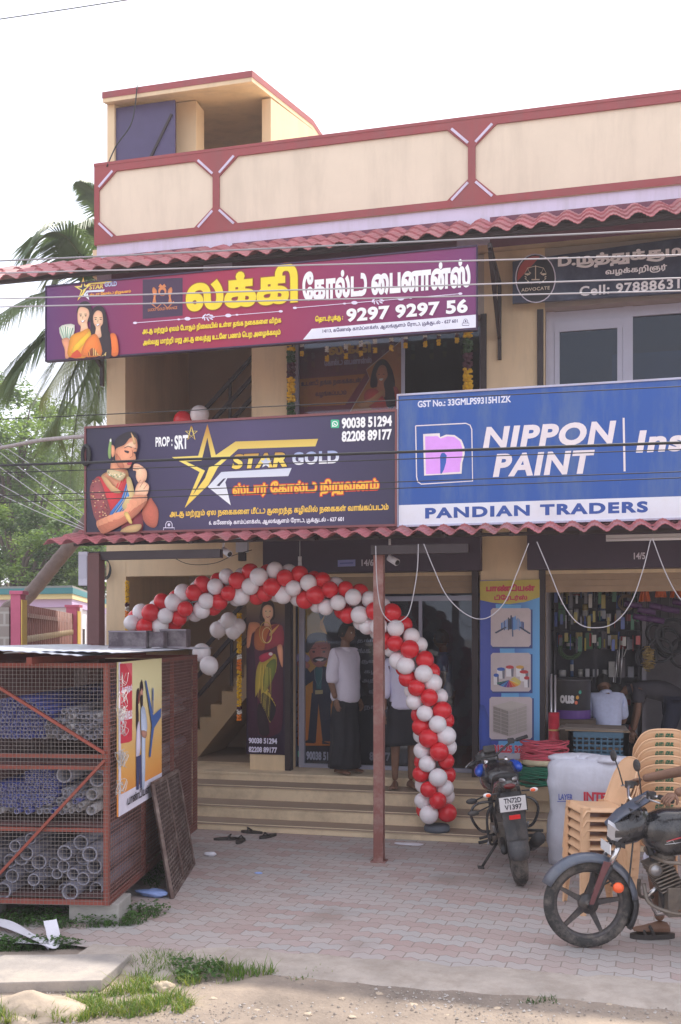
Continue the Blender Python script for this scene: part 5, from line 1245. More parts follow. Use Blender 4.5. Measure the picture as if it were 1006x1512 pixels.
for px, py, s_ in ((322, 930, 1.1), (338, 917, 1.1), (345, 932, 1.05), (330, 925, 1), (352, 925, 1)): put_balloon(bunch, onY(px, py, -.3 + .1 * random.random()), False, (0, -.2, 1), s_)
loose(295, 613, .2, False, 'white balloon peeping over the top of the star sign board', 1.3)
loose(270, 622, .25, True, 'red balloon peeping over the top of the star sign board', 1.3)
fl_y = M('marigold_yellow', (.72, .42, .012), .8, var=.2, scale=40); fl_o = M('marigold_orange', (.75, .2, .01), .8, var=.2, scale=40); fl_w = M('flower_white', (.7, .66, .6), .8, var=.1, scale=40); fl_m = M('flower_maroon', (.07, .012, .03), .8, var=.2, scale=40); fl_g = M('garland_leaf', (.03, .07, .02), .7, var=.3, scale=40)
rf = random.Random(11)
def garland(label, px, y, segs, wd, group='flower garlands hanging beside the openings', pxs=None, nm='flower_garland'):
    """segs: (py_top, py_bottom, material)"""
    p0 = onY(px, segs[0][0], y); R = thing(nm, label, 'garland', tuple(onY(px, segs[-1][1], y)), group=group)
    for a, b, m in segs:
        mb = MB(); q0, q1 = onY(px, a, y), onY(px, b, y); L = (q0 - q1).length; n = max(2, int(L / (wd * .42)))
        for k in range(n):
            c = q1.lerp(q0, (k + .5) / n)
            for j in range(5):
                t = 2 * PI * j / 5 + k; mb.ball(c + Vector((math.cos(t) * wd * .3, math.sin(t) * wd * .3, rf.uniform(-.2, .2) * wd)), wd * rf.uniform(.24, .32), m, 6, (1, 1, .75))
        mb.build('flower_string', None, R, recalc=False)
    return R
garland('thin yellow and orange flower garland hanging at the left edge of the stair doorway', 188, -.03, [(858, 890, fl_y), (890, 896, fl_m), (896, 902, fl_w), (902, 918, fl_o), (918, 940, fl_y)], .058)
garland('long yellow and orange flower garland hanging left of the tall sari poster', 353.5, -.1, [(905, 965, fl_y), (968, 973, fl_w), (973, 990, fl_o), (990, 1043, fl_y), (1043, 1048, fl_m), (1049, 1054, fl_w), (1054, 1066, fl_o)], .062)
garland('thick yellow flower garland with dark leaves at the left of the upper window', 430, -.05, [(503, 518, fl_y), (518, 535, fl_g), (535, 558, fl_m), (558, 594, fl_y), (594, 640, fl_g)], .105)
garland('thick yellow flower garland with maroon middle at the right of the upper window', 691, -.05, [(480, 500, fl_y), (500, 520, fl_g), (520, 545, fl_m), (545, 620, fl_y)], .115)
for px, py in ((446, 508), (483, 515), (511, 512), (533, 508), (554, 503), (578, 500), (599, 496), (628, 494), (648, 491), (675, 488)):
    garland('short white and yellow flower tassel hanging above the upper window', px, -.02, [(py - 4, py + 5, fl_w), (py + 5, py + 10, fl_m), (py + 10, py + 18, fl_y)], .05, 'row of short flower tassels above the upper window', nm='flower_tassel')
# ---------------------------------------------------------------- motorcycles (built along local +x = forward, then turned into place)
rub = M('tyre_rubber', (.035, .033, .033), .85, var=.2, scale=30, bump=.3, bscale=60, dirt=((.26, .22, .19), .85, 6)); rimm = M('rim_dark', (.06, .055, .058), .45, var=.1, metal=.4, dirt=((.25, .2, .16), .5, 14))
blk = M('bike_black', (.014, .014, .018), .25, var=.1, spec=.6, coat=.3, dirt=((.2, .18, .165), .55, 5)); blkm = M('bike_matt_black', (.025, .024, .027), .6, var=.15, dirt=((.17, .14, .12), .4, 8)); chrome = M('fork_chrome', (.62, .6, .6), .22, metal=.9, var=.05)
eng = M('engine_grey', (.17, .145, .125), .5, var=.25, metal=.4, scale=14, bump=.3, dirt=((.2, .14, .09), .6, 10)); bluep = M('bike_blue', (.012, .075, .46), .25, var=.05, coat=.4); bluegrey = M('bike_blue_grey', (.075, .09, .125), .35, var=.1, coat=.3, dirt=((.25, .22, .2), .35, 7))
seatm = M('seat_vinyl', (.02, .019, .02), .6, var=.1, bump=.2, bscale=120); lampo = M('indicator_orange', (.85, .12, .03), .3); lampr = M('tail_red', (.75, .02, .02), .3); lampc = M('lamp_clear', (.75, .72, .72), .15); alw = M('steel_grey', (.35, .34, .35), .4, metal=.7, var=.1)
def wheel(P, c, r, wdt, spokes=5, nm='wheel', disc=True):
    c = Vector(c); W = MB()
    W.tube([c + Vector((math.cos(a), 0, math.sin(a))) * (r - wdt * 1.15) for a in [2 * PI * k / 40 for k in range(40)]], wdt * .42, 8, rimm, closed=True)
    W.tube([c + Vector((0, -.045, 0)), c + Vector((0, .045, 0))], .036, 14, rimm); W.tube([c + Vector((0, -.075, 0)), c + Vector((0, .075, 0))], .012, 8, alw)
    if disc: W.tube([c + Vector((0, -.02, 0)), c + Vector((0, .03, 0))], .068, 20, rimm)
    for k in range(spokes):
        a = 2 * PI * k / spokes + .5; d = Vector((math.cos(a), 0, math.sin(a))); t = Vector((-d.z, 0, d.x))
        V = []
        for rr, hw, th in ((.04, .024, .018), (.09, .019, .012), (r - wdt * 1.35, .012, .011)):
            for sa, sb in ((-1, -1), (1, -1), (1, 1), (-1, 1)): V.append(c + d * rr + t * hw * sa + Vector((0, th * sb, 0)))
        W.add(V, [(0, 3, 2, 1), (8, 9, 10, 11)] + [(i * 4 + k_, i * 4 + (k_ + 1) % 4, i * 4 + 4 + (k_ + 1) % 4, i * 4 + 4 + k_) for i in (0, 1) for k_ in range(4)], rimm)
    w_ = W.build(nm, None, P, world=False)
    T = MB(); prof = [(-.48, -.62), (-.5, -.2), (-.42, .22), (-.25, .43), (0, .5), (.25, .43), (.42, .22), (.5, -.2), (.48, -.62), (.3, -.7), (-.3, -.7)]
    rings = []
    for k in range(56):
        a = 2 * PI * k / 56; d = Vector((math.cos(a), 0, math.sin(a)))
        rings.append([c + d * (r - wdt * .5 + v * wdt - (.004 if (k % 2 and abs(u) > .1 and v > .2) else 0)) + Vector((0, u * wdt, 0)) for u, v in prof])
    n = len(prof); V = [p for rg_ in rings for p in rg_]
    T.add(V, [(i * n + k, ((i + 1) % 56) * n + k, ((i + 1) % 56) * n + (k + 1) % n, i * n + (k + 1) % n) for i in range(56) for k in range(n)], rub, True)
    t_ = T.build('tyre', None, P, world=False); t_.parent = w_; return w_
def arc_fender(c, r, wd, a0, a1, n=16, th=.004, lip=.02):
    """curved mudguard shell about axle c from angle a0 to a1 (radians, in the x-z plane)"""
    c = Vector(c); prof = [(-1, -.55), (-.85, -.05), (-.5, .3), (0, .42), (.5, .3), (.85, -.05), (1, -.55)]; rings = []
    for k in range(n + 1):
        a = a0 + (a1 - a0) * k / n; d = Vector((math.cos(a), 0, math.sin(a))); ww = wd / 2 * (1 if 0 < k < n else .8)
        outer = [c + d * (r + v * wd * .4) + Vector((0, u * ww, 0)) for u, v in prof]; inner = [c + d * (r - th + v * wd * .4) + Vector((0, u * ww * .94, 0)) for u, v in reversed(prof)]
        rings.append(outer + inner)
    return rings
# ----- commuter bike, side on at the right edge of the forecourt
hd_ = math.atan2(-.2436, -.970) + .02
q = onZ(868, 1399, 0); fwd = Vector((math.cos(hd_), math.sin(hd_), 0)); mid = q - fwd * .63
K = thing('motorcycle', 'black commuter motorcycle with rider, five spoke wheel and crash guard, at the right edge', 'motorcycle', (mid.x, mid.y, 0), (0, 0, hd_))
b = lambda mb, nm, par=None, mat=None, **k: (lambda o: (setattr(o, 'parent', par) if par is not None and par is not K else None, o)[1])(mb.build(nm, mat, K, world=False, **k))
FA = Vector((.63, 0, .305)); RA = Vector((-.63, 0, .305))
wheel(K, FA, .305, .06); wheel(K, RA, .305, .085)
ax = Vector((-.42, 0, .906)).normalized()          # steering axis direction
for y in (-.085, .085):
    f_ = MB(); o_ = Vector((0, y, 0)); f_.tube([FA + o_ + ax * -.02, FA + o_ + ax * .30], [.021, .026], 10, blkm); f_.tube([FA + o_ + ax * .30, FA + o_ + ax * .45], .0185, 10, chrome); f_.tube([FA + o_ + ax * .45, FA + o_ + ax * .70], .021, 10, blkm); b(f_, 'fork_leg')
lf = MB(); lf.poly = None
lf.prism([FA + Vector((.02, .104, .0)) + v for v in (Vector((.0, 0, .02)), Vector((-.03, 0, .02)), Vector((-.10, 0, .20)), Vector((-.15, 0, .30)), Vector((-.10, 0, .31)), Vector((-.05, 0, .17)))], (0, .012, 0), M('fork_red_decal', (.12, .04, .045), .4, var=.2)); b(lf, 'fork_cover')
fn = MB().loft(arc_fender(FA, .325, .135, math.radians(25), math.radians(175), 18), bluegrey); b(fn, 'front_mudguard')
mf = MB().loft(arc_fender(FA, .33, .12, math.radians(175), math.radians(212), 6), blkm); b(mf, 'mud_flap')
st = MB(); st.tube([FA + Vector((0, .075, 0)) + v for v in (Vector((0, 0, 0)), Vector((-.02, -.02, .1)), Vector((-.14, -.02, .16)), Vector((-.26, -.01, .12)), Vector((-.30, 0, .55)))], .006, 6, blkm); b(st, 'brake_cable')
tc_ = FA + ax * .70
for c_ in (FA + ax * .46, tc_): b(MB().obox(c_, (.033, 0, .01), (0, .105, 0), (0, 0, .016), blkm), 'fork_yoke')
hb = MB(); top_ = tc_ + Vector((-.02, 0, .05))
for s in (-1, 1): hb.tube([top_, top_ + Vector((0, s * .1, .02)), top_ + Vector((-.02, s * .18, .075)), top_ + Vector((-.07, s * .27, .085)), top_ + Vector((-.13, s * .37, .075))], .011, 8, chrome)
H = b(hb, 'handlebar')
for s in (-1, 1):
    b(MB().tube([top_ + Vector((-.08, s * .285, .085)), top_ + Vector((-.135, s * .385, .074))], .018, 10, seatm), 'grip', H)
    b(MB().tube([top_ + Vector((-.03, s * .24, .085)), top_ + Vector((-.01, s * .30, .07)), top_ + Vector((-.05, s * .39, .062))], .006, 6, alw), 'lever', H)
    b(MB().obox(top_ + Vector((-.045, s * .235, .088)), (.025, 0, 0), (0, .025, 0), (0, 0, .024), blkm), 'switch_gear', H)
    mr = MB(); c_ = top_ + Vector((.01, s * .20, .09)); mr.tube([c_, c_ + Vector((.02, s * .03, .1)), c_ + Vector((.04, s * .05, .17))], .005, 6, blkm); mr.ball(c_ + Vector((.05, s * .06, .2)), .055, blkm, 12, (.3, 1.15, .75)); b(mr, 'mirror')
# headlamp cowl with visor
cw = MB(); rings = []
for x, z0_, z1_, hw in ((.15, .80, .83, .05), (.13, .73, .88, .10), (.06, .70, .93, .125), (-.03, .72, .96, .12), (-.10, .76, .96, .09)):
    rings.append([Vector((tc_.x + x, hw * math.cos(t) * (1 if True else 1), (z0_ + z1_) / 2 + (z1_ - z0_) / 2 * math.sin(t))) for t in [2 * PI * k / 16 for k in range(16)]])
cw.loft(rings, blk); CW = b(cw, 'headlamp_cowl')
hl = MB(); hl.ball((tc_.x + .125, 0, .79), .075, lampc, 14, (.35, 1.15, .8)); b(hl, 'headlamp', CW)
vz = MB(); V = []
for x, z, hw in ((.16, .86, .04), (.08, .945, .10), (-.04, 1.02, .125), (-.14, 1.075, .10)): V += [Vector((tc_.x + x, -hw, z - .03)), Vector((tc_.x + x + .02, 0, z)), Vector((tc_.x + x, hw, z - .03))]
vz.add(V + [v + Vector((.0, 0, -.008)) for v in V], [(3 * i + j, 3 * i + j + 1, 3 * i + j + 4, 3 * i + j + 3) for i in range(3) for j in range(2)] + [(12 + 3 * i + j, 12 + 3 * i + j + 3, 12 + 3 * i + j + 4, 12 + 3 * i + j + 1) for i in range(3) for j in range(2)], bluegrey, True); b(vz, 'visor', CW)
sb_ = MB().obox((tc_.x + .13, .075, .80), (.045, -.015, .03), (-.005, -.012, .01), (0, .01, .045), M('cowl_silver', (.5, .5, .53), .3, metal=.5)); b(sb_, 'cowl_panel', CW)
npm = M('plate_white', (.72, .72, .74), .5, var=.05); pl = MB().obox((tc_.x + .17, 0, .69), (.004, 0, .002), (0, .11, 0), (0, 0, .035), npm); b(pl, 'front_plate')
for s in (-1, 1):
    b(MB().tube([FA + Vector((-.14, s * .08, .14)), FA + Vector((-.15, s * .15, .145))], .008, 6, blkm).ball(FA + Vector((-.155, s * .185, .15)), .038, lampo, 12, (1, .9, .95)), 'front_indicator')
# frame, engine, crash guard
fr_ = MB(); fr_.tube([(tc_.x - .06, 0, .88), (.16, 0, .55), (.10, 0, .27), (-.25, 0, .24)], .022, 8, blkm); fr_.tube([(tc_.x - .06, 0, .86), (-.2, 0, .72), (-.75, 0, .72)], .022, 8, blkm); fr_.tube([(-.25, 0, .24), (-.3, 0, .72)], .02, 8, blkm); b(fr_, 'frame')
en = MB(); en.obox((-.08, 0, .33), (.19, 0, 0), (0, .1, 0), (0, 0, .1), eng)
for k in range(9): en.obox(Vector((.07, 0, .42)) + Vector((.012, 0, .022)) * k, (.075, 0, -.03), (0, .085, 0), (.002, 0, .006), eng)
en.tube([(-.1, -.09, .33), (-.1, -.16, .33)], .085, 20, eng); en.tube([(-.1, .09, .33), (-.1, .15, .33)], .085, 20, eng); en.tube([(.03, -.07, .38), (.03, -.13, .38)], .045, 16, eng); en.ball((.10, 0, .62), .07, eng, 12, (1, 1.1, .8)); en.tube([(.0, -.1, .24), (-.22, -.13, .24)], .018, 8, eng)
for k in range(14): en.ball((-.1 + .13 * math.cos(k * 2.4) * (.4 + .04 * k), .155, .36 + .1 * math.sin(k * 2.4)), .014, alw if k % 3 == 0 else eng, 7)
b(en, 'engine', bevel=.006)
hn = MB().tube([(.21, .12, .56), (.21, .15, .56)], .048, 18, eng).tube([(.21, .15, .56), (.21, .156, .56)], .036, 16, alw); b(hn, 'horn')
cg = MB()
for s in (-1, 1): cg.tube(catmull([(.20, s * .04, .63), (.16, s * .22, .63), (.06, s * .26, .62), (.03, s * .26, .5), (.05, s * .26, .32), (.12, s * .2, .29), (.24, s * .1, .33), (.26, s * .05, .45)], 5, False), .013, 8, eng)
b(cg, 'crash_guard')
ex = MB().tube([(.09, -.06, .42), (.2, -.08, .33), (.12, -.11, .2), (-.2, -.14, .22), (-.4, -.15, .28)], .02, 8, chrome).tube([(-.4, -.15, .28), (-.85, -.17, .36)], [.035, .048], 12, chrome); b(ex, 'exhaust')
fp = MB().tube([(-.16, -.27, .25), (-.16, -.1, .25)], .014, 8, seatm).tube([(-.16, .27, .25), (-.16, .1, .25)], .014, 8, seatm).tube([(.0, -.17, .26), (-.16, -.18, .23), (-.3, -.18, .26)], .01, 8, alw); b(fp, 'foot_rest')
# tank, side decals, seat, tail
tk = MB(); rings = []
for x, z0_, z1_, hw in ((.27, .78, .84, .05), (.24, .70, .90, .10), (.12, .63, .95, .145), (-.04, .64, .955, .15), (-.16, .68, .92, .12), (-.22, .72, .88, .09)):
    rings.append([Vector((x, hw * (abs(math.cos(t)) ** .7) * (1 if math.cos(t) > 0 else -1), (z0_ + z1_) / 2 + (z1_ - z0_) / 2 * (abs(math.sin(t)) ** .8) * (1 if math.sin(t) > 0 else -1))) for t in [2 * PI * k / 20 for k in range(20)]])
tk.loft(rings, blk); TK = b(tk, 'fuel_tank')
dc = MB()
def decal(P, m, wd=.012):
    pts = [Vector((x, .150, z)) for x, z in P]; dc.tube(pts, [wd * .2] + [wd * .5] * (len(pts) - 2) + [wd * .2], 5, m)
dr_, dw_ = M('decal_red', (.5, .05, .06), .4), M('decal_silver', (.6, .6, .62), .3, metal=.4)
decal([(.14, .755), (.06, .775), (-.02, .795)], dr_); decal([(.15, .735), (.08, .742), (.01, .755)], dw_, .008); decal([(.14, .745), (.10, .765), (.08, .735)], dw_, .007)
decal([(-.04, .80), (-.08, .825), (-.1, .79), (-.13, .82)], dw_, .006); decal([(-.02, .70), (-.08, .735), (-.16, .77)], dw_, .008); decal([(-.07, .69), (-.12, .73), (-.17, .75)], dw_, .008); b(dc, 'tank_decal', TK)
se = MB(); rings = []
for x, z, hw, h in ((-.18, .80, .09, .03), (-.3, .79, .125, .045), (-.6, .82, .13, .05), (-.85, .86, .11, .05), (-.93, .88, .07, .03)): rings.append([Vector((x, hw * math.cos(t), z + h * math.sin(t))) for t in [2 * PI * k / 16 for k in range(16)]])
se.loft(rings, seatm); b(se, 'seat')
sp_ = MB()
for s in (-1, 1): sp_.prism([(-.2, s * .12, .76), (-.5, s * .12, .76), (-.9, s * .1, .82), (-.5, s * .12, .6), (-.3, s * .13, .5), (-.2, s * .13, .55)], (0, s * .015, 0), blk)
b(sp_, 'side_panel')
b(MB().loft(arc_fender(RA, .34, .16, math.radians(20), math.radians(175), 14), blkm), 'rear_mudguard'); b(MB().ball((-.96, 0, .80), .05, lampr, 12, (.6, 1.3, .8)), 'tail_lamp')
for s in (-1, 1): b(MB().tube([RA + Vector((.02, s * .11, .0)), (-.5, s * .12, .68)], .014, 8, chrome).tube([RA + Vector((.05, s * .11, .1)), (-.52, s * .12, .6)], .028, 12, blkm), 'shock_absorber')
b(MB().tube([(-.2, .07, .3), (-.63, .08, .305)], .022, 8, blkm).tube([(-.2, -.07, .3), (-.63, -.08, .305)], .022, 8, blkm), 'swing_arm')
# rider, mostly beyond the right edge: hand on the near grip, checked lap cloth, sandalled foot
grip_l = top_ + Vector((-.11, .335, .08)); grip_r = top_ + Vector((-.11, -.335, .08))
J = {'pel': (-.42, 0, .93, .125), 'bel': (-.40, 0, 1.06, .12), 'chest': (-.34, 0, 1.26, .125), 'neckb': (-.31, 0, 1.42, .07), 'neck': (-.29, 0, 1.48, .052), 'head': (-.27, 0, 1.55, .062)}
for k, y, g_ in (('l', 1, grip_l), ('r', -1, grip_r)):
    J['sh' + k] = (-.33, .16 * y, 1.37, .062); J['el' + k] = (-.17, .30 * y, 1.17, .044); J['wr' + k] = (g_.x - .055, g_.y - .01 * y, g_.z + .035, .031); J['hip' + k] = (-.38, .1 * y, .88, .09); J['kn' + k] = (.04, .19 * y, .86, .062)
J['anl'] = (-.13, .20, .36, .036); J['anr'] = (-.13, -.20, .36, .036)
J['anr'] = (-.13, -.20, .36, .036)
ft = onZ(975, 1385, 0); M_inv = (Matrix.Translation((mid.x, mid.y, 0)) @ Matrix.Rotation(hd_, 4, 'Z')).inverted(); fl_ = M_inv @ ft
far = 'l' if fl_.y > 0 else 'r'
J['an' + far] = (fl_.x, fl_.y, .115, .038); J['kn' + far] = (.10, .26 * (1 if far == 'l' else -1), .58, .058)
near = 'r' if far == 'l' else 'l'; J['kn' + near] = (.0, .2 * (1 if near == 'l' else -1), .80, .06)
RP = person('motorcycle rider in light green shirt and pale striped wrap, one sandalled foot on the ground', (mid.x, mid.y, 0), hd_, J, (1, 0, -.15), hands={'l': dict(d=(.55, .45, -.25), n=(.2, 0, -1), curl=1.05, side=-1), 'r': dict(d=(.55, -.45, -.25), n=(.2, 0, -1), curl=1.05, side=1)})
shirt(RP, J, M('green_shirt', (.36, .42, .26), .85, var=.05, bump=.2, bscale=14), .03, .82, .55, hw=.03)
stripe = M('striped_wrap', (.58, .56, .66), .85, var=.1, bump=.25, bscale=12)
KK = {k: (*J[k][:3], J[k][3] + .035) for k in ('pel', 'hipl', 'hipr', 'knl', 'knr')}; KK['hem' + 'l'] = tuple(Vector(J['knl'][:3]).lerp(Vector(J['anl'][:3]), .3)) + (.085,); KK['hemr'] = tuple(Vector(J['knr'][:3]).lerp(Vector(J['anr'][:3]), .3)) + (.085,)
wr_ = cloth(RP, 'wrap_cloth', KK, [('pel', 'hipl'), ('hipl', 'knl'), ('knl', 'heml'), ('pel', 'hipr'), ('hipr', 'knr'), ('knr', 'hemr')], stripe, wr=.012)
t_ = stripe.node_tree; bs = t_.nodes['Principled BSDF']; wv = t_.nodes.new('ShaderNodeTexWave'); wv.inputs['Scale'].default_value = 7; wv.inputs['Distortion'].default_value = 1.5; wv.bands_direction = 'DIAGONAL'; cr = t_.nodes.new('ShaderNodeValToRGB'); cr.color_ramp.elements[0].position = .08; cr.color_ramp.elements[1].position = .16; cr.color_ramp.elements[0].color = (.12, .12, .2, 1); cr.color_ramp.elements[1].color = (.6, .58, .68, 1)
tcx = t_.nodes.new('ShaderNodeTexCoord'); t_.links.new(tcx.outputs['Object'], wv.inputs['Vector']); t_.links.new(wv.outputs['Fac'], cr.inputs['Fac']); t_.links.new(cr.outputs['Color'], bs.inputs['Base Color'])
sdm = M('sandal_dark', (.035, .028, .026), .6, var=.2)
for k in 'lr':
    if k == far:
        a = Vector(J['an' + k][:3]); ol = [a + Vector((.055 + .16 * math.cos(t), (.052 if math.cos(t) > 0 else .043) * math.sin(t), -.115)) for t in [2 * PI * i / 22 for i in range(22)]]
        sd_ = MB().prism(ol, (0, 0, .034), sdm); sd_.tube([a + Vector((.05, -.05, -.08)), a + Vector((.07, -.03, -.03)), a + Vector((.08, .03, -.03)), a + Vector((.06, .05, -.08))], .012, 6, sdm); sd_.tube([a + Vector((.12, -.05, -.08)), a + Vector((.12, 0, -.045)), a + Vector((.12, .05, -.08))], .012, 6, sdm); sd_.build('sandal', None, RP, world=False)
# ----- parked bike seen from behind
q = onZ(770, 1306, 0); hx_ = math.radians(90 + 14.1 - 4); f2 = Vector((math.cos(hx_), math.sin(hx_), 0)); s2_ = .95
mid2 = q + f2 * .66 * s2_
K = thing('motorcycle', 'parked black and blue motorcycle seen from behind, leaning on its side stand', 'motorcycle', (mid2.x, mid2.y, 0), (0, 0, 0)); K.rotation_mode = 'QUATERNION'
K.rotation_quaternion = Matrix.Rotation(hx_, 4, 'Z').to_quaternion() @ Matrix.Rotation(math.radians(-8), 4, 'X').to_quaternion(); K.scale = (s2_,) * 3; K.rotation_euler = (.01, 0, hx_)
FA = Vector((.66, 0, .3)); RA = Vector((-.66, 0, .31))
wheel(K, RA, .31, .14, 5); wheel(K, FA, .30, .10, 5)
hug = MB().loft(arc_fender(RA, .335, .19, math.radians(100), math.radians(182), 10), M('hugger_grey', (.055, .055, .062), .6, var=.15, dirt=((.2, .18, .16), .5, 9))); b(hug, 'tyre_hugger')
fen = MB(); V = []
for x, z, hw in ((-.80, .86, .085), (-.92, .70, .10), (-.985, .47, .095)): V += [Vector((x, -hw, z)), Vector((x - .02, 0, z + .01)), Vector((x, hw, z))]
fen.add(V + [v + Vector((.012, 0, 0)) for v in V], [(3 * i + j, 3 * i + j + 1, 3 * i + j + 4, 3 * i + j + 3) for i in range(2) for j in range(2)] + [(9 + 3 * i + j, 9 + 3 * i + j + 3, 9 + 3 * i + j + 4, 9 + 3 * i + j + 1) for i in range(2) for j in range(2)] + [(6, 7, 16, 15), (7, 8, 17, 16)], blkm, False); b(fen, 'rear_mudguard')
pm = MB().obox((-.985, 0, .79), (.006, 0, .0), (0, .125, 0), (-.02, 0, .075), blkm); PL = b(pm, 'number_plate')
pw = MB().obox((-.994, 0, .79), (.003, 0, 0), (0, .115, 0), (-.018, 0, .066), npm); b(pw, 'plate_face', PL)
lt = MB(); ink_d = M('plate_ink', (.03, .03, .05), .5)
for txt, v0 in (('TN72D', .008), ('V1397', -.052)):
    A, T = text_mesh(txt, .03); mn, mxx = A.min(0), A.max(0); wd_ = .15; hh = .048
    lt.add([Vector((-.9985 - (v0 + (a[1] - mn[1]) / (mxx[1] - mn[1]) * hh) * .27, wd_ / 2 - (a[0] - mn[0]) / (mxx[0] - mn[0]) * wd_, .79 + v0 + (a[1] - mn[1]) / (mxx[1] - mn[1]) * hh)) for a in A], T, ink_d)
b(lt, 'plate_lettering', PL, recalc=False)
b(MB().obox((-1.0, 0, .675), (.012, 0, 0), (0, .048, 0), (-.004, 0, .018), lampr), 'reflector')
tl = MB(); rings = []
for x, z, hw, h in ((-.90, .93, .05, .03), (-.80, .94, .085, .05), (-.6, .90, .12, .07), (-.3, .76, .13, .07), (-.1, .74, .12, .06)): rings.append([Vector((x, hw * math.cos(t), z + h * math.sin(t))) for t in [2 * PI * k / 16 for k in range(16)]])
tl.loft(rings, blk); b(tl, 'tail_cowl')
b(MB().ball((-.905, 0, .93), .05, M('tail_dark_red', (.12, .01, .01), .2), 12, (.4, 1.1, .5)), 'tail_lamp')
for s in (-1, 1): b(MB().ball((-.87, s * .055, .985), .04, alw, 10, (1.3, .35, .5), Matrix.Rotation(s * .5, 3, 'Z')), 'grab_handle')
se = MB(); rings = []
for x, z, hw, h in ((-.76, .99, .07, .03), (-.5, .95, .12, .045), (-.25, .80, .13, .05), (.0, .79, .1, .04)): rings.append([Vector((x, hw * math.cos(t), z + h * math.sin(t))) for t in [2 * PI * k / 16 for k in range(16)]])
se.loft(rings, seatm); b(se, 'seat')
tk = MB(); rings = []
for x, z0_, z1_, hw in ((.46, .80, .90, .10), (.38, .74, .98, .19), (.2, .70, 1.02, .2), (.02, .72, .96, .15), (-.05, .74, .88, .1)): rings.append([Vector((x, hw * (abs(math.cos(t)) ** .7) * (1 if math.cos(t) > 0 else -1), (z0_ + z1_) / 2 + (z1_ - z0_) / 2 * math.sin(t))) for t in [2 * PI * k / 20 for k in range(20)]])
tk.loft(rings, blk); TK = b(tk, 'fuel_tank')
for s in (-1, 1): b(MB().ball((.28, s * .17, .93), .12, bluep, 14, (1.5, .5, .55), Matrix.Rotation(-s * .2, 3, 'Z')), 'tank_panel', TK)
ax = Vector((-.40, 0, .915)).normalized()
for y in (-.1, .1): b(MB().tube([FA + Vector((0, y, 0)), FA + Vector((0, y, 0)) + ax * .45], .026, 10, blkm).tube([FA + Vector((0, y, 0)) + ax * .45, FA + Vector((0, y, 0)) + ax * .78], .02, 10, chrome), 'fork_leg')
b(MB().loft(arc_fender(FA, .32, .13, math.radians(40), math.radians(150), 10), blk), 'front_mudguard')
tp = FA + ax * .76 + Vector((-.02, 0, .05)); st_ = math.radians(34); tr_ = lambda v: tp + Matrix.Rotation(st_, 3, ax) @ Vector(v)
hb = MB()
for s in (-1, 1): hb.tube([tr_((0, 0, 0)), tr_((0, s * .1, .03)), tr_((-.03, s * .22, .06)), tr_((-.08, s * .36, .05))], .012, 8, blkm)
H = b(hb, 'handlebar')
for s in (-1, 1):
    b(MB().tube([tr_((-.045, s * .27, .057)), tr_((-.085, s * .385, .048))], .019, 10, seatm), 'grip', H); b(MB().tube([tr_((.0, s * .22, .06)), tr_((.03, s * .30, .045)), tr_((-.01, s * .38, .035))], .006, 6, alw), 'lever', H); b(MB().obox(tr_((-.03, s * .215, .07)), (.03, 0, 0), (0, .03, 0), (0, 0, .026), blkm), 'switch_gear', H)
ck = MB().obox(tr_((.07, 0, .07)), (.015, 0, -.015), (0, .06, 0), (.02, 0, .03), blkm); b(ck, 'instrument_cluster', bevel=.01); b(MB().ball(tr_((.17, 0, -.04)), .12, blk, 14, (.7, 1, 1)), 'headlamp_cowl')
# mirrors folded low on the left, indicators
for s in (-1, 1):
    ii = MB().tube([(-.88, s * .10, .875), (-.90, s * .17, .875)], .008, 6, blkm); I_ = b(ii, 'rear_indicator'); b(MB().ball((-.905, s * .205, .875), .03, lampc, 10, (.6, 1.3, .7)), 'lens', I_); b(MB().ball((-.92, s * .195, .875), .02, lampo, 10, (.6, 1.2, .8)), 'bulb', I_)
for z in (.77, .66): b(MB().ball((-.5, .33, z), .05, blkm, 10, (.5, 1.15, .55)).tube([(-.48, .3, z), (-.35, .16, z + .02)], .007, 6, blkm), 'bag_guard')
fr_ = MB(); fr_.tube([(.4, 0, .86), (.2, 0, .5), (.1, 0, .28), (-.3, 0, .26)], .025, 8, blkm); fr_.tube([(.4, 0, .84), (-.2, 0, .68), (-.84, 0, .90)], .022, 8, blkm)
for s in (-1, 1): fr_.tube([(-.2, s * .12, .4), (-.45, s * .14, .62), (-.82, s * .08, .90)], .015, 8, blkm); fr_.tube([(-.25, s * .09, .33), RA + Vector((0, s * .11, 0))], .028, 8, blkm)
b(fr_, 'frame')
en = MB().obox((.02, 0, .36), (.22, 0, 0), (0, .12, 0), (0, 0, .13), eng); en.tube([(-.02, -.12, .36), (-.02, -.17, .36)], .1, 18, eng); en.tube([(-.02, .12, .36), (-.02, .17, .36)], .1, 18, eng); b(en, 'engine', bevel=.01)
b(MB().tube([(.2, -.1, .3), (-.1, -.15, .22), (-.35, -.17, .26)], .024, 8, blkm).tube([(-.35, -.17, .26), (-.78, -.2, .42)], [.045, .06], 14, blkm), 'exhaust')
for s in (-1, 1):
    cgm = MB().tube(catmull([(.2, s * .06, .62), (.2, s * .24, .62), (.18, s * .32, .56), (.18, s * .32, .46), (.2, s * .24, .34), (.2, s * .08, .34)], 5, False), .014, 8, blk); b(cgm, 'crash_guard')
    b(MB().tube([(-.28, s * .14, .40), (-.3, s * .30, .38)], .014, 8, seatm).tube([(-.28, s * .14, .40), (-.42, s * .16, .5)], .012, 8, alw), 'foot_rest'); b(MB().tube([(.05, s * .14, .28), (.03, s * .30, .27)], .016, 8, seatm), 'foot_rest')
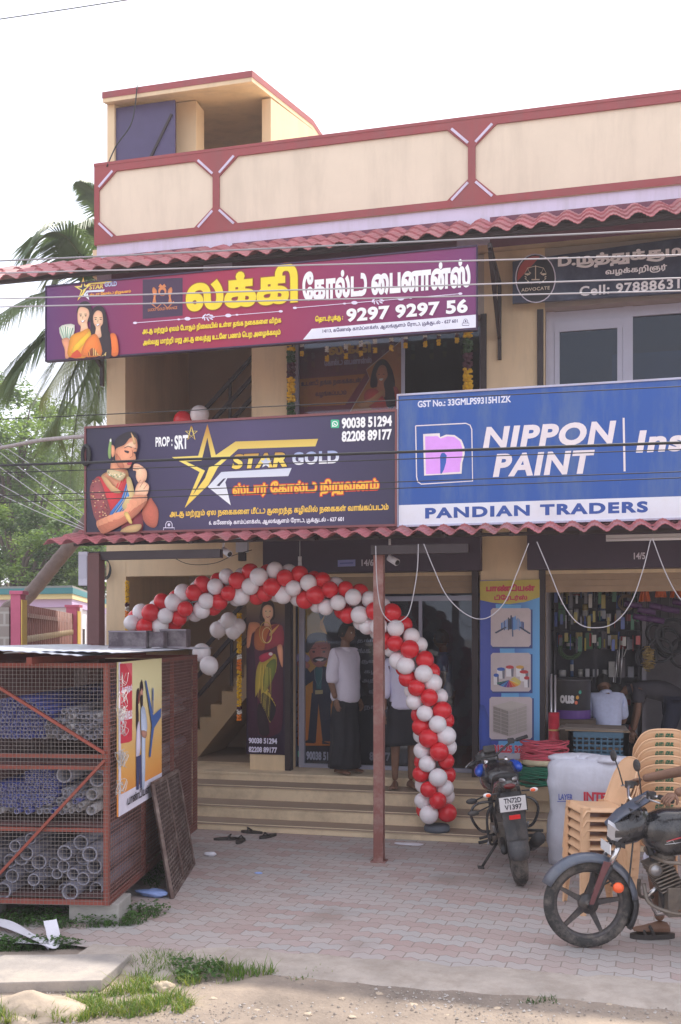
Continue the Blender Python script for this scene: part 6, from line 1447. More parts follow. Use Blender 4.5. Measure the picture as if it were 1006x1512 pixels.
b(MB().tube([(.0, .12, .26), (-.06, .30, .06)], .014, 8, blkm).obox((-.065, .315, .055), (.04, 0, 0), (0, .03, .006), (0, .0, .006), blkm), 'side_stand')
b(MB().tube([(.05, .16, .33), (-.1, .22, .27)], .012, 6, alw), 'gear_lever')
b(MB().tube(catmull([(-.40, .14, .70), (-.42, .2, .62), (-.42, .22, .45), (-.38, .2, .33), (-.3, .14, .34)], 4, False), .012, 6, blkm), 'sari_guard')
K.rotation_mode = 'QUATERNION'
# ---------------------------------------------------------------- stacked plastic chairs
chm = M('chair_plastic', (.74, .46, .27), .42, var=.05, scale=3, dirt=((.45, .27, .15), .3, 5)); chg = M('chair_print_green', (.03, .16, .09), .5)
def make_chair(label, group):
    """monobloc chair, local: facing -x, back at +x; base at the origin"""
    R = thing('plastic_chair', label, 'chair', (0, 0, 0), group=group)
    # seat shell with rolled front edge
    V = []; nx_, ny_ = 10, 9
    for i in range(nx_ + 1):
        for j in range(ny_ + 1):
            u = i / nx_; v = j / ny_ * 2 - 1; wd = .235 - .03 * u; x = -.225 + .43 * u; z = .435 - .02 * u - .018 * (1 - v * v) * math.sin(PI * min(1, u * 1.1))
            if i == 0: z -= .055; x += .004
            if j in (0, ny_): z -= .035
            V.append(Vector((x, wd * v, z)))
    n = ny_ + 1; Fs = [(i * n + j, (i + 1) * n + j, (i + 1) * n + j + 1, i * n + j + 1) for i in range(nx_) for j in range(ny_)]; k = len(V)
    mb = MB().add(V + [p + Vector((0, 0, -.007)) for p in V], Fs + [tuple(k + q for q in reversed(f)) for f in Fs] + [(i * n, k + i * n, k + (i + 1) * n, (i + 1) * n) for i in range(nx_)] + [(i * n + ny_, (i + 1) * n + ny_, k + (i + 1) * n + ny_, k + i * n + ny_) for i in range(nx_)] + [(j, j + 1, k + j + 1, k + j) for j in range(ny_)], chm, True)
    mb.build('seat', None, R)
    # back shell: curved, arched top, two slots
    V = []; nu, nv = 14, 12
    for j in range(nv + 1):
        h = j / nv
        for i in range(nu + 1):
            v = i / nu * 2 - 1; top = .415 * (1 - .20 * abs(v) ** 3.2); z = .405 + top * h; wd = .205 + .028 * math.sin(PI * min(1, h * .8)); x = .205 + .17 * h - .055 * abs(v) ** 2.2 + .012 * (1 - h)
            V.append(Vector((x, wd * v * (1 - .10 * max(0, h - .75) * 4 * abs(v) ** 4), z)))
    n = nu + 1; Fs = []
    for j in range(nv):
        for i in range(nu):
            Fs.append((j * n + i, j * n + i + 1, (j + 1) * n + i + 1, (j + 1) * n + i))
    k = len(V); nr = Vector((.93, 0, -.36)) * .009
    ed = [(j * n, (j + 1) * n) for j in range(nv)] + [(nv * n + i, nv * n + i + 1) for i in range(nu)] + [((j + 1) * n + nu, j * n + nu) for j in range(nv)]
    MB().add(V + [p + nr for p in V], Fs + [tuple(k + q for q in reversed(f)) for f in Fs] + [(a, c, k + c, k + a) for a, c in ed], chm, True).build('backrest', None, R)
    # rim of the back
    rim = [V[j * n] for j in range(nv + 1)] + [V[nv * n + i] for i in range(1, nu)] + [V[j * n + nu] for j in range(nv, -1, -1)]
    MB().tube([p + nr * .5 for p in rim], .009, 6, chm).build('back_rim', None, R)
    # printed name on the outside of the back
    A, T = text_mesh('வாடகை', .04); mn, mx = A.min(0), A.max(0)
    pts = []
    for a in A:
        u = (a[0] - mn[0]) / (mx[0] - mn[0]); w_ = (a[1] - mn[1]) / (mx[1] - mn[1]); h = .80 + .13 * w_; v = -.33 + .66 * u
        top = .415 * (1 - .20 * abs(v) ** 3.2); x = .205 + .17 * h - .055 * abs(v) ** 2.2 + .012 * (1 - h); wd = .205 + .028 * math.sin(PI * min(1, h * .8))
        pts.append(Vector((x + .0125, wd * v, .405 + top * h - .004)))
    MB().add(pts, T, chg).build('printed_name', None, R, recalc=False)
    # legs: L-section, ribbed, flaring down
    for sx_, sy in ((-1, -1), (-1, 1), (1, -1), (1, 1)):
        tx, ty = (-.215 if sx_ < 0 else .185), .215 * sy; bx, by = (-.245 if sx_ < 0 else .265), .245 * sy; lg = MB(); P0 = Vector((tx, ty, .425)); P1 = Vector((bx, by, 0)); d = (P1 - P0)
        a = Vector((-sx_, 0, 0)); c = Vector((0, -sy, 0)); w0, w1 = .075, .05
        def sec(p, w_): return [p, p + a * w_, p + a * w_ + c * .006, p + a * .006 + c * .006, p + a * .006 + c * w_ * .8, p + c * w_ * .8]
        lg.loft([sec(P0, w0), sec(P0.lerp(P1, .5), (w0 + w1) / 2), sec(P1, w1)], chm, smooth=False)
        for t in (.25, .4, .55, .7, .85, .97): p = P0.lerp(P1, t); w_ = w0 + (w1 - w0) * t; lg.prism([p, p + a * w_ * .9, p + c * w_ * .72], (0, 0, .006), chm)
        lg.build('leg', None, R)
    return R
proto = None
def stack(n, loc, rz, tilt, word, group, sc_=.9):
    global proto
    for k in range(n):
        lab = f'beige plastic chair in the {word}, ' + ('bottom one' if k == 0 else 'topmost one' if k == n - 1 else f'{["", "second", "third", "fourth", "fifth", "sixth", "seventh", "eighth", "ninth", "tenth"][k]} from the ground')
        if proto is None: proto = make_chair(lab, group); o = proto
        else: o = copy_tree(proto)
        o.scale = (sc_ * (.9 if sc_ < .95 else 1), sc_, sc_); o.location = (loc[0] + tilt[0] * k, loc[1] + tilt[1] * k, loc[2] + .072 * k); o.rotation_euler = (0, 0, rz); o['label'] = lab; o['group'] = group
q = onZ(880, 1340, 0); stack(7, (q.x, q.y, 0), math.radians(14.1 + 6), (0, 0), 'left stack', 'chairs in the left stack')
stack(9, (2.96, -2.75, 0), math.radians(14.1 - 95), (0, 0), 'right stack with printed backs', 'chairs in the right stack', .97)
# ---------------------------------------------------------------- pipe cage with roof, pipes, sign, leaning panel
sr = math.radians(9.5); SX = Vector((math.cos(sr), math.sin(sr), 0)); SY = Vector((-math.sin(sr), math.cos(sr), 0)); SO = Vector((-1.0, -4.9, 0))
def sp(a, b_, z): return SO + SX * a + SY * b_ + Vector((0, 0, z))     # a: to the right, b: to the back
CW_, CD_, ZB, ZT = 2.3, 2.9, .15, 1.93
red = M('cage_red', '#8a4236', .6, var=.15, scale=5, dirt=((.2, .09, .06), .6, 7)); wirem = M('mesh_wire', (.22, .19, .175), .6, metal=.3, var=.2); wireb = M('mesh_wire_brown', (.2, .10, .085), .7, var=.2)
SH = thing('pipe_cage', 'red framed wire mesh cage on blocks storing plastic pipes, with a sheet metal roof', 'cage', tuple(sp(-CW_ / 2, CD_ / 2, 0)))
fr = MB(); t = .035
for a in (-CW_, -.018):
    for b_ in (.018, CD_): fr.beam(sp(a, b_, ZB), sp(a, b_, ZT), t, t)
for z in (ZB + .018, ZT - .018):
    for b_ in (.018, CD_): fr.beam(sp(-CW_, b_, z), sp(-.036, b_, z), t, t * .98)
    for a in (-CW_, -.018): fr.beam(sp(a, .04, z), sp(a, CD_ - .02, z), t, t * .98)
for z in (1.16, 1.245, .70): fr.beam(sp(-CW_, .018, z), sp(-.036, .018, z), t * .8, t * .8)
p_ = lambda px, py: (lambda r: CP + r * ((SO - CP).dot(SY) / r.dot(SY)))(ray(px, py))
fr.beam(p_(-20, 1002) - SY * .015, p_(156, 1112) - SY * .015, .03, .02); fr.beam(p_(156, 1122) - SY * .015, p_(-20, 1312) - SY * .015, .03, .02)
for b_ in (1.0, 1.95): fr.beam(sp(-.018, b_, ZB), sp(-.018, b_, ZT), .03, .03)
fr.build('frame', red, SH)
fm = MB(); n = int(CW_ / .0292)
for k in range(n + 1): fm.beam(sp(-CW_ + k * .0292, .0, ZB), sp(-CW_ + k * .0292, .0, ZT), .0022, .0022)
for k in range(int((ZT - ZB) / .0292) + 1): fm.beam(sp(-CW_, -.003, ZB + k * .0292), sp(0, -.003, ZB + k * .0292), .0026, .0026)
fm.build('mesh_panel', wirem, SH, recalc=False)
sm_ = MB()
for k in range(int(CD_ / .045) + 1): sm_.beam(sp(.003, k * .045, ZB), sp(.003, k * .045, ZT), .004, .003)
for k in range(int((ZT - ZB) / .03) + 1): sm_.beam(sp(.006, 0, ZB + k * .03), sp(.006, CD_, ZB + k * .03), .003, .006)
sm_.build('mesh_panel', wireb, SH, label=None, recalc=False) if False else sm_.build('mesh_panel', wireb, SH, recalc=False)
bk = M('cage_back', '#5a3a3a', .8, var=.2, scale=3)
MB().prism([sp(-CW_, CD_ - .05, ZB + .04), sp(-.05, CD_ - .05, ZB + .04), sp(-.05, CD_ - .05, ZT - .04), sp(-CW_, CD_ - .05, ZT - .04)], SY * .02, bk).build('back_panel', None, SH)
for z in (ZB + .04, .715, 1.175): MB().prism([sp(-CW_ + .03, .06, z), sp(-.05, .06, z), sp(-.05, CD_ - .08, z), sp(-CW_ + .03, CD_ - .08, z)], (0, 0, .02), bk).build('shelf', None, SH)
MB().prism([sp(-1.25, CD_ - .12, 1.2), sp(-.75, CD_ - .12, 1.2), sp(-.75, CD_ - .12, 1.85), sp(-1.25, CD_ - .12, 1.85)], SY * .05, M('board_dull', '#7a6a6a', .8, var=.15)).build('inner_board', None, SH)
# roof: two corrugated sheets with a slight arch, open eaves
rf_m = M('roof_sheet', (.52, .55, .62), .4, metal=.3, var=.12, scale=3, dirt=((.3, .22, .18), .4, 2.5)); 
def rsheet(a0, a1, b0, b1, z0, arch, name):
    nu, nv = 140, 8; V = []
    for j in range(nv + 1):
        for i in range(nu + 1):
            u = i / nu; a = a0 + (a1 - a0) * u; b_ = b0 + (b1 - b0) * j / nv; V.append(sp(a, b_, z0 + arch * math.sin(PI * u) + .007 * abs(math.sin(u * (a1 - a0) * PI / .09)) - .01 * j / nv))
    n_ = nu + 1; k = len(V); Fs = [(j * n_ + i, j * n_ + i + 1, (j + 1) * n_ + i + 1, (j + 1) * n_ + i) for j in range(nv) for i in range(nu)]
    MB().add(V + [p + Vector((0, 0, -.004)) for p in V], Fs + [tuple(k + q for q in reversed(f)) for f in Fs] + [(i + 1, i, k + i, k + i + 1) for i in range(nu)], rf_m, True).build(name, None, SH, recalc=False)
rsheet(-2.5, -.12, -.22, CD_ + .1, 1.985, .055, 'roof_sheet'); rsheet(-.75, .13, -.1, CD_ + .15, 2.005, .012, 'roof_sheet')
rb_ = MB()
for a in (-1.9, -1.15, -.55): rb_.beam(sp(a, -.12, 1.95), sp(a, CD_, 1.95), .04, .05)
rb_.build('roof_rib', red, SH)
# blocks under the cage
bl = M('concrete_block', (.34, .32, .30), .9, var=.15, bump=.4)
for i, (a, b_, w_) in enumerate(((-.12, .22, .2), (-1.1, .2, .2), (-.2, 2.5, .2), (-1.9, 2.5, .2))):
    o = MB().prism([sp(a - w_, b_ - .16, 0), sp(a + w_ * .9, b_ - .16, 0), sp(a + w_ * .9, b_ + .16, 0), sp(a - w_, b_ + .16, 0)], (0, 0, ZB - .003), bl).build('concrete_block', bevel=.012)
    tag(center_origin(o), ['rough grey block under the front right corner of the pipe cage', 'rough grey block under the front of the pipe cage, further left', 'grey block under the rear right corner of the pipe cage', 'grey block under the rear left corner of the pipe cage'][i], 'block', 'blocks under the pipe cage')
# pipes: ends face the street
pe_ = M('pipe_cut_end', (.30, .30, .37), .6, var=.15)
def pipe_mesh(nm, r, L, mat, n=12):
    mb = MB(); V = []
    for rr, y in ((r, 0), (r, L), (r * .8, L), (r * .8, 0)):
        for k in range(n): a = 2 * PI * k / n; V.append(Vector((rr * math.cos(a), y, rr * math.sin(a))))
    mb.add(V, [(i * n + k, i * n + (k + 1) % n, ((i + 1) % 4) * n + (k + 1) % n, ((i + 1) % 4) * n + k) for i in range(4) for k in range(n)], mat, True)
    mb.mi = [1 if (i // n) == 3 else 0 for i in range(len(mb.f))]; mb.mats = [mat, pe_]
    o = mb.build(nm, mat, None); me = o.data; bpy.data.objects.remove(o); return me
pb = M('pipe_blue', (.07, .085, .33), .4, var=.15); pg = M('pipe_grey', (.23, .23, .28), .45, var=.15, dirt=((.3, .26, .22), .4, 8)); pw = M('pipe_white', (.45, .43, .44), .45, var=.1); pl_g = M('pipe_large_grey', (.15, .145, .19), .45, var=.15, dirt=((.32, .26, .22), .35, 4))
meshes = {}
def put_pipe(px, py, r, mat, name, label, group, b_=.1, L=2.5, jit=.03):
    key = (name, round(r, 3), mat.name)
    if key not in meshes: meshes[key] = pipe_mesh(name, r, L, mat)
    o = bpy.data.objects.new(name, meshes[key]); COL.objects.link(o); rr = ray(px, py); base_ = SO + SY * b_; q = CP + rr * ((base_ - CP).dot(SY) / rr.dot(SY))
    o.location = q + SY * rp.uniform(-jit, jit); o.rotation_euler = (rp.uniform(-.006, .006), 0, sr + rp.uniform(-.01, .01)); tag(o, label, 'pipe', group); return o
rp = random.Random(21); from bisect import bisect
def heap(poly, r, f):
    """hexagonal packing of radius r (photograph pixels) inside a pixel polygon"""
    xs_ = [p[0] for p in poly]; ys_ = [p[1] for p in poly]; y = max(ys_) - r; row = 0; c = 0
    while y > min(ys_):
        x = min(xs_) + r + (row % 2) * r
        while x < max(xs_):
            ins = False; j = len(poly) - 1
            for i in range(len(poly)):
                (xi, yi), (xj, yj) = poly[i], poly[j]
                if (yi > y) != (yj > y) and x < (xj - xi) * (y - yi) / (yj - yi) + xi: ins = not ins
                j = i
            if ins: f(x, y, row); c += 1
            x += 2 * r
        y -= 1.74 * r; row += 1
    return c
LB = 'thin blue plastic pipe among the many on the upper shelf of the cage'; GB = 'blue pipes on the upper shelf'
LB2 = 'thin blue plastic pipe among the many on the middle shelf of the cage'; GB2 = 'blue pipes on the middle shelf'
n1 = heap([(-45, 1091), (58, 1091), (76, 1060), (70, 1048), (40, 1030), (10, 1030), (-30, 1045)], 3.35, lambda x, y, k: put_pipe(x, y, .0168, pb, 'thin_blue_pipe', LB, GB))
n2 = heap([(-45, 1192), (55, 1192), (84, 1180), (84, 1150), (70, 1131), (50, 1131), (36, 1142), (36, 1158), (20, 1156), (-30, 1164)], 3.35, lambda x, y, k: put_pipe(x, y, .0168, pb, 'thin_blue_pipe', LB2, GB2))
LG = 'narrow grey pipe on the upper shelf of the cage beside the blue ones'; GG = 'grey pipes on the upper shelf'
n3 = heap([(60, 1092), (157, 1092), (157, 1062), (125, 1052), (95, 1048), (78, 1062)], 4.3, lambda x, y, k: put_pipe(x, y, .021, rp.choice([pg, pg, pw, pl_g]), 'narrow_grey_pipe', LG, GG, jit=.08))
LG2 = 'narrow grey pipe on the middle shelf of the cage'; GG2 = 'grey pipes on the middle shelf'
n4 = heap([(-45, 1201), (122, 1201), (122, 1165), (100, 1160), (85, 1182), (50, 1194), (-45, 1193)], 4.3, lambda x, y, k: put_pipe(x, y, .021, rp.choice([pg, pg, pw, pb]), 'narrow_grey_pipe', LG2, GG2, jit=.08))
for px, py, r, lab in ((95, 1144, .062, 'wide thin ring of grey pipe above the middle shelf heap'), (144, 1150, .062, 'wide grey pipe end at the right of the middle shelf, top'), (134, 1174, .045, 'pale grey pipe end at the right of the middle shelf, second from top'), (136, 1196, .036, 'pale pipe end at the right of the middle shelf, lowest'), (73, 1182, .034, 'medium grey pipe in the middle shelf heap, near the blue pipes'), (100, 1170, .03, 'medium pale pipe in the middle shelf heap, right half')):
    put_pipe(px, py, r, pw if 'pale' in lab else pg, 'wide_grey_pipe', lab, None)
big = [(-40, 1318, 11), (-36, 1295, 11), (10, 1317, 12), (52, 1321, 9), (90, 1321, 8), (109, 1318, 12), (139, 1320, 10), (-14, 1298, 10), (19, 1298, 10), (37, 1288, 9.5), (53, 1302, 9), (67, 1295, 8), (83, 1296, 8), (94, 1284, 9), (109, 1295, 9), (124, 1302, 9.5), (31, 1272, 11), (57, 1278, 11), (76, 1283, 8.5), (117, 1275, 11), (140, 1284, 11), (10, 1279, 10), (-12, 1276, 10), (46, 1261, 10), (98, 1263, 11), (138, 1263, 11), (118, 1250, 11), (27, 1252, 8.5), (46, 1243, 8), (-30, 1270, 11)]
for px, py, r in big: put_pipe(px, py - 5, r / 187, pl_g, 'large_grey_pipe', 'large grey pipe on the floor of the cage', 'large grey pipes on the cage floor', jit=.1)
# sign on the side of the cage
sg_o = sp(.012, 0, 0); u0 = .27; 
RS = thing('wire_sign', 'tall red and yellow sign of a couple wired to the side of the pipe cage', 'sign', tuple(sp(.02, 1.0, .6)))
fS = Face(sp(.022, 0, 0), SY, RS)
quad = [fS.uv(175, 978), fS.uv(239, 975), fS.uv(239, 1150), fS.uv(175, 1227)]
ua, ub = quad[0][0], quad[1][0]; zt_ = quad[0][1]; zb_ = (quad[3][1] + quad[2][1]) / 2
pn = MB(); pn.prism([fS.pt(u, v, 0) for u, v in ((ua, zb_), (ub, zb_), (ub, zt_), (ua, zt_))], fS.n * -.012, gradient('sun_print', '#d98a3c', '#d9d0a0', 2, .1, .8, (.35, '#dba85c'))); pn.build('panel', None, RS)
fS.uvpoly(ink('#d5d0de'), [(ua, zb_), (ub, zb_), (ub, zb_ + .16), (ua, zb_ + .16)]); fS.uvpoly(ink('#d5d0de'), [(ua, zb_ + .16), (ua + .06, zb_ + .16), (ua + .06, zt_), (ua, zt_)]); fS.flush('white_border')
fS.poly(ink('#c93a4a'), [(177, 980), (195, 979), (195, 1093), (190, 1096), (178, 1098)]); fS.poly(ink('#d8606a'), [(185, 980), (195, 979), (195, 1000)]); fS.flush('red_panel')
fS.text('ஆனந்தம்', 179, 1013, 1026, 195, '#dcd6e4', .05); fS.text('HAVELLS', 184, 1051, 1064, 195, '#e6e0ea', .06); fS.poly(ink('#e6e0ea'), [(178, 1048), (180, 1060), (181, 1046), (183, 1066), (181, 1072), (180, 1064), (179, 1066)]); fS.flush('lettering')
Q = lambda L: zz(L, 160, 960, 5.4)
fS.poly('#8c4a3c', Q([(225, 340), (238, 300), (248, 340), (245, 420), (225, 420)]), 3); fS.poly('#2c2026', Q([(222, 350), (232, 305), (244, 320), (236, 400), (240, 560), (222, 650), (218, 500)]), 3)
fS.poly('#cfc8dc', Q([(222, 640), (245, 560), (255, 760), (240, 850), (218, 850)]), 2); fS.poly('#3c3f66', Q([(218, 850), (250, 840), (240, 1110), (220, 1115)])); fS.poly('#3c3f66', Q([(245, 840), (258, 830), (265, 1095), (248, 1100)]))
fS.poly('#b08070', Q([(250, 300), (268, 290), (272, 380), (262, 420), (250, 380)]), 3); fS.poly('#2c2026', Q([(248, 290), (262, 232), (274, 290), (272, 330), (262, 300), (252, 330)]), 2); fS.poly('#2c2026', Q([(250, 370), (270, 360), (268, 470), (256, 450)]), 2)
fS.poly('#b8c4dc', Q([(252, 470), (285, 460), (305, 620), (290, 680), (288, 900), (282, 1080), (262, 1090), (258, 700)]), 2); fS.poly('#b08070', Q([(255, 640), (300, 650), (292, 700), (262, 690)]), 2); fS.flush('couple')
fS.poly('#3f5f9c', Q([(285, 240), (296, 245), (350, 520), (415, 460), (413, 530), (358, 620), (342, 740), (330, 850), (318, 848), (340, 600)])); fS.line('#3f5f9c', Q([(348, 300), (348, 500)]), 1.2); fS.poly('#3f5f9c', Q([(344, 310), (353, 310), (353, 400), (344, 400)])); fS.flush('ceiling_fan')
u_t, v_t = fS.uv(192, 1180); A, T = text_mesh('பாண்டியன் டிரே', .035); mn, mx = A.min(0), A.max(0); Lw = (ub - ua) * .72; ul = ua + .2
fS.mb.add([fS.pt(ul + (a[0] - mn[0]) / (mx[0] - mn[0]) * Lw, zb_ + .035 + (a[1] - mn[1]) / (mx[1] - mn[1]) * .095) for a in A], T, ink('#2a2430')); fS.flush('lettering')
wb = MB()
for k in range(46):
    zc = rp.choice([1.80, 1.66, 1.55, 1.43, 1.25, 1.22, 1.2, 1.0]); c = sp(.03, ua - .05, zc); pts = [c + SY * rp.uniform(-.06, .12) + SX * rp.uniform(0, .06) + Vector((0, 0, rp.uniform(-.06, .06))) for _ in range(4)]; wb.tube(catmull(pts, 4, False), .0022, 4)
wb.build('binding_wire', M('binding', (.6, .58, .56), .5, var=.1), RS)
# dark boxes on the roof
for i, (px0, px1, b0, lab) in enumerate(((160, 216, .9, 'long dark metal box lying on the roof of the pipe cage, left one'), (236, 275, 1.25, 'square dark metal tin with worn sides on the roof of the pipe cage, right one'))):
    d = 8.7 if i == 0 else 9.0; q = onD(px0, 962, d); q2 = onD(px1, 962, d); q.z = q2.z = 2.012; ex = (q2 - q); L = ex.length; ex.normalize(); ey = Vector((-ex.y, ex.x, 0)); hh = .155 if i == 0 else .17
    c = (q + q2) / 2 + ey * .14 + Vector((0, 0, hh / 2 + .006)); mt = M('tin_dark', '#4a3f46', .5, var=.2, scale=6, metal=.3, dirt=((.4, .36, .36), .4, 9))
    R = thing('metal_box', lab, 'box', (c.x, c.y, c.z - hh / 2)); MB().obox(c, ex * (L / 2), ey * .14, Vector((0, 0, hh / 2)), mt).build('body', None, R, bevel=.012)
    for s in (-1, 1): MB().beam(c - ex * L / 2 - ey * .144 + Vector((0, 0, s * (hh / 2 - .008))), c + ex * L / 2 - ey * .144 + Vector((0, 0, s * (hh / 2 - .008))), .008, .012).build('rim', M('tin_edge', '#7d747c', .5, metal=.4), R)
    if i == 0: MB().obox(c + ex * (L / 2 + .07) + ey * .05, ex * .065, ey * .1, Vector((0, 0, hh / 2 - .01)), mt).build('side_tin', None, R)
# leaning mesh panel
PA = [onZ(254, 1327, 0), onZ(286, 1277, 0)]; top0 = (lambda r: CP + r * ((sp(.06, 0, 0) - CP).dot(SX) / r.dot(SX)))(ray(225, 1158)); top1 = (lambda r: CP + r * ((sp(.06, 0, 0) - CP).dot(SX) / r.dot(SX)))(ray(262, 1138))
RP2 = thing('mesh_panel', 'rusty brown mesh panel leaning against the side of the pipe cage', 'panel', tuple((PA[0] + PA[1]) / 2))
bw = M('panel_brown', '#5e4a44', .8, var=.2, dirt=((.35, .3, .27), .5, 6)); f2_ = MB(); c4 = [PA[0], PA[1], top1, top0]
for i in range(4): f2_.beam(c4[i], c4[(i + 1) % 4], .03, .03)
f2_.beam((PA[0] + PA[1]) / 2, (top0 + top1) / 2, .025, .02); f2_.build('frame', bw, RP2)
g2_ = MB()
for k in range(1, 26): t_ = k / 26; g2_.beam(PA[0].lerp(top0, t_), PA[1].lerp(top1, t_), .006, .012)
for k in range(1, 14): t_ = k / 14; g2_.beam(PA[0].lerp(PA[1], t_), top0.lerp(top1, t_), .005, .005)
g2_.build('mesh', bw, RP2); MB().prism([p + SX * -.008 for p in c4], SX * -.006, M('panel_sheet', '#4a3b3a', .85, var=.2)).build('sheet', None, RP2)
# litter
wpm = M('paper_white', (.68, .66, .72), .8, var=.06)
def ribbon(nm, label, pts, wd, mat, cat):
    P = catmull([Vector(p) for p in pts], 6, False); V = []
    for i, p in enumerate(P):
        d = (P[min(i + 1, len(P) - 1)] - P[max(i - 1, 0)]); s_ = Vector((-d.y, d.x, .02 * math.sin(i * .4))).normalized() * wd / 2; V += [p + s_, p - s_]
    k = len(V); Fs = [(2 * i, 2 * i + 1, 2 * i + 3, 2 * i + 2) for i in range(len(P) - 1)]; o = MB().add(V + [v + Vector((0, 0, .003)) for v in V], Fs + [tuple(k + q for q in reversed(f)) for f in Fs], mat, True).build(nm); return tag(center_origin(o), label, cat)
q = lambda x, y, z=0: onZ(x, y, 0) + Vector((0, 0, z))
ribbon('paper_roll', 'long strip of white paper litter lying across the weeds at the left edge', [q(-30, 1362, .03), q(10, 1375, .05), q(45, 1388, .03), q(78, 1396, .01)], .10, wpm, 'litter')
ribbon('paper_scrap', 'bent white paper scrap with an orange edge lying on the pavers below the cage', [q(74, 1380, .10), q(78, 1386, .05), q(79, 1395, .012), q(60, 1397, .012), q(25, 1393, .014)], .09, wpm, 'litter')
rock('plastic_bag', 'crumpled blue plastic bag on the ground beside the leaning panel', onZ(225, 1318, .03), .09, (1.5, .7, .32), M('bag_blue', (.24, .33, .62), .35, var=.15), 31, 'bag')
rock('crumpled_paper', 'small crumpled white paper on the pavers before the steps', onZ(311, 1261, .02), .045, (1.2, .8, .5), wpm, 33, 'litter')
rock('paper_scrap', 'flat white paper scrap at the foot of the steps near the balloon base', onZ(604, 1246, .008), .1, (1.6, .6, .06), wpm, 35, 'litter')
rock('pebble', 'tiny blue scrap on the pavers left of the red post', onZ(382, 1289, .006), .025, (1.4, .8, .3), M('scrap_blue', (.3, .4, .75), .5), 36, 'litter')
for i, (px, py) in enumerate(((334, 1240), (355, 1243), (372, 1230), (396, 1236))):
    c = onZ(px, py, 0 if py > 1233 else 0); a = .4 + i * 1.3
    ol = [c + Matrix.Rotation(a, 3, 'Z') @ Vector((.13 * math.cos(t), (.048 if math.cos(t) > 0 else .04) * math.sin(t), .0)) for t in [2 * PI * k / 20 for k in range(20)]]
    R = thing('sandal', ['dark sandal at the foot of the steps, leftmost by the cage', 'dark sandal at the foot of the steps, second from the left', 'dark sandal close against the lowest step', 'dark sandal at the foot of the steps, rightmost'][i], 'sandal', tuple(c), group='sandals left at the steps')
    MB().prism(ol, (0, 0, .022), sdm).build('sole', None, R); MB().tube([c + Matrix.Rotation(a, 3, 'Z') @ Vector(v) for v in ((.02, -.045, .02), (.05, 0, .055), (.02, .045, .02))], .009, 6, sdm).build('strap', None, R)
# ---------------------------------------------------------------- goods in front of and inside the paint shop
sack = M('sack_white', (.60, .60, .68), .6, var=.08, scale=5, bump=.9, bscale=7, dirt=((.42, .4, .44), .4, 6), streak=True)
q = onZ(872, 1283, 0); cx_, cy_ = q.x + .0, q.y + .28
R = thing('jumbo_sack', 'large white woven sack with red lettering standing behind the beige chairs', 'sack', (cx_, cy_, 0))
rings = []
for k in range(15):
    z = k * .07; wv_ = 1 + .04 * math.sin(z * 9) + (.06 if 2 < k < 12 else 0) - (.12 if k >= 14 else 0); rings.append([Vector((cx_ + (abs(math.cos(t)) ** .38) * (1 if math.cos(t) > 0 else -1) * .37 * wv_ + .024 * mnoise.noise(Vector((t * 2, z * 7, 1))), cy_ + (abs(math.sin(t)) ** .38) * (1 if math.sin(t) > 0 else -1) * .27 * wv_ + .012 * mnoise.noise(Vector((t * 3, z * 7, 5))), z + (.02 * mnoise.noise(Vector((t * 3, 1, 1))) if k > 12 else 0))) for t in [2 * PI * i / 36 for i in range(36)]])
MB().loft(rings, sack).build('bag', None, R)
fl_ = MB(); 
for k in range(7): a = k * .9; fl_.ball((cx_ - .25 + k * .085, cy_ - .1 + .1 * math.sin(a), .985), .13, sack, 10, (1.1, .8, .32))
fl_.build('folded_top', None, R)
f = Face((0, cy_ - .318, 0), (1, 0, 0), R); f.text('INTERNATIONAL', 862, 1169, 1182.5, 985, '#b8283a', .05); f.text('LAYER', 825, 1172, 1181, 846, '#44509a', .03); f.line('#44509a', [(823, 1183.5), (848, 1183)], 1); f.flush('lettering')
def coil(label, px, py, y, R_, n, mat, group=None, tilt=0.0):
    c = onY(px, py, y); O = thing('hose_coil', label, 'hose', (c.x, c.y, c.z - .1), group=group); mb = MB(); rc = random.Random(int(px))
    for k in range(n):
        rr = R_ * rc.uniform(.82, 1.0); z = (k / n - .5) * .19; ph = rc.uniform(0, 6)
        mb.tube([c + Vector((rr * math.cos(t), rr * .75 * math.sin(t), z + .02 * math.sin(t * 2 + ph))) for t in [2 * PI * i / 36 for i in range(36)]], .0085, 6, closed=True)
    mb.build('hose', mat, O); return O, c
O1, c1 = coil('coil of red pink hose lying on top of the green coil', 804, 1108, -.72, .26, 20, M('hose_red', (.55, .07, .11), .4, var=.1))
O2, c2 = coil('coil of dark green hose stacked on the steps under the red coil', 795, 1143, -.74, .27, 20, M('hose_green', (.012, .15, .085), .4, var=.1))
MB().lathe([(.2, -.028), (.205, 0), (.2, .028)], (c1 + c2) / 2 + Vector((0, 0, .008)), n=24, m=M('hose_label', (.55, .48, .32), .7, var=.2)).build('label_band', None, O2)
MB().box(c2.x - .22, c2.x + .22, -.9, -.55, .386, c2.z - .11, M('carton', (.36, .26, .16), .85, var=.1)).build('carton', None, None); bpy.data.objects['carton'].location = (0, 0, 0)
tag(center_origin(bpy.data.objects['carton']), 'low brown carton on the steps carrying the two hose coils', 'box')
crm = M('crate_blue', (.055, .13, .20), .5, var=.12)
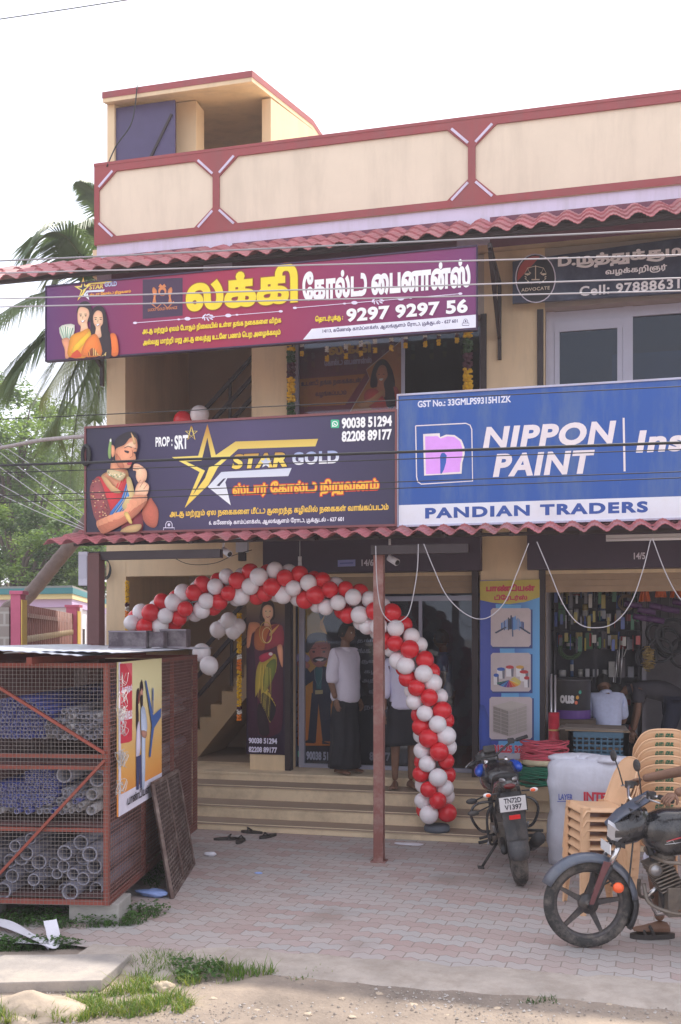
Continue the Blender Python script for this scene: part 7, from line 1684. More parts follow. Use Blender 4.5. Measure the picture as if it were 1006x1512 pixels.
def crate(label, x0, x1, y0, y1, z0, z1):
    O = thing('plastic_crate', label, 'crate', ((x0 + x1) / 2, (y0 + y1) / 2, z0)); m_ = MB(); m_.box(x0, x1, y0, y1, z0, z0 + .012)
    for xa, ya, xb, yb in ((x0, y0, x1, y0), (x1, y0, x1, y1), (x1, y1, x0, y1), (x0, y1, x0, y0)):
        a, c = Vector((xa, ya, 0)), Vector((xb, yb, 0)); n_ = max(4, int((c - a).length / .06))
        for z, h in ((z0 + .03, .06), (z1 - .03, .06), ((z0 + z1) / 2, .02), (z0 + (z1 - z0) * .32, .014), (z0 + (z1 - z0) * .68, .014)): m_.beam(a + Vector((0, 0, z)), c + Vector((0, 0, z)), .012, h)
        for k in range(n_ + 1): p = a.lerp(c, k / n_); wd = .09 if k in (0, n_) else .016; m_.beam(p + Vector((0, 0, z0)), p + Vector((0, 0, z1)), .016 if k not in (0, n_) else .05, .016 if k not in (0, n_) else .05)
    m_.build('basket', crm, O); return O
a_, b__ = onY(843, 1080, -.6), onY(925, 1122, -.6)
crate('upper blue plastic crate with flat cardboard on top, behind the white sack', a_.x, b__.x, -.6, -.25, b__.z, a_.z); crate('lower blue plastic crate standing on the plinth under the other crate', a_.x + .01, b__.x - .01, -.59, -.26, .482, b__.z - .004)
cd = M('cardboard', (.33, .24, .16), .85, var=.15); cd2 = M('cardboard_grey', (.25, .21, .18), .85, var=.15)
for k, (dx, tz, mt, lab) in enumerate(((0, 0, cd, 'flat pale cardboard sheet directly on the crate'), (-.07, .014, cd2, 'dark flat cardboard sheet in the middle of the pile on the crate'), (-.02, .028, cd2, 'topmost flat cardboard sheet on the crate'))):
    o = MB().prism([(a_.x - .06 + dx, -.64, a_.z + .012 + tz), (b__.x + .04 + dx, -.62, a_.z + .004 + tz - k * .004), (b__.x + .02 + dx, -.22, a_.z + .006 + tz), (a_.x - .04 + dx, -.22, a_.z + .014 + tz)], (0, 0, .008), mt).build('cardboard_sheet'); tag(center_origin(o), lab, 'cardboard')
# wrapped pipe roll and steel rods
c = onY(818, 1100, -.45); zt_ = zw(818, 1052, -.45)
R = thing('wrapped_roll', 'upright roll in red printed wrapping standing beside the crate', 'roll', (c.x, -.45, .386 if False else .385)); rw = M('wrap_red', (.42, .02, .04), .35, var=.25, scale=25)
MB().lathe([(.06, .386), (.06, zt_)], (c.x, -.45, 0), n=18, m=rw).build('roll', None, R); MB().lathe([(.061, zt_ - .2), (.061, zt_ - .18)], (c.x, -.45, 0), n=18, m=M('tape_yellow', (.5, .35, .12), .5)).build('tape', None, R)
for k, (dx, zt2) in enumerate(((-.03, zw(815, 995, -.4)), (.012, zw(818, 997, -.4)))):
    o = MB().tube([(c.x + dx, -.36, .482), (c.x + dx, -.34, zt2)], .011, 8, M('steel_rod', (.6, .58, .6), .3, metal=.6)).build('steel_rod'); tag(center_origin(o), ['bright steel rod standing behind the red roll, left of a pair', 'bright steel rod standing behind the red roll, right of a pair'][k], 'rod')
# dark paint drum with lettering and dots
R = thing('paint_drum', 'dark grey paint drum with white lettering and coloured dots just inside the shop', 'drum', (onY(842, 1000, .35).x, .35, .48)); p_c = onY(846, 1060, .35); zt2 = zw(842, 1002, .35); dm = M('drum_grey', (.055, .052, .06), .5, var=.1)
MB().lathe([(.20, p_c.z - .0), (.205, zt2 - .03), (.215, zt2 - .02), (.215, zt2), (.19, zt2)], (p_c.x, .35, 0), n=28, m=dm).build('body', None, R)
MB().lathe([(.203, p_c.z + .001), (.2045, p_c.z + .10)], (p_c.x, .35, 0), n=28, m=M('drum_purple', (.10, .03, .22), .5), capped=False).build('purple_band', None, R)
A, T = text_mesh('ous', .05); mn, mx = A.min(0), A.max(0)
def on_drum(u, z, r=.2065): t_ = -PI / 2 + u; return Vector((p_c.x + r * math.cos(t_), .35 + r * math.sin(t_), z))
zl = zw(842, 1039, .15); MB().add([on_drum(-.75 + (a[0] - mn[0]) / (mx[0] - mn[0]) * .85, zl + (a[1] - mn[1]) / (mx[1] - mn[1]) * .095) for a in A], T, M('drum_white', (.62, .6, .62), .5)).build('lettering', None, R, recalc=False)
for u, dz, col in ((.2, 0, (.6, .12, .05)), (.27, .06, (.6, .3, .03)), (.42, .12, (.02, .25, .18))):
    MB().sheet([on_drum(u + .085 * math.cos(t) / 1, zl + .012 + dz + .022 * math.sin(t), .2075) for t in [2 * PI * k / 14 for k in range(14)]], M('dot_%d' % int(col[1] * 100), col, .5)).build('dot', None, R, recalc=False)
o = MB().box(p_c.x - .26, p_c.x + .26, .12, .58, .481, p_c.z - .003, M('crate_dark', (.10, .07, .05), .8, var=.2)).build('wooden_box'); tag(center_origin(o), 'dark wooden box under the paint drum', 'box')
# wall shelving with goods
SHV = thing('shelf_rack', 'dark rack of shelves full of small goods inside the paint shop', 'shelves', (2.5, 1.6, .48)); sv = M('rack_dark', (.06, .055, .07), .7, var=.2)
sv_m = MB(); zs_ = [.9, 1.25, 1.6, 1.95, 2.3, 2.62]
for x in (2.0, 2.5, 3.02): sv_m.box(x - .015, x + .015, 1.3, 1.33, .48, 2.85)
for z in zs_: sv_m.box(2.0, 3.04, 1.29, 1.6, z - .012, z)
sv_m.box(1.98, 3.05, 1.62, 1.64, .48, 2.9); sv_m.build('rack', sv, SHV)
rs = random.Random(8); cols = [(.45, .43, .42), (.35, .05, .06), (.06, .12, .28), (.3, .28, .25), (.06, .16, .08), (.4, .3, .1), (.22, .22, .26), (.5, .48, .5), (.12, .1, .12)]
for zi, z in enumerate(zs_):
    x = 2.04; col_i = 0
    while x < 2.98:
        wd = rs.uniform(.045, .10); h = rs.uniform(.08, .24); c_ = rs.choice(cols); mt = M('goods_%d' % cols.index(c_), c_, .5, var=.15); kind = rs.random(); m_ = MB()
        cn = ['lowest', 'second', 'third', 'fourth', 'fifth', 'top'][zi]; nm = 'tin' if kind < .5 else 'carton'
        if kind < .5: m_.lathe([(wd * .46, 0), (wd * .46, h * .95), (wd * .42, h), (wd * .2, h)], (x + wd / 2, 1.40, z + .001), n=12, m=mt)
        else: m_.box(x, x + wd * .94, 1.33, 1.46, z + .001, z + h, mt)
        if kind < .5: m_.lathe([(wd * .468, h * .3), (wd * .468, h * .65)], (x + wd / 2, 1.40, z + .001), n=12, m=M('goods_label', (.5, .47, .45), .6, var=.2), capped=False)
        o = m_.build(nm, bevel=0); tag(center_origin(o), f'small {nm} on the {cn} shelf of the dark rack', nm, f'{nm}s on the {cn} rack shelf'); x += wd + rs.uniform(.004, .05)
# hanging goods: orange brushes, purple rolls, cable coils, dark hoses, chain of hooks
ho = M('brush_orange', (.62, .12, .02), .6, var=.2); hp = M('roll_purple', (.10, .035, .13), .5, var=.2); hb_ = M('hose_black', (.045, .045, .055), .6, var=.2)
for i, (px, py, n) in enumerate(((952, 872, 5), (976, 866, 5), (998, 866, 6), (1018, 868, 5))):
    c = onY(px, py, .9); R = thing('orange_bunch', ['bunch of orange fringe hanging inside the paint shop, leftmost', 'bunch of orange fringe hanging inside the paint shop, second from left', 'bunch of orange fringe hanging inside the shop near the right edge', 'bunch of orange fringe hanging at the far right'][i], 'hanging goods', tuple(c), group='orange bunches hanging in the paint shop'); m_ = MB()
    for k in range(n * 3): a = rs.uniform(0, 6.28); m_.tube([c + Vector((0, 0, .12)), c + Vector((.035 * math.cos(a), .03 * math.sin(a), -.0)), c + Vector((.06 * math.cos(a), .05 * math.sin(a), -.13))], .012, 5, ho)
    m_.build('fringe', None, R); MB().tube([c + Vector((0, 0, .11)), c + Vector((0, 0, 3.43 - c.z))], .004, 5, sv).build('string', None, R)
for i, (px, py) in enumerate(((935, 893), (955, 902), (972, 896), (990, 900), (1006, 890), (948, 912), (968, 915))):
    c = onY(px, py, .95); o = MB().tube([c + Vector((-.1, 0, .02)), c + Vector((.1, .02, -.02))], .038, 10, hp).tube([c + Vector((0, .01, .03)), c + Vector((0, .01, 3.43 - c.z))], .002, 4, hp).build('purple_roll'); tag(center_origin(o, False), 'purple plastic roll hanging on a string below the orange bunches', 'hanging goods', 'purple rolls hanging in the paint shop')
for i, (px, py, r, mt) in enumerate(((842, 957, .14, M('coil_green', (.05, .10, .04), .6, var=.2)), (995, 940, .22, hb_), (975, 960, .17, hb_), (955, 970, .13, hb_), (925, 890, .1, M('coil_brown', (.18, .12, .08), .6)))):
    y_ = 1.25 if i == 0 else 1.1; c = onY(px, py, y_); m_ = MB()
    for k in range(7): rr = r * rs.uniform(.75, 1); m_.tube([c + Vector((rr * math.cos(t), rs.uniform(-.01, .01) + .012 * k - .04, rr * math.sin(t))) for t in [2 * PI * j / 28 for j in range(28)]], .011, 6, mt, closed=True)
    m_.tube([c + Vector((0, 0, r * .9)), c + Vector((0, 0, 3.43 - c.z))], .003, 4, mt)
    o = m_.build('hanging_coil'); tag(center_origin(o, False), ['green hose coil hanging before the rack in the paint shop', 'largest black hose coil hanging at the right of the paint shop', 'medium black hose coil hanging left of the largest one', 'small black hose coil hanging above the bending man', 'small brown cord coil hanging near the purple rolls'][i], 'hose')
c = onY(958, 972, 1.0); m_ = MB()
for k in range(16): m_.tube([c + Vector((.04 * math.cos(t) * rs.uniform(.5, 1) + rs.uniform(-.05, .05), rs.uniform(-.03, .03), .03 * math.sin(t) + (k - 8) * .016)) for t in [2 * PI * j / 10 for j in range(10)]], .005, 5, M('brass', (.5, .36, .15), .3, metal=.7), closed=True)
m_.tube([c + Vector((0, 0, .1)), c + Vector((0, 0, 3.43 - c.z))], .003, 4, sv); o = m_.build('brass_bunch'); tag(center_origin(o, False), 'bunch of shiny brass rings hanging in front of the grey wall', 'hanging goods')
for i, (px, y0_, y1_) in enumerate(((912, 960, 1020), (916, 940, 1000), (920, 955, 1010), (908, 985, 1030), (925, 958, 970))):
    a, c = onY(px, y0_, 1.15), onY(px - 4, y1_, 1.15); o = MB().tube([a, c], .007, 6, M('steel_rod', (.6, .58, .6), .3)).tube([a, Vector((a.x, a.y, 3.43))], .002, 4, sv).build('hanging_rod'); tag(center_origin(o, False), 'thin bright rod hanging on a string in the middle of the paint shop', 'rod', 'bright rods hanging in the paint shop')
pk_c = [(.4, .05, .05), (.08, .12, .35), (.45, .42, .4), (.35, .28, .06), (.05, .18, .1), (.16, .15, .18), (.3, .3, .34)]
for k in range(54):
    col = k % 18; rw_ = k // 18; x = 2.03 + col * .057 + rs.uniform(-.012, .012); z = 2.66 - rw_ * .27 + rs.uniform(-.05, .05); y = 1.12 + rs.uniform(-.06, .08); h = rs.uniform(.09, .2); wd = rs.uniform(.03, .05); i_ = rs.randrange(7)
    m_ = MB().obox((x, y, z - h / 2), Vector((math.cos(k), math.sin(k) * .4, 0)) * wd * .6, (0, .008, 0), (0, 0, h / 2), M('packet_%d' % i_, pk_c[i_], .35, var=.2)); m_.tube([(x, y, z), (x, y + .02, z + .06)], .0025, 4, sv)
    o = m_.build('hanging_packet'); tag(center_origin(o, False), 'small packet hanging in a row before the dark shelf rack, ' + ['top row', 'middle row', 'bottom row'][rw_], 'packet', ['packets in the top hanging row', 'packets in the middle hanging row', 'packets in the bottom hanging row'][rw_])
for y_l, z_l in ((1.15, 2.72), (1.15, 2.45), (1.15, 2.18)):
    o = MB().tube([(1.96, y_l, z_l), (3.05, y_l, z_l)], .004, 5, sv).build('hanging_line'); tag(center_origin(o, False), 'thin line carrying the ' + {2.72: 'top', 2.45: 'middle', 2.18: 'bottom'}[z_l] + ' row of hanging packets', 'line')
for k in range(7):
    c = Vector((3.2 + k * .16, 1.15 + .1 * (k % 2), 2.15 - .12 * (k % 3))); m_ = MB(); rr0 = rs.uniform(.1, .17)
    for j in range(6): rr = rr0 * rs.uniform(.8, 1); m_.tube([c + Vector((rr * math.cos(t), (j - 3) * .014, rr * 1.2 * math.sin(t))) for t in [2 * PI * q_ / 24 for q_ in range(24)]], .012, 6, hb_, closed=True)
    m_.tube([c + Vector((0, 0, rr0)), Vector((c.x, c.y, 3.43))], .003, 4, sv); o = m_.build('hanging_coil'); tag(center_origin(o, False), 'black hose coil in the crowded row hanging at the right of the paint shop', 'hose', 'row of black hose coils in the paint shop')
R = thing('tube_light', 'white tube light fixed under the lower canopy at the right', 'light', tuple(onY(965, 796, -1.5))); a, c = onY(895, 797, -1.5), onY(1020, 793, -1.5); c.z = a.z; MB().tube([a, c], .018, 10, M('tube_white', (.75, .75, .78), .3)).build('tube', None, R); MB().beam(a + Vector((0, 0, .03)), c + Vector((0, 0, .03)), .03, .03, M('fitting', (.6, .6, .62), .5)).build('fitting', None, R)
# ---------------------------------------------------------------- lamps, camera, boxes, cables
wbm = M('bulb_white', (.72, .7, .74), .35)
c = onY(443, 838, -1.2); R = thing('light_bulb', 'white bulb hanging under the canopy above the arch', 'bulb', tuple(c)); MB().lathe([(.008, .06), (.02, .055), (.022, .02), (.045, -.02), (.048, -.06), (.03, -.095), (.005, -.1)], c, n=16, m=wbm).build('bulb', None, R); MB().tube([c + Vector((0, 0, .05)), c + Vector((0, 0, .12))], .02, 10, M('holder', (.6, .6, .62), .5)).tube([c + Vector((0, 0, .1)), Vector((c.x, c.y, 3.18))], .004, 5).build('holder', M('holder', (.6, .6, .62), .5), R)
for px, py, lab in ((330, 812, 'white bullet camera under the canopy above the stair doorway'), (575, 824, 'white bullet camera under the canopy right of the red post')):
    c = onY(px, py, -2.0); R = thing('security_camera', lab, 'camera', tuple(c)); MB().tube([c, c + Vector((.09, -.06, -.05))], [.032, .036], 14, wbm).build('housing', None, R); MB().tube([c, c + Vector((0, .02, .12)), Vector((c.x, c.y + .02, 3.08))], .012, 8, wbm).build('bracket', None, R); MB().tube([c + Vector((.09, -.06, -.05)), c + Vector((.094, -.063, -.052))], .026, 12, eye_d).build('lens', None, R)
c = onY(358, 822, -.5); R = thing('lamp_fitting', 'small dark lamp fitting under the canopy near the stair doorway', 'lamp', tuple(c)); MB().box(c.x - .04, c.x + .04, -.54, -.46, c.z - .05, c.z + .05, darkb).build('body', None, R, bevel=.006); MB().box(c.x - .07, c.x + .07, -.53, -.47, c.z + .051, 3.34, M('fitting_clear', (.55, .58, .66), .3)).build('mount', None, R)
c = onY(128, 840, -2.47); R = thing('meter_box', 'grey electrical box fixed to the dark post at the left end', 'box', (c.x, -2.47, c.z - .15)); MB().box(c.x - .06, c.x + .04, -2.53, -2.41, c.z - .17, c.z + .17, M('box_grey', (.42, .4, .46), .5, var=.1)).build('case', None, R, bevel=.008); MB().box(c.x - .05, c.x + .03, -2.535, -2.531, c.z - .1, c.z + .14, M('box_lid', (.36, .34, .4), .5)).build('lid', None, R)
loop = MB()
for k in range(5): loop.tube([onY(156 + 6 * math.cos(t) * (1 + .1 * k), 838 + 14 * math.sin(t) + k, -.05 - .01 * k) for t in [2 * PI * j / 20 for j in range(20)]], .004, 5, closed=True)
o = loop.build('cable_loop', M('cable_black', (.02, .02, .022), .6)); tag(center_origin(o, False), 'loop of black cable hanging on the wall corner by the dark post', 'cable')
cw_ = M('cable_white', (.42, .40, .43), .5); cg_ = M('cable_grey', (.30, .29, .32), .5); ck_ = M('cable_black', (.02, .02, .022), .6)
def cable(nm, label, pts, r, m, group=None, smooth=6):
    o = MB().tube(catmull(pts, smooth, False), r, 6, m).build(nm); return tag(center_origin(o, False), label, 'cable', group)
y_ = -2.55
for pts, lab in (([(555, 806), (557, 862), (564, 902), (580, 919), (598, 913), (607, 895), (616, 845), (618, 803)], 'drooping white cable loop hanging in front of the red post and balloons'), ([(626, 803), (640, 838), (660, 880), (690, 908), (718, 913), (745, 890), (764, 845), (781, 802)], 'wide drooping white cable loop crossing in front of the tall blue banner'), ([(793, 800), (810, 840), (832, 892), (855, 921), (882, 927), (908, 919), (932, 890), (950, 840), (961, 796)], 'wide drooping white cable loop in front of the paint shop opening'), ([(964, 796), (985, 850), (1008, 888), (1040, 905), (1075, 890)], 'drooping white cable loop running out at the right edge'), ([(240, 812), (275, 832), (315, 832), (345, 820), (372, 812)], 'thin dark wire sagging under the canopy over the stair doorway')):
    P = [onY(a, b_, y_ if 'dark' not in lab else -1.4) for a, b_ in pts]; P[0].z += .0; cable('hanging_cable', lab, P, .0048 if 'dark' not in lab else .004, cw_ if 'dark' not in lab else ck_)
def street(nm, lab, pts, r, m, y=-4.2, group='overhead cables along the street'):
    (x0, y0), (x1, y1) = pts; s_ = (y1 - y0) / (x1 - x0); P = []
    for k in range(13):
        t = -2.2 + k * .45; px = x0 + (x1 - x0) * t
        if abs(px) > 3500: continue
        P.append(onY(px, y0 + s_ * (px - x0) + 1.2 * math.cos(t * 2), y))
    return cable(nm, lab, P, r, m, group, 3)
for (pts, r, m, lab) in (([(0, 384), (1006, 339)], .0065, cg_, 'thin grey overhead cable just under the upper canopy edge'), ([(0, 402), (1006, 377)], .0055, cw_, 'pale overhead cable crossing the yellow lettering of the purple board'), ([(0, 440), (1006, 411)], .0055, cw_, 'pale overhead cable across the middle of the purple board, upper of a close pair'), ([(0, 452), (1006, 430)], .0055, cw_, 'pale overhead cable across the middle of the purple board, lower of a close pair'), ([(0, 618), (1006, 571)], .004, ck_, 'thin dark overhead cable grazing the top of the star board'), ([(0, 686), (1006, 654)], .011, ck_, 'thickest black overhead cable crossing the middle of the star board'), ([(0, 697), (1006, 664)], .004, ck_, 'thin dark cable close below the thickest black overhead cable'), ([(0, 731), (1006, 697)], .004, ck_, 'thin dark overhead cable across the lower lettering, upper of two'), ([(0, 741), (1006, 706)], .004, ck_, 'thin dark overhead cable across the lower lettering, lower of two'), ([(0, 27), (190, 0)], .004, ck_, 'single thin wire crossing the sky in the top left corner')):
    street('overhead_cable', lab, pts, r, m)
for i, (a, b_) in enumerate((((0, 655), (125, 735)), ((0, 668), (125, 760)), ((0, 690), (125, 775)), ((0, 715), (125, 780)), ((0, 730), (125, 783)))):
    P = [onY(-120, a[1] - (b_[1] - a[1]), -1), onY(*a, -1.2), onY((a[0] + b_[0]) / 2, (a[1] + b_[1]) / 2 + 2, -1.6), onY(b_[0], b_[1], -2.1)]; cable('service_wire', 'thin pale wire sloping down to the left end of the star board', P, .0045, cw_, 'service wires at the left of the star board')
P = [onY(-80, 668, -1), onY(0, 661, -1.2), onY(60, 650, -1.6), onY(128, 644, -2.1)]; cable('cable_bundle', 'thick pale bundle of cables running to the upper left corner of the star board', P, .022, M('cable_bundle', (.33, .29, .29), .7, var=.3, scale=40))
o = MB().tube([onY(127 + 5 * math.cos(t), 672 + 14 * math.sin(t), -2.32) for t in [2 * PI * k / 20 for k in range(20)]], .02, 8, ck_, closed=True).build('cable_coil'); tag(center_origin(o, False), 'black cable coil hanging at the left edge of the star board', 'cable')
cable('roof_wire', 'thin black wire running from the roof stair head down to the parapet', [Vector((-3.05, -.15, 8.99)), onY(195, 180, -.25), onY(172, 215, -.33), onY(158, 246, -.44)], .008, ck_)
# ---------------------------------------------------------------- left background: lane wall, gate, house, trees, palm
pk = M('gate_pink', '#c0607c', .7, var=.08); yl = M('gate_yellow', '#d8b860', .7); gm_ = M('gate_bar', (.22, .09, .075), .5, var=.2); cr_ = M('gate_cream_bar', (.6, .5, .36), .6)
gA = onD(27, 935, 11.2); gB = onD(108, 935, 15.8); gA.z = gB.z = 0; dg = (gB - gA).normalized(); ng = Vector((dg.y, -dg.x, 0))
zA = 2.15 + 57 / F * 11.2; zB = 2.15 + 38 / F * 15.8
for i, (p, zt) in enumerate(((gA, zA), (gB, zB))):
    R = thing('gate_pillar', ['pink gate pillar with yellow edge at the far left beside the block wall', 'pink gate pillar with yellow edge nearer the dark canopy post'][i], 'pillar', tuple(p)); w_ = .055 if i == 0 else .085
    e1, e2 = RV * w_, DV * .09; MB().obox(p + Vector((0, 0, zt / 2)), e1, e2, (0, 0, zt / 2), pk).build('shaft', None, R); MB().obox(p + RV * (w_ + .012) + Vector((0, 0, zt / 2 - .03)), RV * .006, DV * .088, (0, 0, zt / 2 - .03), yl).build('edge', None, R); MB().obox(p + RV * .01 + Vector((0, 0, zt + .02)), e1 * 1.35, e2 * 1.2, (0, 0, .02), pk).build('cap', None, R)
R = thing('iron_gate', 'tall gate of dark red iron bars with pale points between two pink pillars', 'gate', tuple((gA + gB) / 2)); gt = MB(); cp = MB(); n = 26; p0, p1 = gA + dg * .15, gB - dg * .15
for k in range(n + 1):
    t = k / n; p = p0.lerp(p1, t); zt = zA - .1 + (zB - zA) * t; gt.tube([p + Vector((0, 0, .2)), p + Vector((0, 0, zt))], .022, 6, gm_); zm = 1.95 + .1 * t
    for dz in (-.12, .12): cp.ball(p + Vector((0, 0, zm + dz)), .035, cr_, 6, (1, 1, 1.8))
    cp.tube([p + Vector((0, 0, zm - .3)), p + Vector((0, 0, zm + .3))], .014, 5, cr_)
for z0_ in (-.22, -.95, -2.1): gt.beam(p0 + Vector((0, 0, zA + z0_)), p1 + Vector((0, 0, zB + z0_)), .03, .05, gm_)
gt.build('bars', None, R); cp.build('ornament', None, R)
MB().beam(p0 + ng * -.06 + Vector((0, 0, 1.15)), p1 + ng * -.06 + Vector((0, 0, 1.15)), .01, 1.1, M('gate_sheet', (.2, .24, .38), .6, var=.15)).build('sheet', None, R)
bkm = bpy.data.materials.new('block_wall'); bkm.use_nodes = True; t_ = bkm.node_tree; bs = t_.nodes['Principled BSDF']; bs.inputs['Roughness'].default_value = .9; tc = t_.nodes.new('ShaderNodeTexCoord'); mp = t_.nodes.new('ShaderNodeMapping'); mp.inputs['Rotation'].default_value = (PI / 2, 0, 0); bt = t_.nodes.new('ShaderNodeTexBrick'); bt.inputs['Scale'].default_value = 1; bt.inputs['Brick Width'].default_value = .3; bt.inputs['Row Height'].default_value = .14; bt.inputs['Mortar Size'].default_value = .012
bt.inputs['Color1'].default_value = (.36, .31, .28, 1); bt.inputs['Color2'].default_value = (.27, .23, .21, 1); bt.inputs['Mortar'].default_value = (.42, .39, .36, 1); t_.links.new(tc.outputs['Object'], mp.inputs[0]); t_.links.new(mp.outputs[0], bt.inputs['Vector']); t_.links.new(bt.outputs['Color'], bs.inputs['Base Color'])
wl = gA - RV * .07; o = MB().obox(wl - RV * 2.5 + Vector((0, 0, 1.22)), RV * 2.5, DV * .1, (0, 0, 1.22), bkm).build('block_wall'); tag(center_origin(o), 'rough grey block wall left of the pink gate pillar', 'wall')
# house
hw = M('house_white', '#dcd8dc', .8, var=.05, dirt=((.45, .42, .4), .4, 1.5)); teal = M('cornice_teal', '#3f7f86', .7); crm_ = M('cornice_cream', '#e0cf9a', .7); lil = M('cornice_lilac', '#bfa8cc', .7); wd_ = M('window_dark', (.04, .04, .05), .4)
hc = onD(105, 935, 22); hc.z = 0; hl = onD(-60, 935, 23); hl.z = 0; hr_ = onD(172, 935, 34); hr_.z = 0; zc = 2.15 + 66 / F * 22
H = thing('house', 'low white house with teal, cream and lilac cornice behind the gate', 'house', tuple(hc)); up = Vector((0, 0, 1))
hb4 = hl + (hr_ - hc); fp = [hl, hc, hr_, hb4]
MB().prism(fp, up * (zc - .42), hw).build('wall', None, H)
def band(z0_, z1_, out, m, nm): 
    c = sum((Vector(p) for p in fp), Vector()) / 4; MB().prism([Vector(p) + (Vector(p) - c).normalized() * out + up * z0_ for p in fp], up * (z1_ - z0_), m).build(nm, None, H)
band(zc - .415, zc - .24, .25, lil, 'cornice'); band(zc - .238, zc - .13, .4, crm_, 'cornice'); band(zc - .128, zc, .5, teal, 'cornice'); band(zc + .002, zc + .05, .42, M('roof_grey', '#8d8a86', .9), 'roof')
dR = (hr_ - hc).normalized(); nR = Vector((dR.y, -dR.x, 0)); dL = (hl - hc).normalized(); nL = Vector((-dL.y, dL.x, 0))
for k in range(4):
    p = hc + dR * (.9 + k * 2.4) + nR * .03; wz = 1.95
    fr2 = MB().beam(p + up * wz, p + dR * 1.1 + up * wz, .06, .75, hw).build('window', None, H); g_ = MB().beam(p + dR * .12 + nR * .035 + up * wz, p + dR * .98 + nR * .035 + up * wz, .02, .6, wd_).build('pane', None, H); g_.parent = fr2
    gr_ = MB()
    for j in range(5): gr_.beam(p + dR * (.2 + j * .17) + nR * .06 + up * (wz - .3), p + dR * (.2 + j * .17) + nR * .06 + up * (wz + .3), .02, .02)
    g2 = gr_.build('grille', M('grille_dark', (.1, .08, .08), .6), H); g2.parent = fr2
for z in (.5, .8, 1.1, 1.4): MB().beam(hc + nR * .06 + up * z, hr_ + nR * .06 + up * z, .03, .05, M('ledge', '#c8c4c8', .8)).build('ledge', None, H)
MB().beam(hc + dR * .1 + nR * .05 + up * .8, hr_ + nR * .05 + up * .8, .02, .25, M('house_pink', '#c08fa0', .8)).build('dado', None, H)
for p in (hc, hc + dR * 3.3, hc + dR * 7): MB().beam(p + nR * .1 + up * .02, p + nR * .1 + up * (zc - .43), .22, .22, hw).build('pillar', None, H)
# trees
lm = [M('leaf_light', (.17, .27, .075), .55, var=.3, scale=2, trans=.45), M('leaf_mid', (.10, .18, .05), .55, var=.3, scale=2, trans=.45), M('leaf_dark', (.05, .10, .032), .6, var=.3, scale=2, trans=.4)]
bark = M('bark', (.13, .10, .08), .9, var=.25, scale=9, bump=.6, bscale=20)
def tree(label, base, h, crown_c, crown_r, nclump, leaf, per, seed, name='leafy_tree', mats=(0, 1, 2)):
    rt = random.Random(seed); base = Vector(base); cc = base + Vector(crown_c); R = thing(name, label, 'tree', tuple(base)); tr = MB()
    tr.tube([base, base + Vector((.1, 0, h * .25)), base + Vector((crown_c[0] * .5, crown_c[1] * .5, h * .5)), cc], [.28, .22, .16, .06], 9, bark); cr = MB()
    for k in range(nclump):
        while True:
            v = Vector((rt.uniform(-1, 1), rt.uniform(-1, 1), rt.uniform(-1, 1)))
            if .25 < v.length < 1 and mnoise.noise(v * 2.2 + Vector((seed, 0, 0))) > -.28: break
        c = cc + Vector((v.x * crown_r[0], v.y * crown_r[1], v.z * crown_r[2])); rr = rt.uniform(.35, .8) * min(crown_r) * .33
        if k % 6 == 0: tr.tube([base + Vector((crown_c[0] * .5, crown_c[1] * .5, h * .45)), (cc + c) / 2 + Vector((0, 0, -.3)), c], [.07, .045, .012], 5, bark)
        m = lm[rt.choice(mats)]
        for j in range(per):
            d = Vector((rt.gauss(0, 1), rt.gauss(0, 1), rt.gauss(0, .75))); d = d.normalized() * rr * rt.random() ** .4; p = c + d; s_ = leaf * rt.uniform(.6, 1.3); a = Vector((rt.uniform(-1, 1), rt.uniform(-1, 1), rt.uniform(-.6, .3))).normalized(); b_ = a.cross(Vector((rt.uniform(-1, 1), rt.uniform(-1, 1), 1))).normalized()
            cr.add([p, p + a * s_ * .5 + b_ * s_ * .26, p + a * s_, p + a * s_ * .5 - b_ * s_ * .26], [(0, 1, 2, 3)], m)
    tr.build('trunk', None, R, recalc=False); cr.build('crown', None, R, recalc=False); return R
def gpos(px, d): p = onD(px, 935, d); return (p.x, p.y, 0)
tree('tall pale green tree at the far left behind the white house', gpos(25, 32), 8, (0, 0, 7.6), (2.6, 2.5, 2.6), 130, .15, 150, 3, mats=(0, 0, 1))
tree('mid green tree behind the palm and the white house', gpos(75, 38), 7, (0, 0, 5.9), (3.2, 2.6, 2.7), 150, .16, 140, 9, mats=(0, 1, 1, 2))
tree('dark green bushy tree low behind the white house', gpos(20, 27), 5, (0, 0, 4.3), (2.6, 1.5, 1.35), 120, .12, 150, 14, mats=(0, 1, 2))
tree('low green tree behind the house close to the dark post', gpos(118, 30), 5, (0, 0, 4.1), (1.9, 1.6, 1.2), 100, .12, 140, 22, mats=(0, 1, 2))
# coconut palm
RPm = thing('coconut_palm', 'coconut palm with a leaning trunk and drooping fronds behind the signs at the left', 'palm', tuple(onD(-70, 935, 17))); RPm.location.z = 0; ORG[RPm.name].z = 0
tp_ = [onD(-70, 980, 17.0), onD(-5, 925, 17), onD(40, 882, 17.0), onD(82, 832, 17.0), onD(124, 778, 17), onD(156, 700, 17), onD(174, 580, 17), onD(177, 440, 17)]; tp_[0] = Vector((tp_[0].x, tp_[0].y, 0)); C2 = catmull(tp_, 8, False)
MB().tube(C2, [.125 - .03 * i / len(C2) + .008 * (i % 2) for i in range(len(C2))], 10, M('palm_bark', (.17, .13, .12), .9, var=.2, scale=8, bump=.6, bscale=25)).build('trunk', None, RPm)
pg_ = [M('frond_green', (.13, .19, .09), .5, var=.25, trans=.35), M('frond_dark', (.095, .15, .075), .5, var=.25, trans=.35), M('frond_pale', (.16, .19, .10), .5, var=.25, trans=.35)]; hub = C2[-1]; rpm = random.Random(5)
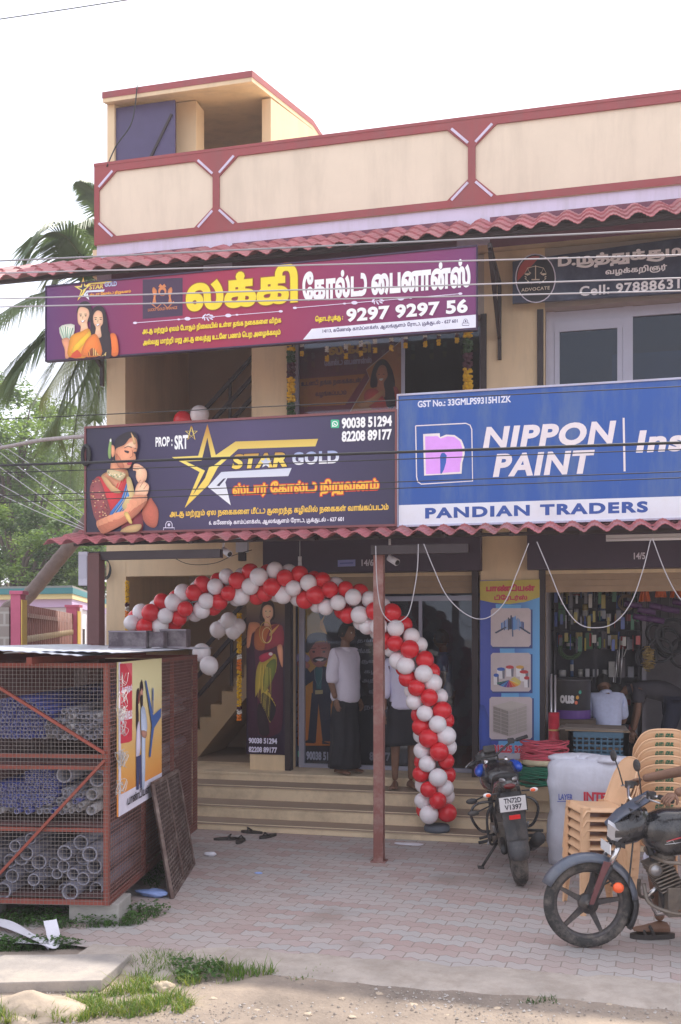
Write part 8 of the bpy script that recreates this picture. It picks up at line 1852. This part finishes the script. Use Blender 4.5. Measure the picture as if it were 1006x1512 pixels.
def frond(pts, k, Ll=.95, dens=115, m=None):
    pts = [hub] + [onD(x, y, d) for x, y, d in pts]; P = catmull(pts, 10, False); mb = MB(); m = m or pg_[k % 3]; mb.tube(P, [.03 * (1 - .85 * i / len(P)) for i in range(len(P))], 5, pg_[2]); N_ = len(P)
    for j in range(dens):
        t = .1 + .9 * j / dens; f_ = t * (N_ - 1); i = min(int(f_), N_ - 2); p = P[i].lerp(P[i + 1], f_ - i); d = (P[i + 1] - P[i]).normalized(); sd = d.cross(Vector((0, 0, 1))); sd = sd.normalized() if sd.length > .05 else Vector((1, 0, 0)); up_ = sd.cross(d)
        L = Ll * math.sin(PI * (.12 + .83 * t)) ** .7 * rpm.uniform(.85, 1.1)
        for s in (-1, 1):
            v = (sd * s * .75 + d * .55 + up_ * .1).normalized(); q1 = p + v * L * .5 + Vector((0, 0, -L * .10)); q2 = p + v * L * .9 + Vector((0, 0, -L * .45)); w_ = d * .011 + Vector((0, 0, .004)); mb.add([p - w_, p + w_, q1 + w_, q1 - w_, q2], [(0, 1, 2, 3), (3, 2, 4)], m)
    mb.build('frond', None, RPm, recalc=False)
frond([(150, 350, 16.6), (110, 335, 16.2), (62, 365, 15.8)], 1); frond([(158, 340, 17.2), (146, 290, 17), (118, 268, 16.8)], 1, .6); frond([(120, 420, 16.2), (60, 435, 15.6), (5, 462, 15.2), (-30, 500, 15)], 0, 1.5, 150); frond([(130, 450, 16.6), (80, 480, 16.2), (25, 535, 16), (-10, 590, 16)], 1, 1.0)
frond([(150, 480, 16.5), (118, 530, 16), (90, 600, 15.8), (82, 650, 15.8)], 0, 1.3, 140); frond([(160, 490, 16.8), (130, 550, 16.5), (110, 640, 16.3), (104, 720, 16.2)], 1, 1.2, 140); frond([(168, 500, 16.4), (150, 560, 16), (140, 620, 15.8)], 1, .8); frond([(140, 395, 16.4), (110, 380, 16), (85, 400, 15.8), (70, 440, 15.7)], 2, .7)
frond([(165, 520, 17.5), (135, 600, 17.6), (120, 680, 17.7), (112, 745, 17.7)], 2, .8); frond([(200, 380, 17.6), (240, 350, 18), (280, 400, 18.3)], 0); frond([(190, 480, 17.8), (230, 540, 18.2), (250, 620, 18.4)], 1); frond([(185, 350, 17.8), (200, 300, 18.2), (220, 290, 18.5)], 0)
frond([(130, 470, 15.9), (70, 500, 15.4), (20, 560, 15.2)], 1, 1.3, 140); frond([(150, 500, 16.2), (125, 560, 15.8), (70, 640, 15.6)], 0, 1.2, 140); frond([(135, 400, 16), (100, 352, 15.6), (70, 345, 15.4), (40, 375, 15.3)], 1, 1.0, 140); frond([(155, 470, 16.9), (120, 500, 17), (60, 590, 17)], 2, 1.1, 120)
tree('dense dark tree far back filling the gap left of the building', gpos(90, 45), 7, (0, 0, 6.2), (5.5, 3, 3.6), 190, .18, 120, 41, mats=(1, 1, 2))
# ---------------------------------------------------------------- pale haze of the distance, added also to lift the dark tones
hz = MB().box(-60, 60, -30, 75, -2, 16).build('haze'); tag(hz, kind='stuff')
hm = bpy.data.materials.new('haze'); hm.use_nodes = True; t_ = hm.node_tree
for n_ in list(t_.nodes):
    if n_.type == 'BSDF_PRINCIPLED': t_.nodes.remove(n_)
pv_ = t_.nodes.new('ShaderNodeVolumePrincipled'); pv_.inputs['Color'].default_value = (.93, .91, .96, 1); pv_.inputs['Density'].default_value = .0026; pv_.inputs['Anisotropy'].default_value = .35
t_.links.new(pv_.outputs[0], [n_ for n_ in t_.nodes if n_.type == 'OUTPUT_MATERIAL'][0].inputs['Volume']); hz.data.materials.append(hm)
bpy.data.objects.remove(_to); bpy.data.curves.remove(_tc)
